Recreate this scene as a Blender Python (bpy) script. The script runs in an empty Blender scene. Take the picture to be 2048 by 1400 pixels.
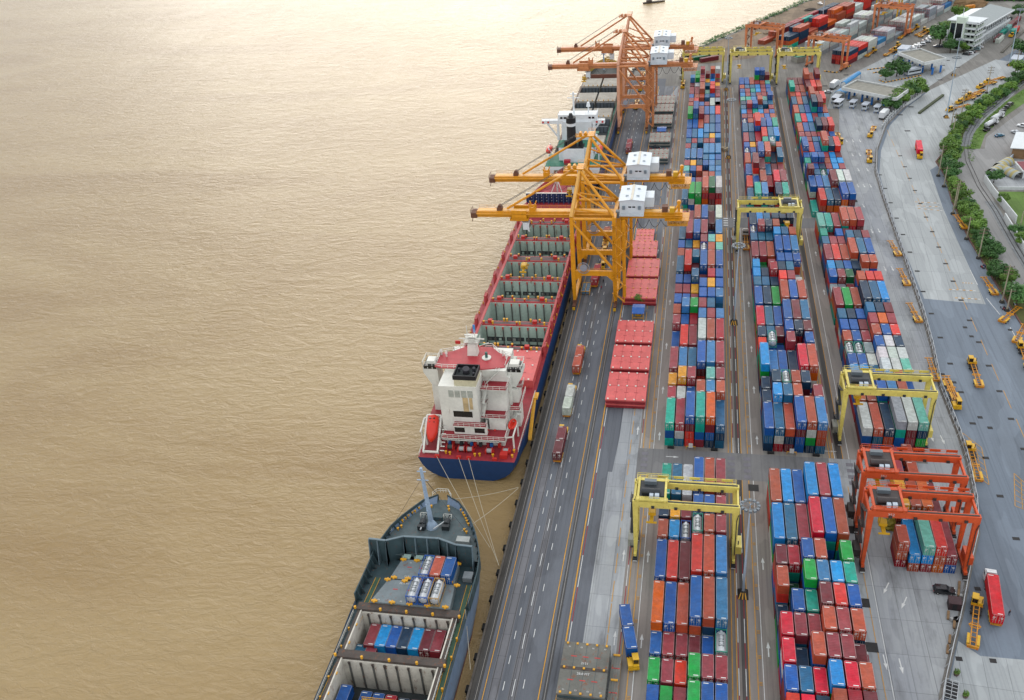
import bpy, math, random
from mathutils import Vector, Matrix
R = math.radians
rng = random.Random(7)
C = bpy.context.scene.collection
SC = bpy.context.scene

# ---------------------------------------------------------------- camera
FPX, PITCH, ROLL, YAW, CAMH = 1870.2352, 0.5560, -0.0847, 0.2259, 162.7621
def cam_axes():
    f = Vector((-math.sin(YAW)*math.cos(PITCH), math.cos(YAW)*math.cos(PITCH), -math.sin(PITCH)))
    r = f.cross(Vector((0, 0, 1))).normalized(); u = r.cross(f)
    r2 = r*math.cos(ROLL)+u*math.sin(ROLL); u2 = -r*math.sin(ROLL)+u*math.cos(ROLL)
    return r2, u2, f
AR, AU, AF = cam_axes()
def g(u, v, z=0.0):
    """survey: the spot at height z that the photograph shows at (u, v)"""
    d = AF*FPX+AR*(u-1024)-AU*(v-700)
    t = (z-CAMH)/d.z
    return Vector((t*d.x, t*d.y, z))
def px_area(w, h, x, y, z):          # rough size in picture of a patch, for sorting only
    d = math.sqrt(x*x+y*y+(z-CAMH)**2)
    return w*h*(FPX/d)**2
def in_frame(x, y, z, m=60):
    d = Vector((x, y, z-CAMH)); k = d.dot(AF)
    if k <= 1: return False
    u = 1024+FPX*d.dot(AR)/k; v = 700-FPX*d.dot(AU)/k
    return -m < u < 2048+m and -m < v < 1400+m
cd = bpy.data.cameras.new('camera'); cam = bpy.data.objects.new('camera', cd); C.objects.link(cam)
cd.sensor_fit = 'HORIZONTAL'; cd.sensor_width = 36; cd.lens = FPX/2048*36
cd.clip_start = 1; cd.clip_end = 60000
cam.matrix_world = Matrix(((AR.x, AU.x, -AF.x, 0), (AR.y, AU.y, -AF.y, 0), (AR.z, AU.z, -AF.z, CAMH), (0, 0, 0, 1)))
SC.camera = cam

# ---------------------------------------------------------------- colours / materials
def hx(s):
    s = s.lstrip('#'); o = []
    for i in (0, 2, 4):
        c = int(s[i:i+2], 16)/255
        o.append(c/12.92 if c <= .04045 else ((c+.055)/1.055)**2.4)
    return tuple(o)
def rgba(c): return (c[0], c[1], c[2], 1)
class NT:
    def __init__(self, name):
        self.m = bpy.data.materials.new(name); self.m.use_nodes = True
        self.t = self.m.node_tree; self.n = self.t.nodes; self.b = self.n['Principled BSDF']
    def N(self, typ, **kw):
        nd = self.n.new(typ)
        for k, v in kw.items():
            if k in nd.inputs: nd.inputs[k].default_value = v
            else: setattr(nd, k, v)
        return nd
    def L(self, a, b): self.t.links.new(a, b)
    def coord(self, kind='Object', scale=(1, 1, 1), rot=0):
        tc = self.N('ShaderNodeTexCoord'); mp = self.N('ShaderNodeMapping')
        mp.inputs['Scale'].default_value = scale; mp.inputs['Rotation'].default_value = (0, 0, rot)
        self.L(tc.outputs[kind], mp.inputs[0]); return mp.outputs[0]
    def noise(self, co, scale, detail=4, rough=.6, dist=0):
        nd = self.N('ShaderNodeTexNoise', Scale=scale, Detail=detail, Roughness=rough, Distortion=dist)
        self.L(co, nd.inputs['Vector']); return nd.outputs['Fac']
    def ramp(self, fac, stops):
        nd = self.N('ShaderNodeValToRGB'); e = nd.color_ramp.elements
        while len(e) < len(stops): e.new(.5)
        for i, (p, c) in enumerate(stops):
            e[i].position = p; e[i].color = (c, c, c, 1) if isinstance(c, (int, float)) else rgba(c)
        self.L(fac, nd.inputs[0]); return nd.outputs[0]
    def mix(self, fac, a, b, mode='MIX'):
        nd = self.N('ShaderNodeMix', data_type='RGBA', blend_type=mode)
        for s, v in ((0, fac), (6, a), (7, b)):
            if hasattr(v, 'node'): self.L(v, nd.inputs[s])
            else: nd.inputs[s].default_value = rgba(v) if isinstance(v, tuple) else v
        return nd.outputs[2]
    def bump(self, h, strength=.3, dist=.1):
        nd = self.N('ShaderNodeBump', Strength=strength, Distance=dist)
        self.L(h, nd.inputs['Height']); self.L(nd.outputs[0], self.b.inputs['Normal'])
MATS = {}
def paint(name, col, rough=.5, dirt=.25, spec=.5, rust=0.0, metal=0.0, sc=.5):
    """painted steel / plaster with uneven fading, grime and optional rust"""
    if name in MATS: return MATS[name]
    t = NT(name); c = hx(col) if isinstance(col, str) else col
    co = t.coord('Object')
    n1 = t.noise(co, sc, 5, .65); n2 = t.noise(co, sc*7, 4, .7)
    dk = tuple(x*(1-.75*dirt) for x in c); lt = tuple(min(.9, x*(1+.35*dirt)+.02*dirt) for x in c)
    col1 = t.mix(t.ramp(n1, [(.3, 0), (.75, 1)]), dk, lt)
    col2 = t.mix(t.ramp(n2, [(.35, .35*dirt), (.6, 0)]), col1, hx('3a332c'))
    if rust > 0:
        n3 = t.noise(t.coord('Object', (1, 1, .35)), sc*3, 6, .7)
        col2 = t.mix(t.ramp(n3, [(.62-.2*rust, 0), (.72-.1*rust, .9)]), col2, hx('7a4526'))
    t.L(col2, t.b.inputs['Base Color'])
    rr = t.N('ShaderNodeMapRange'); rr.inputs[3].default_value = rough-.1; rr.inputs[4].default_value = min(1, rough+.15)
    t.L(n2, rr.inputs[0]); t.L(rr.outputs[0], t.b.inputs['Roughness'])
    t.b.inputs['Specular IOR Level'].default_value = spec; t.b.inputs['Metallic'].default_value = metal
    MATS[name] = t.m; return t.m
def ground(name, c1, c2, rough=.85, s1=.05, s2=1.2, stain=.3, stretch=(1, .25, 1), spec=.3, joint=None, track=.35):
    t = NT(name); c1, c2 = hx(c1), hx(c2)
    co = t.coord('Object'); cs = t.coord('Object', stretch)
    a = t.noise(cs, s1, 6, .6, .4); b = t.noise(co, s2, 5, .7); d = t.noise(cs, s1*5, 5, .65)
    col = t.mix(t.ramp(a, [(.32, 0), (.68, 1)]), c1, c2)
    col = t.mix(t.ramp(b, [(.3, .22), (.7, 0)]), col, tuple(x*.55 for x in c1))
    col = t.mix(t.ramp(d, [(.52, 0), (.75, stain)]), col, hx('2b2826'))
    tr = t.noise(t.coord('Object', (1.6, .012, 1)), .8, 4, .7); pt = t.noise(t.coord('Object', (.5, .12, 1)), .35, 2, .4)
    col = t.mix(t.ramp(tr, [(.5, 0), (.68, track)]), col, tuple(x*.42 for x in c2)); col = t.mix(t.ramp(pt, [(.56, 0), (.575, .16)]), col, tuple(min(1, x*1.5) for x in c1))
    if joint:
        br = t.N('ShaderNodeTexBrick', offset=.0, squash=1.0); br.inputs['Scale'].default_value = 1
        br.inputs['Mortar Size'].default_value = .05; br.inputs['Brick Width'].default_value = joint[0]; br.inputs['Row Height'].default_value = joint[1]
        br.inputs['Color1'].default_value = (1, 1, 1, 1); br.inputs['Color2'].default_value = (.86, .86, .86, 1); br.inputs['Mortar'].default_value = (.45, .45, .45, 1)
        t.L(t.coord('Object', (1, 1, 1), joint[2] if len(joint) > 2 else 0), br.inputs['Vector'])
        col = t.mix(.8, col, br.outputs['Color'], 'MULTIPLY')
    t.L(col, t.b.inputs['Base Color'])
    t.b.inputs['Roughness'].default_value = rough; t.b.inputs['Specular IOR Level'].default_value = spec
    t.bump(b, .15, .05); MATS[name] = t.m; return t.m

# ---------------------------------------------------------------- mesh builder
class MB:
    def __init__(s): s.v = []; s.f = []; s.mi = []; s.m = 0
    def mat(s, i): s.m = i; return s
    def face(s, pts):
        n = len(s.v); s.v += [tuple(p) for p in pts]; s.f.append(tuple(range(n, n+len(pts)))); s.mi.append(s.m); return s
    def hexa(s, p):           # 8 points: bottom 4 ccw, top 4 ccw
        n = len(s.v); s.v += [tuple(q) for q in p]
        for f in ((3, 2, 1, 0), (4, 5, 6, 7), (0, 1, 5, 4), (1, 2, 6, 5), (2, 3, 7, 6), (3, 0, 4, 7)):
            s.f.append(tuple(n+i for i in f)); s.mi.append(s.m)
        return s
    def box(s, x0, y0, z0, x1, y1, z1):
        return s.hexa([(x0, y0, z0), (x1, y0, z0), (x1, y1, z0), (x0, y1, z0), (x0, y0, z1), (x1, y0, z1), (x1, y1, z1), (x0, y1, z1)])
    def cb(s, cx, cy, z0, w, d, h, a=0):   # centred box, turned by a
        c, q = math.cos(a), math.sin(a); P = []
        for z in (z0, z0+h):
            for x, y in ((-w/2, -d/2), (w/2, -d/2), (w/2, d/2), (-w/2, d/2)): P.append((cx+x*c-y*q, cy+x*q+y*c, z))
        return s.hexa(P)
    def beam(s, p, q, w, h=None, w2=None, h2=None):  # box bar from p to q, optional taper
        h = h or w; w2 = w2 or w; h2 = h2 or (h if w2 == w else h*w2/w); p, q = Vector(p), Vector(q); d = (q-p).normalized()
        up = Vector((0, 0, 1)) if abs(d.z) < .95 else Vector((0, 1, 0))
        x = d.cross(up).normalized(); y = x.cross(d)
        P = []
        for c, a, b in ((p, w, h), (q, w2, h2)):
            P += [c-x*a/2-y*b/2, c+x*a/2-y*b/2, c+x*a/2+y*b/2, c-x*a/2+y*b/2]
        n = len(s.v); s.v += [tuple(t) for t in P]
        for f in ((0, 1, 2, 3), (7, 6, 5, 4), (4, 5, 1, 0), (5, 6, 2, 1), (6, 7, 3, 2), (7, 4, 0, 3)):
            s.f.append(tuple(n+i for i in f)); s.mi.append(s.m)
        return s
    def cyl(s, p, q, r, r2=None, n=10, cap=True):
        r2 = r if r2 is None else r2; p, q = Vector(p), Vector(q); d = (q-p).normalized()
        up = Vector((0, 0, 1)) if abs(d.z) < .95 else Vector((0, 1, 0)); x = d.cross(up).normalized(); y = x.cross(d)
        k = len(s.v)
        for c, a in ((p, r), (q, r2)):
            for i in range(n):
                t = 2*math.pi*i/n; s.v.append(tuple(c+x*a*math.cos(t)+y*a*math.sin(t)))
        for i in range(n):
            j = (i+1) % n; s.f.append((k+j, k+i, k+n+i, k+n+j)); s.mi.append(s.m)
        if cap:
            s.f.append(tuple(k+i for i in range(n))); s.mi.append(s.m)
            s.f.append(tuple(k+n+i for i in reversed(range(n)))); s.mi.append(s.m)
        return s
    def tube(s, pts, r, n=6):
        for a, b in zip(pts, pts[1:]): s.cyl(a, b, r, n=n)
        return s
    def rail(s, pts, h=1.05, step=2.0, r=.05, mid=True):   # handrail along a polyline
        pts = [Vector(p) for p in pts]; H = Vector((0, 0, h))
        for a, b in zip(pts, pts[1:]):
            s.beam(a+H, b+H, r*1.6); 
            if mid: s.beam(a+H*.5, b+H*.5, r*1.3)
            k = max(1, int((b-a).length/step))
            for i in range(k+1):
                c = a+(b-a)*i/k; s.beam(c, c+H, r*1.6)
        return s
    def prism(s, pts, z0, z1, cap=True):
        n = len(s.v); k = len(pts); s.v += [(p[0], p[1], z0) for p in pts]+[(p[0], p[1], z1) for p in pts]
        ar = sum(pts[i][0]*pts[(i+1) % k][1]-pts[(i+1) % k][0]*pts[i][1] for i in range(k))
        o = list(range(k)) if ar > 0 else list(reversed(range(k)))
        if cap:
            s.f.append(tuple(n+k+i for i in o)); s.mi.append(s.m); s.f.append(tuple(n+i for i in reversed(o))); s.mi.append(s.m)
        for a, b in zip(o, o[1:]+o[:1]): s.f.append((n+a, n+b, n+k+b, n+k+a)); s.mi.append(s.m)
        return s
    def loft(s, rings, close=True, cap=True):   # list of equal-length point rings
        n = len(s.v); k = len(rings[0])
        for rg in rings: s.v += [tuple(p) for p in rg]
        for a in range(len(rings)-1):
            for i in range(k if close else k-1):
                j = (i+1) % k; s.f.append((n+a*k+i, n+a*k+j, n+(a+1)*k+j, n+(a+1)*k+i)); s.mi.append(s.m)
        if cap:
            s.f.append(tuple(n+i for i in reversed(range(k)))); s.mi.append(s.m)
            e = n+(len(rings)-1)*k; s.f.append(tuple(e+i for i in range(k))); s.mi.append(s.m)
        return s
    def mesh(s, name, mats, smooth=False):
        me = bpy.data.meshes.new(name); me.from_pydata(s.v, [], s.f)
        for m in (mats if isinstance(mats, (list, tuple)) else [mats]): me.materials.append(m)
        me.polygons.foreach_set('material_index', s.mi)
        if smooth: me.polygons.foreach_set('use_smooth', [True]*len(s.f))
        me.update(); return me
    def build(s, name, mats, parent=None, loc=(0, 0, 0), rz=0, smooth=False):
        return link(name, s.mesh(name, mats, smooth), parent, loc, rz)
def link(name, me, parent=None, loc=(0, 0, 0), rz=0):
    o = bpy.data.objects.new(name, me); C.objects.link(o); o.location = loc; o.rotation_euler = (0, 0, rz)
    if parent: o.parent = parent
    return o
def tag(o, label, cat, group=None):
    o['label'] = label; o['category'] = cat
    if group: o['group'] = group
    return o
def thing(name, label, cat, loc=(0, 0, 0), rz=0, group=None):
    return tag(link(name, None, None, loc, rz), label, cat, group)
def struct(o, kind='structure'):
    o['kind'] = kind; return o
def dup(o, loc=None, rz=None, label=None, parent=None, color=None):
    c = o.copy(); C.objects.link(c)
    if parent is not None: c.parent = parent
    if loc is not None: c.location = loc
    if rz is not None: c.rotation_euler = (0, 0, rz)
    if label: c['label'] = label
    if color is not None: c.color = color
    for ch in list(o.children): dup(ch, parent=c, color=color)
    return c
def text_mesh(txt, size, mat, name='lettering'):
    cu = bpy.data.curves.new(name, 'FONT'); cu.body = txt; cu.size = size; cu.align_x = 'CENTER'; cu.align_y = 'CENTER'
    o = bpy.data.objects.new(name, cu); C.objects.link(o)
    me = bpy.data.meshes.new_from_object(o.evaluated_get(bpy.context.evaluated_depsgraph_get()))
    C.objects.unlink(o); bpy.data.objects.remove(o); me.materials.clear(); me.materials.append(mat); me.name = name
    return me
def text_flat(txt, size, mat, loc, parent=None, rz=0, name='lettering'):
    return link(name, text_mesh(txt, size, mat, name), parent, loc, rz)
def text_wall(txt, size, mat, loc, parent=None, rz=0, name='lettering'):
    o = text_flat(txt, size, mat, loc, parent, rz, name); o.rotation_euler = (math.pi/2, 0, rz); return o
ORD = ['first', 'second', 'third', 'fourth', 'fifth', 'sixth', 'seventh', 'eighth', 'ninth', 'tenth', 'eleventh', 'twelfth', 'thirteenth', 'fourteenth', 'fifteenth', 'sixteenth', 'seventeenth', 'eighteenth', 'nineteenth', 'twentieth',
       'twenty-first', 'twenty-second', 'twenty-third', 'twenty-fourth', 'twenty-fifth', 'twenty-sixth', 'twenty-seventh', 'twenty-eighth']
# ---------------------------------------------------------------- light
SUN_AZ, SUN_EL = R(-11), R(15)     # ahead of the camera and to the left, low, behind thin cloud
CLOUD = 4.0
w = bpy.data.worlds.new('World'); SC.world = w; w.use_nodes = True
wn = w.node_tree.nodes; sky = wn.new('ShaderNodeTexSky'); sky.sky_type = 'NISHITA'; sky.sun_disc = False
sky.sun_elevation = SUN_EL; sky.sun_rotation = SUN_AZ; sky.air_density = 1.0; sky.dust_density = 1.0; sky.ozone_density = 1.0
wl = w.node_tree.links; wh = wn.new('ShaderNodeHueSaturation'); wh.inputs['Saturation'].default_value = .6; wl.new(sky.outputs[0], wh.inputs['Color'])   # thin overcast: clouds grey the sky
wtc = wn.new('ShaderNodeTexCoord'); wns = wn.new('ShaderNodeTexNoise'); wns.inputs['Scale'].default_value = 2.2; wns.inputs['Detail'].default_value = 5; wl.new(wtc.outputs['Generated'], wns.inputs['Vector'])
wrp = wn.new('ShaderNodeMapRange'); wrp.inputs[1].default_value = .35; wrp.inputs[2].default_value = .65; wrp.inputs[3].default_value = .86; wrp.inputs[4].default_value = .93; wl.new(wns.outputs['Fac'], wrp.inputs[0])
wmx = wn.new('ShaderNodeMix'); wmx.data_type = 'RGBA'; wmx.inputs[7].default_value = (CLOUD*.95, CLOUD*.985, CLOUD*1.03, 1); wl.new(wrp.outputs[0], wmx.inputs[0]); wl.new(wh.outputs[0], wmx.inputs[6])
wl.new(wmx.outputs[2], wn['Background'].inputs[0]); wn['Background'].inputs[1].default_value = .15
ld = bpy.data.lights.new('sun', 'SUN'); ld.energy = .5; ld.angle = R(45); ld.color = (1, .93, .82)
sun = bpy.data.objects.new('sun', ld); C.objects.link(sun)
sd = Vector((math.sin(SUN_AZ)*math.cos(SUN_EL), math.cos(SUN_AZ)*math.cos(SUN_EL), math.sin(SUN_EL)))
sun.rotation_euler = sd.to_track_quat('Z', 'Y').to_euler(); sun.location = (0, 300, 400)
SC.view_settings.view_transform = 'Standard'; SC.view_settings.look = 'None'; SC.view_settings.exposure = 1.1; SC.view_settings.gamma = 1
SC.render.engine = 'CYCLES'; SC.cycles.max_bounces = 6; SC.cycles.diffuse_bounces = 1; SC.cycles.glossy_bounces = 3
# ================================================================ SETTING
NSH = [0]
def sheet(name, pts, z, mat):
    NSH[0] += 1; z = .0022*NSH[0]; m = MB().face([(p[0], p[1], z) for p in pts]); return struct(m.build(name, mat))
def rect(x0, y0, x1, y1): return [(x0, y0), (x1, y0), (x1, y1), (x0, y1)]
# --- water
t = NT('river_water'); NT_W = t
wc = t.coord('Object', (.5, 1, 1), R(-20)); n1 = t.noise(wc, .5, 7, .64, .8); n2 = t.noise(wc, .13, 4, .55, 1.2); n3 = t.noise(t.coord('Object', (.35, 1, 1), R(35)), .012, 4, .55, 2.0); n4 = t.noise(t.coord('Object', (1, .3, 1), R(-14)), .035, 4, .6, 1.0)
mm = t.N('ShaderNodeMath', operation='MULTIPLY_ADD'); t.L(n2, mm.inputs[0]); mm.inputs[1].default_value = 1.0; t.L(n1, mm.inputs[2])
amp = t.N('ShaderNodeMath', operation='MULTIPLY'); t.L(mm.outputs[0], amp.inputs[0]); t.L(t.ramp(n4, [(.3, .6), (.62, 1)]), amp.inputs[1])      # calmer streaks in the current
t.bump(amp.outputs[0], .7, 1.0)
t.L(t.mix(t.ramp(n3, [(.35, 0), (.65, 1)]), hx('917850'), hx('9e875f')), t.b.inputs['Base Color'])
t.b.inputs['Roughness'].default_value = .26; t.b.inputs['IOR'].default_value = 1.33; t.b.inputs['Specular IOR Level'].default_value = .4
WATER = MB(); WZ = -3.0
WATER.face([(-9000, -400, WZ), (9000, -400, WZ), (9000, 16000, WZ), (-9000, 16000, WZ)])
struct(WATER.build('river_water', t.m))

# --- land
G_YARD = ground('yard_concrete', '8f8b84', '74706b', joint=(7, 9), s1=.03, stain=.35)
G_ASPH = ground('apron_asphalt', '676a70', '585b62', s1=.04, stain=.4, s2=2.5, spec=.4, track=.55)
G_ASPH2 = ground('road_asphalt', '7b848e', '68727e', s1=.02, stain=.35, stretch=(1, .15, 1))
G_STRIP = ground('strip_concrete', '7b7a7d', '67676b', stain=.3, joint=(2.3, 6))
G_LANE = ground('lane_concrete', '989089', '7f7872', s1=.06, stain=.5, stretch=(1, .06, 1))
G_WHEEL = ground('wheelpath_concrete', '8d867f', '78716b', s1=.06, stain=.4, stretch=(1, .1, 1))
G_PALE = ground('pale_concrete', 'aeb0af', '91949a', joint=(4.2, 9.5, R(0)), s1=.05, stain=.5, s2=.8)
G_PALE2 = ground('road_concrete', 'b3b6b5', '9ea2a3', joint=(4.6, 14, R(4)), s1=.02, stain=.12)
G_EDGE = ground('quay_edge_concrete', '4b4844', '383532', stain=.5, s1=.3)
G_EARTH = ground('earth', '8f7c66', '6f6050', s1=.05, stain=.5, stretch=(1, 1, 1))
G_SOIL = ground('dark_soil', '4a423b', '332e2a', s1=.2, stain=.4, stretch=(1, 1, 1))
G_GRASS = ground('grass_ground', '64813a', '526a30', s1=.1, stain=.35, stretch=(1, 1, 1))
G_BALLAST = ground('track_ballast', '8d8f8e', '73767a', s1=.5, stain=.3, stretch=(1, 1, 1))
W_MARK = paint('white_marking', 'd9d9d6', .7, .3, .3); Y_MARK = paint('yellow_marking', 'd39a35', .7, .35, .3); R_MARK = paint('red_marking', '9c2f3a', .7, .3, .3)
RAILM = paint('rail_steel', '2e2c2b', .5, .3, .5); CASTM = paint('cast_iron', '2c2a2a', .8, .4)
WHEELM = paint('tyre_rubber', '191919', .85, .2, .3)
land = MB()
land.prism([(-43.6, -60), (520, -60), (520, 760), (330, 770), (200, 775), (115, 790), (71, 750), (31, 684), (-4, 628), (-12, 592), (-30, 584), (-42.2, 578), (-43, 400)], -7, 0)
struct(land.build('yard_ground', G_YARD))
L1, L2, L3 = .010, .020, .030
sheet('quay_edge_ground', rect(-43.6, -60, -41.2, 578), L1, G_EDGE)
sheet('apron_road', rect(-41.2, -60, -21.4, 560), L1, G_ASPH)
sheet('apron_concrete_strip', rect(-39.4, -60, -37.2, 550), L2, G_STRIP)
sheet('apron_concrete_lane', rect(-35.2, -60, -33.4, 550), L2, G_STRIP)
sheet('apron_yard_asphalt', rect(-21.4, 228, -14.0, 545), L1, ground('yard_asphalt', '7a7c80', '66686d', s1=.05, stain=.4, track=.4)); sheet('pale_yard_pavement', rect(-21.4, -60, -14.0, 228), L1, G_PALE); sheet('asphalt_patch', [(-21.4, 196), (-20.3, 196), (-19.6, 212), (-19.6, 228), (-21.4, 228)], L1, G_ASPH); sheet('pale_yard_pavement', [(-17.5, 528), (-14.0, 545), (-14, 515), (-17.5, 508)], L1, G_PALE)
for i, x in enumerate((-14.0, 12.5, 38.9)):          # truck lanes and wheel paths beside the container rows
    sheet('truck_lane_pavement', rect(x, 60, x+7.0, 545 if i < 2 else 520), L1, G_LANE)
for x in (9.4, 35.9): sheet('wheel_path_pavement', rect(x, 60, x+3.1, 540), L1, G_WHEEL)
for x in (12.3, 38.7): sheet('oily_pavement_strip', rect(x, 60, x+1.5, 540), L1, ground('oily_concrete', '5f5b58', '4a4745', s1=.08, stain=.5, stretch=(1, .05, 1)))
sheet('crossing_pavement', rect(-14, 195.8, 46, 207), L2, ground('crossing_asphalt', '7f7d7b', '6b6b6d', stain=.3))
sheet('crossing_pavement', rect(-14, 352.5, 46, 362), L2, MATS['crossing_asphalt'])
# right-hand yard: pale concrete apron, road beyond the fence
FENCE = [(48.5, 122), (51, 133), (56, 147), (59, 155), (63, 167), (68, 181), (70, 192), (71.5, 209), (71.8, 220), (71.3, 243), (73, 265), (74, 287), (74.6, 332), (75.3, 387), (76, 411), (80, 438), (89, 473), (100, 497), (114, 523)]
sheet('side_yard_pavement', [(62, 60), (36.5, 60), (36.5, 207)]+[(61.5, 207), (61.5, 420), (70, 500), (90, 520), (111, 522)]+[(p[0]-.6, p[1]) for p in reversed(FENCE)]+[(44, 100)], L2, G_PALE)
KERB = [(103, 270), (102, 291), (101, 314), (100, 344), (101, 380), (103.6, 407), (103, 424), (116, 452), (128, 480), (146, 515), (168, 548), (205, 600)]
sheet('outer_road', [(p[0]+.6, p[1]) for p in FENCE]+[(150, 560), (205, 640), (230, 640)]+list(reversed(KERB))+[(104, 200), (100, 60), (46, 60)], L1, G_ASPH2)
sheet('concrete_road', [(76.2, 297), (95, 294), (96.5, 372), (99, 414), (118, 440), (128, 462), (165, 532), (190, 566), (165, 585), (120, 530), (103, 500), (91, 473), (82, 438), (77.5, 411), (76.5, 387), (75.8, 332)], L2, G_PALE2)
sheet('concrete_road', [(50.5, 60), (95, 60), (95, 144), (60.5, 144), (57, 147.5), (53, 136), (49.5, 122)], L2, G_PALE2)
sheet('gate_pavement', [(64, 500), (72, 545), (110, 600), (160, 600), (120, 535), (96, 500)], L1, G_PALE2)
verge = [(104.2, 262)]+[(p[0]+.5, p[1]) for p in KERB]
sheet('verge_ground', verge+[(216, 600), (176, 548), (154, 515), (137, 484), (124, 459), (116, 445), (108.5, 416), (105.8, 381), (106, 344), (107, 314), (108.5, 270)], L2, ground('verge_soil', '5d6233', '54512f', s1=.2, stain=.4, stretch=(1, 1, 1)))
sheet('verge_grass', [(114, 440), (122, 452), (137, 482), (152, 508), (170, 535), (200, 575), (208, 572), (178, 530), (160, 505), (143, 480), (131, 458), (126, 443), (118, 418), (109, 418)], L3, G_GRASS)
sheet('side_road', [(108.7, 200), (108.5, 270), (107, 314), (106, 344), (105.8, 381), (109, 417), (118.5, 440), (127, 440), (131, 455), (146, 478), (178, 526), (220, 585), (330, 585), (330, 420), (119, 404), (116.5, 371), (114, 330), (113.5, 200)], L1, ground('side_road_concrete', '989694', '858482', s1=.03, stain=.3))
# railway
RAILPTS = [(205, 590), (185, 564), (165, 536), (145, 501), (134, 484), (124, 459), (119.6, 443), (116.6, 425), (115, 396), (115.4, 380), (115.6, 371), (115, 340), (115, 300), (116, 240)]
def offs(pts, d):
    o = []
    for i, p in enumerate(pts):
        a = pts[max(0, i-1)]; b = pts[min(len(pts)-1, i+1)]; v = Vector((b[0]-a[0], b[1]-a[1])).normalized(); o.append((p[0]-v.y*d, p[1]+v.x*d))
    return o
def ribbon(mb, pts, wd, z, h=0):
    a, b = offs(pts, -wd/2), offs(pts, wd/2)
    for i in range(len(pts)-1):
        q = [a[i], a[i+1], b[i+1], b[i]]
        if h: mb.prism(q, z, z+h)
        else: mb.face([(p[0], p[1], z) for p in reversed(q)])
    return mb
struct(ribbon(MB(), RAILPTS[:7], 4.2, .09).build('railway_ground', G_BALLAST)); struct(ribbon(MB(), RAILPTS[9:], 3.6, .09).build('railway_ground', G_BALLAST))
m = MB()
for d in (-.75, .75): ribbon(m, offs(RAILPTS, d), .16, .06, .2)
struct(m.build('railway_track', RAILM))
struct(ribbon(MB(), [(p[0]+.2, p[1]) for p in KERB], .5, 0, .35).build('kerb', paint('kerb_brown', '6d4b41', .8, .4)))

# --- painted markings (each kind one sheet of the pavement)
Wm, Ym, Rm, Dm = MB(), MB(), MB(), MB()
def st(mb, x, y0, y1, wd, z): mb.face([(x-wd/2, y0, z), (x+wd/2, y0, z), (x+wd/2, y1, z), (x-wd/2, y1, z)])
ZM = .085
st(Ym, -40.3, 60, 540, .16, ZM); st(Ym, -28.8, 60, 540, .2, ZM); st(Ym, -25.1, 60, 545, .3, ZM)
for i in range(80):
    y = 62+i*6.8
    st(Wm, -36.45, y, y+2.3, .16, ZM); st(Wm, -32.3, y+1, y+3.3, .16, ZM)
for i in range(44): y = 60+i*12.4; st(Wm, -34.3, y, y+4.3, .16, ZM)
for i in range(46):
    y = 60+i*10.4; st(Wm if i % 2 else Rm, -24.45, y, y+10.4, .16, ZM)
for xo, y0s in ((0, 0), (26.45, 0)):
    for y0, y1 in ((60, 195.8), (207, 352), (362, 540)):
        for x in (-12.7, -11.0): st(Ym, x+xo, y0, y1, .18, ZM)
        st(Wm, -9.85+xo, y0, y1, .16, ZM)
        for x in (10.35, 11.3): st(Ym, x+xo, y0, y1, .18, ZM)
        n = int((y1-y0)/6.8)
        for i in range(n):
            for x in (11.65, 14.1-26.45-1.0): 
                if -14 < x+xo: st((Wm, Rm)[i % 2], x+xo, y0+i*6.8, y0+i*6.8+6.8, .16, ZM)
            y = y0+i*6.8+3; 
            for k in (0, .35, .7): Ym.face([(-10.75+xo, y+k, ZM), (-10.1+xo, y+k, ZM), (-10.1+xo, y+k+.14, ZM), (-10.75+xo, y+k+.14, ZM)])
for y0, y1 in ((60, 195.8), (207, 352), (362, 520)):
    st(Wm, 41.75, y0, y1, .16, ZM)
    for x in (37.4, 40.2): st(Ym, x, y0, y1, .14, ZM)
for y in range(150, 540, 9): st(Ym, -16.2, y, y+6.5, .16, ZM)
for y in range(60, 150, 9): st(Ym, -16.2, y, y+8.5, .16, ZM)
def arrow(x, y, a=0, s=1.0, mb=Wm):
    c, q = math.cos(a), math.sin(a)
    P = lambda px, py: (x+(px*c-py*q)*s, y+(px*q+py*c)*s, ZM)
    mb.face([P(-.13, -2), P(.13, -2), P(.13, .3), P(-.13, .3)]); mb.face([P(-.42, .3), P(.42, .3), P(0, 2)])
for x, y in ((-14.7, 165), (-14.6, 139.7), (-8.9, 165.3), (-8.8, 139.6), (17.8, 165.8), (17.9, 140.5), (-8.6, 261), (-8.6, 235.8), (-8.5, 212.9), (18.2, 238), (18.2, 213.4), (18.2, 261), (-14.7, 215), (-8.6, 290), (18.2, 290), (-8.6, 320), (-14.6, 240), (-14.6, 300), (-14.8, 330), (44, 240), (44, 300), (43.8, 330), (-8.7, 420), (-8.7, 460), (18, 420), (18, 470), (44, 400), (44, 440)): arrow(x, y)
for u, v, a in ((1772, 1177, 155), (1808, 1206, 155), (1770, 1325, 183), (1802, 1333, 183), (1823, 737, 185), (1863, 875, 185), (1885, 880, 185), (1703, 500-46, 185), (1744, 463, 185), (1758, 462, 185), (1770, 538, 185), (1785, 538, 185), (1727, 412, 185), (1716, 372, 185), (1728, 372, 185), (1741, 372, 185), (1717, 340, 185), (1735, 340, 185), (1705, 310, 185), (1720, 310, 185), (1693, 282, 185), (1706, 282, 185), (1720, 282, 185)):
    p = g(u, v); arrow(p.x, p.y, R(a))
for u, v in ((1345, 914), (1660, 903)): p = g(u, v); arrow(p.x, p.y, R(-90), .9)
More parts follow.
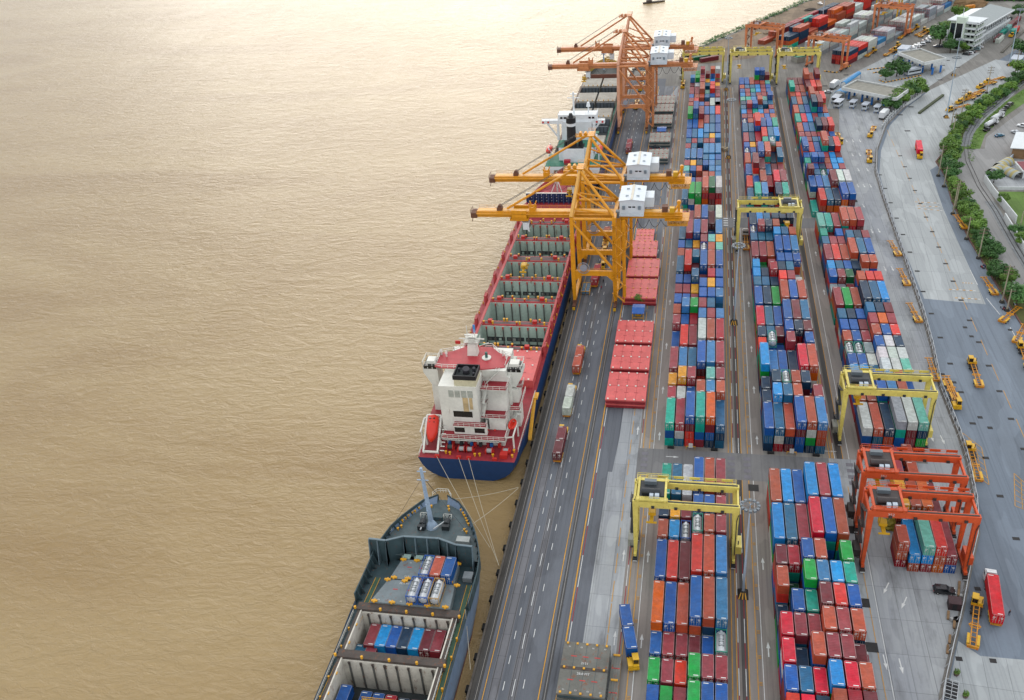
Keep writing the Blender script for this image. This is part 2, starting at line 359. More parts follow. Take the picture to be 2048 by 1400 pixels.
# zebra plates beside the crossing and striped speed bars on the concrete road
for y in (196.5, 199, 201.5, 204): 
    for x in (11.1, 15.2, 37.5, 41.6, -12): Dm.face([(x-.9, y, .079), (x+.9, y, .079), (x+.9, y+1.4, .079), (x-.9, y+1.4, .079)])
for y in (354, 356.2, 358.4, 360.6):
    for x in (11.1, 15.2): Wm.face([(x-.9, y, .082), (x+.9, y, .082), (x+.9, y+1, .082), (x-.9, y+1, .082)])
for a, b in (((1830, 404), (1880, 407)), ((1834, 412), (1882, 414)), ((1836, 417), (1886, 422)), ((1925, 566), (1948, 567)), ((1898, 579), (1953, 582)), ((1910, 596), (1962, 599))):
    p, q = g(*a), g(*b)
    for i in range(8):
        s, e = p+(q-p)*i/8, p+(q-p)*(i+.8)/8; mb = Wm if i % 2 else Ym; mb.face([(s.x, s.y-.22, ZM), (e.x, e.y-.22, ZM), (e.x, e.y+.22, ZM), (s.x, s.y+.22, ZM)])
# yellow box junction by the fence
for pts in ([(1925, 866), (1963, 896), (1978, 970), (1938, 940)], [(2028, 947), (2070, 985), (2075, 1030), (2030, 1012)]):
    P = [g(*p) for p in pts]
    for a, b in zip(P, P[1:]+P[:1]): Ym.beam((a.x, a.y, ZM), (b.x, b.y, ZM), .14, .01)
    for i in range(1, 6):
        a = P[0]+(P[3]-P[0])*i/6; b = P[1]+(P[2]-P[1])*i/6; Ym.beam((a.x, a.y, ZM), (b.x, b.y, ZM), .12, .01)
    for i in range(1, 3):
        a = P[0]+(P[1]-P[0])*i/3; b = P[3]+(P[2]-P[3])*i/3; Ym.beam((a.x, a.y, ZM), (b.x, b.y, ZM), .12, .01)
for a, b in (((1973, 597), (2000, 630)), ((2020, 655), (2040, 690)), ((1940, 540), (1955, 570))):
    p, q = g(*a), g(*b); Wm.beam((p.x, p.y, ZM), (q.x, q.y, ZM), .2, .01)
for i in range(24): y = 150+i*14; Ym.face([(88+.03*i, y, ZM), (88.15+.03*i, y, ZM), (88.2+.03*i, y+9, ZM), (88.05+.03*i, y+9, ZM)])
struct(Wm.build('lane_marking', W_MARK)); struct(Ym.build('lane_marking', Y_MARK)); struct(Rm.build('lane_marking', R_MARK)); struct(Dm.build('pavement_patch', paint('patch_grey', '77747a', .85, .3)))
# crane rails: two dark slots each side
m = MB()
for x in (-42.1, -41.5, -27.9, -27.3): st(m, x, 60, 560, .28, .079)
for x in (-39.1, -37.5, -34.9, -33.7): st(m, x, 60, 550, .1, .079)
struct(m.build('crane_rail_slot', RAILM))
m = MB()
for x in (-41.8, -27.6): m.box(x-.06, 60, 0, x+.06, 560, .06)
struct(m.build('crane_rail', paint('bright_rail', '8b8680', .4, .2, .5, metal=.3)))
# drain covers
m = MB()
for i in range(20):
    x = 73.2+i*.05 if i < 11 else 74.4; y = 150+i*15.2
    if y < 440: m.cb(x+3.0, y, .06, 1.6, 1.0, .03)
for i in range(22):
    y = 148+i*13.5; m.cb(86+(.012*(y-148)), y, .06, 1.6, 1.0, .03)
for u, v in ((1918, 1318), (1986, 1322), (1955, 1178), (1927, 1018), (1960, 835), (1980, 856), (2020, 660), (1908, 765), (1885, 749), (1930, 655), (1943, 673)): p = g(u, v); m.cb(p.x, p.y, .06, 1.3, 1.1, .03)
for u, v in ((1727, 1206), (1743, 1295), (1700, 1017), (1703, 1060), (1753, 552), (1708, 402), (1507, 976)): p = g(u, v); m.cb(p.x, p.y, .06, 2.6, 2.6, .03)
for u, v in ((1675, 190), (1668, 178), (1650, 172), (1692, 150), (1720, 170), (1800, 230), (1815, 262), (1822, 214), (1835, 190), (1845, 165), (1885, 131), (1895, 121), (1915, 135), (1880, 160)): p = g(u, v); m.cb(p.x, p.y, .06, 2.6, 1.4, .03)
struct(m.build('drain_cover', CASTM))
# quay wall with rubber fenders
fm = MB().box(-.25, -.8, -3.2, .46, .8, -.3).cyl((-.1, -.8, -.7), (-.1, .8, -.7), .38, n=10).mesh('quay_fender', WHEELM)
for i in range(56): tag(link('quay_fender', fm, None, (-44.05, 98+i*8.4, 0)), 'one of the black rubber fenders along the water face of the quay', 'fender', 'quay fenders')
m = MB(); m.box(-43.65, -60, -.9, -43.2, 578, .22); tag(m.build('quay_coping', paint('coping', '5a534c', .9, .6)), 'dark worn concrete coping along the edge of the quay', 'coping')
# far shore: bank, spoil heaps, rubble
def mound(name, cx, cy, rx, ry, h, mat, seed, a=0, kind='structure', n=16):
    r_ = random.Random(seed); m = MB(); rings = []
    for k in range(7):
        f = k/6; rr = math.cos(f*math.pi/2)**.8; z = h*f**.8
        ring = []
        for i in range(n):
            th = 2*math.pi*i/n; j = 1+r_.uniform(-.16, .16)
            x, y = rx*rr*j*math.cos(th), ry*rr*j*math.sin(th); ring.append((cx+x*math.cos(a)-y*math.sin(a), cy+x*math.sin(a)+y*math.cos(a), max(0, z+r_.uniform(-.1, .1)*h)-.02))
        rings.append(ring)
    return struct(m.loft(rings).build(name, mat), kind)
sheet('bank_earth', [(-14, 588), (0, 628), (34, 684), (73, 748), (104, 775), (112, 765), (82, 700), (50, 640), (30, 600), (8, 592)], L1, G_EARTH)
sheet('soil_bed', [(46, 668), (60, 690), (72, 700), (66, 680), (52, 655)], L2, G_SOIL)
for i, (u, v, rx, ry, h) in enumerate(((1640, 40, 9, 4, 1.6), (1700, 12, 8, 4, 1.8), (1608, 62, 8, 4, 2), (1560, 78, 7, 4, 2.2), (1585, 64, 6, 3, 1.5), (1668, 25, 7, 3, 1.6), (1540, 66, 5, 3, 1.6), (1620, 20, 5, 3, 1.2))):
    p = g(u, v); mound('soil_heap', p.x, p.y, rx, ry, h, G_SOIL if i % 3 else G_EARTH, i, R(35))
p = g(1927, 12); mound('sand_heap', p.x, p.y, 15, 8, 7, ground('sand', '8b6f52', '77603f', s1=.2), 31)
def rubble(name, pts, n, smin, smax, mat, seed, kind='stuff', zb=0):
    r_ = random.Random(seed); m = MB()
    for i in range(n):
        a = r_.random()*(len(pts)-1); k = int(a); f = a-k; p = Vector(pts[k][:2])*(1-f)+Vector(pts[k+1][:2])*f
        wd = pts[k][2]; x, y = p.x+r_.uniform(-wd, wd), p.y+r_.uniform(-wd, wd); s = r_.uniform(smin, smax)
        m.cb(x, y, zb+r_.uniform(-.3, .2), s, s*r_.uniform(.6, 1.1), s*r_.uniform(.5, .9), r_.random()*3)
    return struct(m.build(name, mat), kind)
rubble('shore_rubble', [(-40, 582, 3), (-26, 588, 4), (-12, 596, 4), (-4, 628, 2)], 420, .7, 2.0, paint('rock_grey', '6c6a66', .9, .5), 3, zb=-.4)
# ================================================================ CONTAINERS
PAL = {'T': ('teal', '0d9c88'), 'a': ('pale aqua', '6fb3a4'), 'm': ('maroon', '6e2a30'), 'p': ('faded maroon', '923c43'), 'n': ('terracotta', 'a9503b'),
       'o': ('orange', 'c9622c'), 'O': ('orange red', 'd6401f'), 'r': ('coral red', 'cf4039'), 'R': ('crimson', 'a0142f'), 'k': ('magenta red', 'd0083f'),
       'b': ('blue', '00559a'), 'B': ('navy blue', '12344f'), 'l': ('light blue', '0a88c8'), 's': ('slate blue', '2a6285'), 'v': ('periwinkle blue', '4078a8'),
       'y': ('yellow', 'e0a010'), 'g': ('green', '1c9a48'), 'G': ('dark green', '0f5c38'), 'w': ('white', 'c4c7c3'), 'c': ('light grey', '949b9e')}
CW, CH = 2.40, 2.6
def cont_mat(name, src, worn=0):
    t = NT(name); co = t.coord('Object'); oi = t.N('ShaderNodeObjectInfo')
    if src == 'obj': col = oi.outputs['Color']
    else:
        at = t.N('ShaderNodeVertexColor', layer_name='paint'); col = at.outputs['Color']
    if worn: col = t.mix(worn, col, hx('c9c4bf'))  # scuffed rails, with bright edge highlights painted in as paler colour
    off = t.N('ShaderNodeVectorMath', operation='ADD'); t.L(co, off.inputs[0])
    if src == 'obj':
        sc = t.N('ShaderNodeVectorMath', operation='SCALE', Scale=300.0); cx = t.N('ShaderNodeCombineXYZ'); 
        for i in range(3): t.L(oi.outputs['Random'], cx.inputs[i])
        t.L(cx.outputs[0], sc.inputs[0]); t.L(sc.outputs[0], off.inputs[1])
    v = off.outputs[0]
    n1 = t.noise(v, .35, 4, .6); n2 = t.noise(v, 1.6, 6, .72, .5); n3 = t.noise(v, .9, 5, .7)
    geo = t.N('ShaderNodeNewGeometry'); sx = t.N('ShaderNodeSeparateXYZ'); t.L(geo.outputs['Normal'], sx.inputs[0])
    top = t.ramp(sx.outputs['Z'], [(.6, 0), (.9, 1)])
    fade_sheen = t.N('ShaderNodeMath', operation='MULTIPLY'); t.L(t.ramp(n1, [(.25, .0), (.8, .2)]), fade_sheen.inputs[0]); t.L(top, fade_sheen.inputs[1])
    c1 = t.mix(fade_sheen.outputs[0], col, t.mix(1.0, col, hx('808a90'), 'SCREEN'))                                          # roofs paler: sun-bleached, with sky sheen painted into the colour
    c2 = t.mix(t.ramp(n3, [(.42, .26), (.62, 0)]), c1, hx('2a2523'))
    c3 = t.mix(t.ramp(n2, [(.655, 0), (.70, .8)]), c2, hx('5d3a28'))          # rust patches
    t.L(c3, t.b.inputs['Base Color']); t.b.inputs['Roughness'].default_value = .55; t.b.inputs['Specular IOR Level'].default_value = .18
    wv = t.N('ShaderNodeTexWave', wave_type='BANDS', bands_direction='Y', Scale=.78); t.L(co, wv.inputs['Vector'])
    t.bump(wv.outputs['Fac'], .35, .06)
    return t.m
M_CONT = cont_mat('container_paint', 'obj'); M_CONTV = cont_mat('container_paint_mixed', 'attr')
M_EDGE = cont_mat('container_worn_highlight_edge', 'obj', .3); M_ROD = paint('door_rod_steel', 'b9b6ae', .5, .3, .5); M_TXT = paint('container_lettering', 'dededa', .6, .15); M_SEAL = paint('door_gasket', '1d1c1d', .8, .2)
def container_body(Ln, door=True):
    m = MB(); h = CH-.02; w2 = CW/2; l2 = Ln/2
    m.box(-w2+.05, -l2+.07, .12, w2-.05, l2-.05, h-.05)                                # panels, set in from the frame
    for x in (-1, 1):
        for y in (-1, 1): m.box(x*w2-(.16 if x > 0 else 0), y*l2-(.16 if y > 0 else 0), 0, x*w2+(.16 if x < 0 else 0), y*l2+(.16 if y < 0 else 0), h)
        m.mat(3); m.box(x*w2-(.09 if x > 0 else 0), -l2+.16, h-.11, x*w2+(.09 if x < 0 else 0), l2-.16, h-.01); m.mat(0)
        m.box(x*w2-(.09 if x > 0 else 0), -l2+.16, .02, x*w2+(.09 if x < 0 else 0), l2-.16, .2)
    for y in (-1, 1):
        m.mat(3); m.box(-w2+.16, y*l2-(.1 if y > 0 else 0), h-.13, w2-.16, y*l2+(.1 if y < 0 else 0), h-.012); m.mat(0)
        m.box(-w2+.16, y*l2-(.1 if y > 0 else 0), .02, w2-.16, y*l2+(.1 if y < 0 else 0), .2)
    m.mat(1)                                                                            # number on the roof ends and by the corner
    for y in (-1, 1): m.box(-.15 if y < 0 else -.95, y*(l2-.42)-.09, h-.04, .85 if y < 0 else .1, y*(l2-.42)+.09, h-.028)
    m.mat(2)
    for x in (-1, 1):
        for y in (-1, 1): m.box(x*(w2-.09)-.08, y*(l2-.09)-.08, h-.005, x*(w2-.09)+.08, y*(l2-.09)+.08, h+.012)
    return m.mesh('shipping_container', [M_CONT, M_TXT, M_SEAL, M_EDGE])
def door_leaf():
    m = MB(); m.box(-.53, -.03, .22, .53, .03, CH-.16); m.mat(1)
    for x in (-.28, .22): m.box(x-.025, -.07, .2, x+.025, -.032, CH-.14)
    for x in (-.36, .14): m.box(x, -.085, 1.05, x+.34, -.05, 1.12)
    m.mat(2); m.box(.54, -.02, .2, .56, .02, CH-.15); m.mat(3); m.box(-.1, -.045, 1.75, .42, -.032, 1.92); m.box(.0, -.045, 1.45, .42, -.032, 1.6)
    return m.mesh('door', [M_CONT, M_ROD, M_SEAL, M_TXT])
ME_C = {20: container_body(6.058), 40: container_body(12.192)}; ME_D = door_leaf()
LEN = {20: 6.058, 40: 12.192}
def make_container(col, L, x, y, z, rz, label, group, flip=False, name='shipping_container', sc=1):
    o = link(name, ME_C[L], None, (x, y, z), rz+(math.pi if flip else 0)); o.color = rgba(col)
    for s in (-1, 1):
        d = link('door', ME_D, o, (s*.57, -LEN[L]/2+.035, 0)); d.color = rgba(col)
        if s < 0: d.scale = (-1, 1, 1)
    tag(o, label, 'container', group); return o
# tank container: open frame, barrel, walkway and manway
M_TANK = paint('tank_steel', 'c9ccce', .32, .25, .6, metal=.35); M_GREENF = paint('tank_frame_green', '2d8f78', .5, .3); M_BLUEF = paint('tank_frame_blue', '1c55a5', .5, .3); M_WALK = paint('tank_walkway', '8c9193', .6, .3); M_YELF = paint('tank_frame_tan', 'b08a4a', .5, .4)
def make_tank(x, y, z, frame, label, group='tank containers', rz=0):
    t = thing('tank_container', label, 'tank container', (x, y, z), rz, group); w2, l2, h = CW/2, 3.03, CH-.02; m = MB()
    for sx in (-1, 1):
        for sy in (-1, 1):
            m.beam((sx*(w2-.07), sy*(l2-.07), 0), (sx*(w2-.07), sy*(l2-.07), h), .14)
            m.beam((sx*(w2-.1), sy*(l2-.07), 0.15), (sx*.2, sy*(l2-.07), .6), .1); m.beam((sx*(w2-.1), sy*(l2-.07), h-.15), (sx*.3, sy*(l2-.07), h-.5), .1)
        for zz in (.08, h-.07): m.beam((sx*(w2-.07), -l2+.14, zz), (sx*(w2-.07), l2-.14, zz), .11)
    for sy in (-1, 1):
        for zz in (.08, h-.07): m.beam((-w2+.14, sy*(l2-.07), zz), (w2-.14, sy*(l2-.07), zz), .13)
    m.build('frame', frame, t)
    b = MB(); rings = []
    for yy, rr in ((-2.86, .25), (-2.8, .7), (-2.62, 1.0), (-2.4, 1.09), (2.4, 1.09), (2.62, 1.0), (2.8, .7), (2.86, .25)):
        rings.append([(rr*math.cos(2*math.pi*i/20), yy, 1.26+rr*math.sin(2*math.pi*i/20)) for i in range(20)])
    b.loft(rings).build('barrel', M_TANK, t, smooth=True)
    k = MB(); k.box(-.22, -2.7, 2.36, .22, 2.7, 2.42); k.build('walkway', M_TANK, t)
    k = MB()
    for yy in (-.75, .95): k.box(-.55, yy-.62, 2.3, .55, yy-.52, 2.5); k.box(-.55, yy+.52, 2.3, .55, yy+.62, 2.5); k.box(-.6, yy-.62, 2.3, -.5, yy+.62, 2.5); k.box(.5, yy-.62, 2.3, .6, yy+.62, 2.5)
    k.build('spill_box', M_WALK, t); MB().cyl((0, -.75, 2.4), (0, -.75, 2.54), .3, n=12).build('manway', M_TANK, t)
    return t
# blocks: (x0, name, [(y, length, first column, 'colour+tier ...')])
BLOCKS = [(-6.89, 'near left block', [
 (182.6, 40, 0, 'T2 s2 w2 b3 n3 p3'), (174.3, 20, 0, 'B2 y2 p2 b3 b3 p3'), (167.2, 20, 0, 'n2 l2 K2 K3 n3 p3'), (154.0, 40, 0, 'b2 r2 m2 r3 n3 v3'), (140.6, 40, 0, 'o2 b2 n2 b3 n3 v3'),
 (134.4, 20, 0, 'b1 p1 p1 m1 b1 K2'), (127.4, 20, 0, 'g1 p1 O1 g2 p2 p2'), (120.5, 20, 0, 'b1 g1 p1 g2 b2 b2'), (113.6, 20, 0, 'n1 b1 m1 p2 n2 b2'), (106.7, 20, 0, 'n1 b1 m1 p2 n2 b2')]),
 (19.6, 'near middle block', [
 (176.6, 40, 0, 'n4 l4 b4 l5 p5 l5'), (163.8, 40, 0, 'l4 s4 p4 k5 b5 n5'), (155.8, 20, 0, 'm4 R4 b5 n5 b2 g5'), (149.2, 20, 0, 'n4 G2 g5 v5 l5 T5'), (142.7, 20, 0, 'B2 b4 T4 m5 r5 b5'),
 (136.0, 20, 0, 'k4 p4 p4 n5 p5 n5'), (129.1, 20, 0, 'k4 B3 n5 p5 p5 m4'), (122.4, 20, 0, 'b4 s4 k4 l5 k5 n5'), (115.7, 20, 0, 'O4 k4 B4 n5 R5 m5'), (109.0, 20, 0, 'p4 b4 m4 m5 b5 n5')]),
 (-6.89, 'central left block', [
 (208.8, 40, 0, 'T3 p3 b4 T4 o4 s3'), (221.0, 20, 0, 'p3 w3 b3 n4 v4 n4'), (227.8, 20, 0, 'y3 y4 p4 m1 a4 p4'), (236.3, 40, 0, 'p3 v3 s3 b4 v4 p4'), (249.9, 40, 0, 'b2 r3 p3 w4 n4 R4'),
 (262.5, 20, 0, 'p3 b3 R3 v4 p4 v4'), (269.3, 20, 0, 'n3 v4 g4 p4 s4 B1'), (276.4, 20, 0, 'b3 b3 p3 b4 b4 v4'), (283.3, 20, 0, 'p3 p3 y3 b4 y4 b4'), (290.5, 20, 0, 'b3 b3 s4 m3 R4 b4'),
 (299.0, 40, 0, 's3 r4'), (299.0, 40, 3, 'b4 n4 b4'), (298.3, 20, 2, 'm3'), (305.3, 20, 2, 's4'), (311.4, 20, 0, 'n3 m3 p3 K4 n4 a4'), (318.0, 20, 0, 'b3 s3 y3 p4 a4 y4'), (325.4, 40, 0, 's3 p4 b4 p4 b2 v4'), (339.1, 40, 0, 'p3 p3 n4 b4 m3 w4')]),
 (19.6, 'central middle block', [
 (208.8, 40, 0, 'b3 s3 n3 b4 n4 v4'), (221.0, 20, 0, 'B3 l4 s4 n4 B1 p4'), (227.8, 20, 0, 'B3 B4 K4 n4 B4 m1'), (236.3, 40, 0, 'l4 v3 b3 B3 k4 n4'), (249.6, 20, 0, 'O3 K4 b2 p4 B2 b4'), (256.6, 20, 0, 'B3 s3 m3 b4 B4 m4'),
 (263.5, 40, 0, 'k3 s3 b3 b4 m4 s4'), (277.1, 40, 0, 'b3 B3 g3 n4 b4 n4'), (290.0, 20, 0, 's3 s3 B3 r4 p4 w3'), (296.7, 20, 0, 'l3 B3 R4 B4 s4 c2'), (303.5, 20, 0, 'l3 G2 p3 b4 b4 b4'), (311.9, 40, 0, 'p3 p3 n3 b4 b4 v4'),
 (325.3, 20, 0, 's3 s3 s3 l4 s4 n4'), (332.3, 20, 0, 'K3 p4 B4 n4 B2 m2'), (339.1, 40, 0, 'B3 l3 s3'), (339.3, 20, 3, 'B4 B4 B4'), (345.9, 20, 3, 'p3 b3 n3')]),
 (45.0, 'central right block', [
 (210.8, 40, 0, 'w3 n3 B3 c4 w4 a4'), (223.8, 40, 0, 'o3 n3 b4 v4 n4 b3'), (236.1, 20, 0, 'l3 l3 s3 w4 w4 a4'), (242.2, 20, 0, 'b3 b3 w3 w4 w4 w4'), (248.8, 20, 0, 'K3 K3 c3 b4 w4 B4'), (255.6, 20, 0, 'n3 b3 p3 n4 b4 r4'), (262.3, 20, 0, 'b3 b3 m3 p4 o4 p4'), (269.1, 20, 0, 's3 B3 b3 s4 B4 m4'),
 (277.5, 40, 0, 'p3 g3 n3 B4 s4 l4'), (290.6, 20, 0, 'c2 c2 p2 n4 r4 r4'), (297.0, 20, 0, 'b3 p3 G3 m2 l2 b2'), (303.3, 20, 0, 'l3 s3 b3 B3 n4 n4'), (310.5, 40, 0, 'p3 r3 n3 n4 s4 b4'), (323.0, 20, 0, 's3 p3 p3 s4 B4 p4'), (329.8, 20, 0, 'T3 m2 b3 m3 B2 a2'), (338.0, 40, 0, 'a3 T3 p3 n4 n4 p4')]),
 (-6.89, 'far left block', [
 (362.8, 40, 0, 's3 g4 g4 n5 G5 w5'), (375.4, 20, 0, 'm2 b3 p3 m3 p3 v3'), (380.3, 20, 0, 'p3 b3 p3 n3 m3 v3'), (387.1, 20, 0, 's3 b1 m1 n3 n3 v3'), (394.0, 20, 0, 'a3 b3 n3 B1 v3 v3'), (400.8, 20, 0, 'p3 y3 B3 b3 v3 s3'),
 (409.6, 40, 0, 'v3 v3 b3'), (407.7, 20, 3, 's3 l3 b3'), (416.2, 40, 3, 'v3 v3 v3'), (422.4, 20, 0, 'p3 s3 B2'), (429.2, 20, 0, 's3 p3 s3 p3 p3 b2'), (436.6, 40, 0, 'b3 s3 l3'), (436.0, 20, 3, 's3 y3 v3'), (443.8, 40, 3, 'v3 s3 b3'), (450.2, 40, 0, 'b3 b3 n3'), (457.3, 40, 3, 'p3 s3 b3'),
 (463.4, 40, 0, 'g4 b5 p4'), (471.0, 40, 3, 'b3 v3 r3'), (477.0, 20, 0, 'm3 p3 m3'), (484.4, 20, 0, 'n3 n3 b3 p3 m2 p3'), (491.4, 20, 0, 'p3 r3 m1 B1'), (484.8, 40, 4, 'w3 c3'), (497.8, 20, 0, 'b3 n3 n3 s3'), (499.0, 20, 4, 'b3 p3'), (504.6, 40, 0, 'p3 p3 n4'), (504.8, 20, 3, 'a3 r4 m3'), (511.6, 20, 3, 's2 r4 p3'), (518.0, 20, 0, 'm3 w3 p4 s3 v3 y3'), (525.0, 20, 0, 'v4 g4 p4 y3 l3 m3'), (532.0, 20, 0, 'b3 g4 p5 m4 n5 w5')]),
 (19.6, 'far middle block', [
 (362.8, 40, 0, 's3 T4 v4 B2 B4 T4'), (376.4, 40, 0, 'O3 b3 n4 R3 k4 p4'), (390.0, 40, 0, 'b3 m5 m4 s3 m3 p3'), (403.6, 40, 0, 'n3 s3 b5 n5 B3 s4'), (416.6, 20, 0, 'K3 b3 m3 K4 K5 n4'), (423.5, 20, 0, 'b3 y3 p3 T4 b4 s3'), (430.6, 40, 0, 'p3 B3 R3 r4 s4 l4'), (444.2, 40, 0, 's3 s3 r5 b4 b4 T4'),
 (457.2, 20, 0, 'K3 n3 O3 l3 n3 p3'), (464.2, 20, 0, 'p3 p3 r3 n3 b3 n3'), (471.0, 20, 0, 'l3 p3 T3 l3 p3 b3'), (478.0, 20, 0, 's3 p4 b4 s3 s2 p3'), (485.0, 20, 0, 'B3 b3 s3 n4 s3 s3'), (492.0, 20, 0, 'a3 T3 v3 b3 a3 b4'), (499.0, 20, 0, 'l3 p3 s3 p3 p3 n3'), (506.0, 20, 0, 'b3 p3 T3 l3 p3 b3'), (513.0, 20, 0, 'n3 s3 s3 l3 p3 b3'), (520.6, 40, 0, 'b3 b3 n3'), (520.4, 20, 3, 'p3 n3 a3'), (527.4, 20, 3, 'b5 b5 m4')]),
 (45.0, 'far right block', [
 (362.8, 40, 0, 'T1 r3 s3 B3 b4 b4'), (376.6, 40, 0, 'b3 b3 v3 m4 w4 w4'), (389.6, 20, 0, 'm4 s3 K3 b3 n3 s3'), (396.4, 20, 0, 'b3 b3 B3 p3 l3 p3'), (403.2, 20, 0, 'T3 b4 b4 n3 l3 l3'), (410.0, 20, 0, 'b3 s3 p3 p3 l3 m3'), (417.0, 40, 0, 'b4 r3 b3 n5 B4 r4'), (430.2, 20, 0, 'T3 p3 s3 b3 l3 m3'), (437.0, 20, 0, 'p3 p3 p3 p3 p3 b3'), (444.0, 40, 0, 'n3 b3 s3 B4 m4 r4'), (457.6, 40, 0, 'T3 k3 l3 p3 s3 v3'),
 (471.2, 40, 0, 'n3 s3 b3 B5 m5 n3'), (484.8, 40, 0, 's3 n3 s3 n5 n4 r4'), (498.0, 20, 0, 'n3 r3 m3 b3 s3 s3'), (505.0, 40, 0, 'T4 p3 n3 m4 r4 n4'), (518.4, 40, 0, 'm3 m3 m3 n5 n4 m5')])]
YARD = []     # each container: dict
def fillers(seed): return random.Random(seed)
for x0, bname, bays in BLOCKS:
    fr = fillers(len(bname)*7+int(x0))
    for bi, (y, L, c0, s) in enumerate(bays):
        for ci, tok in enumerate(s.split()):
            col, top = tok[0], int(tok[1]); c = c0+ci; x = x0+c*2.717+CW/2
            for tr in range(top):
                k = col if tr == top-1 else fr.choice('mmpnbbBsTRgrwob' if col != 'K' else 'mbpnB')
                if k == 'K' and tr < top-1: k = 'm'
                YARD.append(dict(x=x, y=y+LEN[L]/2, y0=y, L=L, tier=tr, top=(tr == top-1), col=k, block=bname, c=c, h=top, jit=fr.uniform(-.05, .05)))
# exposed area, to choose the 300 that show largest
occ = {}
for d in YARD: occ.setdefault((d['block'], d['c']), []).append(d)
for d in YARD:
    if not in_frame(d['x'], d['y'], d['tier']*CH+1.3, 0): d['area'] = 0; continue
    a = px_area(CW, LEN[d['L']], d['x'], d['y'], d['tier']*CH)*.55 if d['top'] else 0
    front = [e for e in occ[(d['block'], d['c'])] if e['top'] and e['y0'] < d['y0'] and e['y0']+LEN[e['L']] > d['y0']-9]
    hid = max([(e['tier']+1)*CH-.55*max(0, d['y0']-e['y0']-LEN[e['L']]) for e in front], default=0)
    vis = max(0, min(CH, (d['tier']+1)*CH-hid))
    a += px_area(CW, vis, d['x'], d['y'], d['tier']*CH)*.8
    d['area'] = a
CHOSEN = sorted([d for d in YARD if d['col'] != 'K'], key=lambda d: -d['area'])[:300]
ids = {id(d) for d in CHOSEN}
topat = {}
for d in YARD:
    if d['top']: topat.setdefault((d['block'], d['c']), []).append(d)
def neigh(d, dc):
    for e in topat.get((d['block'], d['c']+dc), []):
        if e['L'] == d['L'] and abs(e['y0']-d['y0']) < 2: return e
bayno = {}
for b in {d['block'] for d in YARD}:
    for c in range(6):
        for i, e in enumerate(sorted(topat.get((b, c), []), key=lambda e: e['y0'])): bayno[id(e)] = i
def nm(d): return 'tank' if d['col'] == 'K' else PAL[d['col']][0]
cands = {}
for d in CHOSEN:
    size = 'long' if d['L'] == 40 else 'short'; base = f"{nm(d)} {size} container"; o = []
    if d['top']:
        l, r = neigh(d, -1), neigh(d, 1)
        if l and r: o.append(f"{base} on top between {nm(l)} and {nm(r)} ones, {d['block']}")
        elif r and d['c'] == 0: o.append(f"{base} on top at left edge beside {nm(r)} one, {d['block']}")
        elif l and d['c'] == 5: o.append(f"{base} on top at right edge beside {nm(l)} one, {d['block']}")
        o.append(f"{base} on top, {ORD[bayno[id(d)]]} back in {ORD[d['c']]} column from left, {d['block']}")
    else:
        up = [e for e in occ[(d['block'], d['c'])] if e['y0'] == d['y0'] and e['tier'] == d['tier']+1][0]
        t = [e for e in topat[(d['block'], d['c'])] if e['y0'] == d['y0']][0]
        o.append(f"{base} under {nm(up)} one, {ORD[d['tier']]} tier, {ORD[bayno[id(t)]]} back, {ORD[d['c']]} column, {d['block']}")
    cands[id(d)] = o
used = {}
for d in CHOSEN:
    for s in cands[id(d)]: used.setdefault(s, []).append(d)
GRP = 'shipping containers stacked in the yard'
vr = random.Random(11)
def shade(col, r_):
    c = hx(PAL[col][1]); k = r_.uniform(.78, 1.08); lu = .3*c[0]+.55*c[1]+.15*c[2]; c = tuple(max(.003, lu+(x-lu)*1.12) for x in c); return tuple(min(.9, max(.004, x*k*r_.uniform(.93, 1.07))) for x in c)
for d in CHOSEN:
    ok = [s for s in cands[id(d)] if len(used[s]) == 1 and len(s.split()) <= 16]
    lab = ok[0] if ok else cands[id(d)][-1]
    make_container(shade(d['col'], vr), d['L'], d['x']+d['jit'], d['y']+vr.uniform(-.06, .06), d['tier']*CH+.02, 0, lab, GRP, flip=vr.random() < .45)
# bulk: every other container of the yard as one mesh of boxes with their own paint
class Bulk:
    def __init__(s): s.mb = MB(); s.c = []
    def add(s, col, L, x, y, z, a=0):
        n0 = len(s.mb.f); l = LEN[L]; s.mb.m = 0
        s.mb.cb(x, y, z, CW, l, CH-.03, a)
        s.c += [col]*(len(s.mb.f)-n0)
        c_, q_ = math.cos(a), math.sin(a); dk = tuple(v*.45 for v in col)
        for py in (-1, 1):                     # recessed door field with rods, seen at the ends
            for px in (-.56, .56):
                n0 = len(s.mb.f); lx, ly = px, py*(l/2+.012); s.mb.cb(x+lx*c_-ly*q_, y+lx*q_+ly*c_, z+.25, .98, .03, CH-.55, a); s.c += [tuple(v*.85 for v in col)]*(len(s.mb.f)-n0)
                if (int(x*7+y*3+z)+py) % 3:
                    for rx in (-.2, .2):
                        n0 = len(s.mb.f); s.mb.cb(x+(lx+rx)*c_-ly*q_, y+(lx+rx)*q_+ly*c_, z+.22, .05, .08, CH-.5, a); s.c += [hx('a5a39c')]*(len(s.mb.f)-n0)
    def build(s, name, label):
        me = s.mb.mesh(name, M_CONTV); at = me.color_attributes.new('paint', 'FLOAT_COLOR', 'CORNER'); buf = []
        for p, c in zip(me.polygons, s.c): buf += [c[0], c[1], c[2], 1]*p.loop_total
        at.data.foreach_set('color', buf); o = link(name, me); o['kind'] = 'stuff'; o['label'] = label; return o
bulk = Bulk(); tk = 0
TL = []
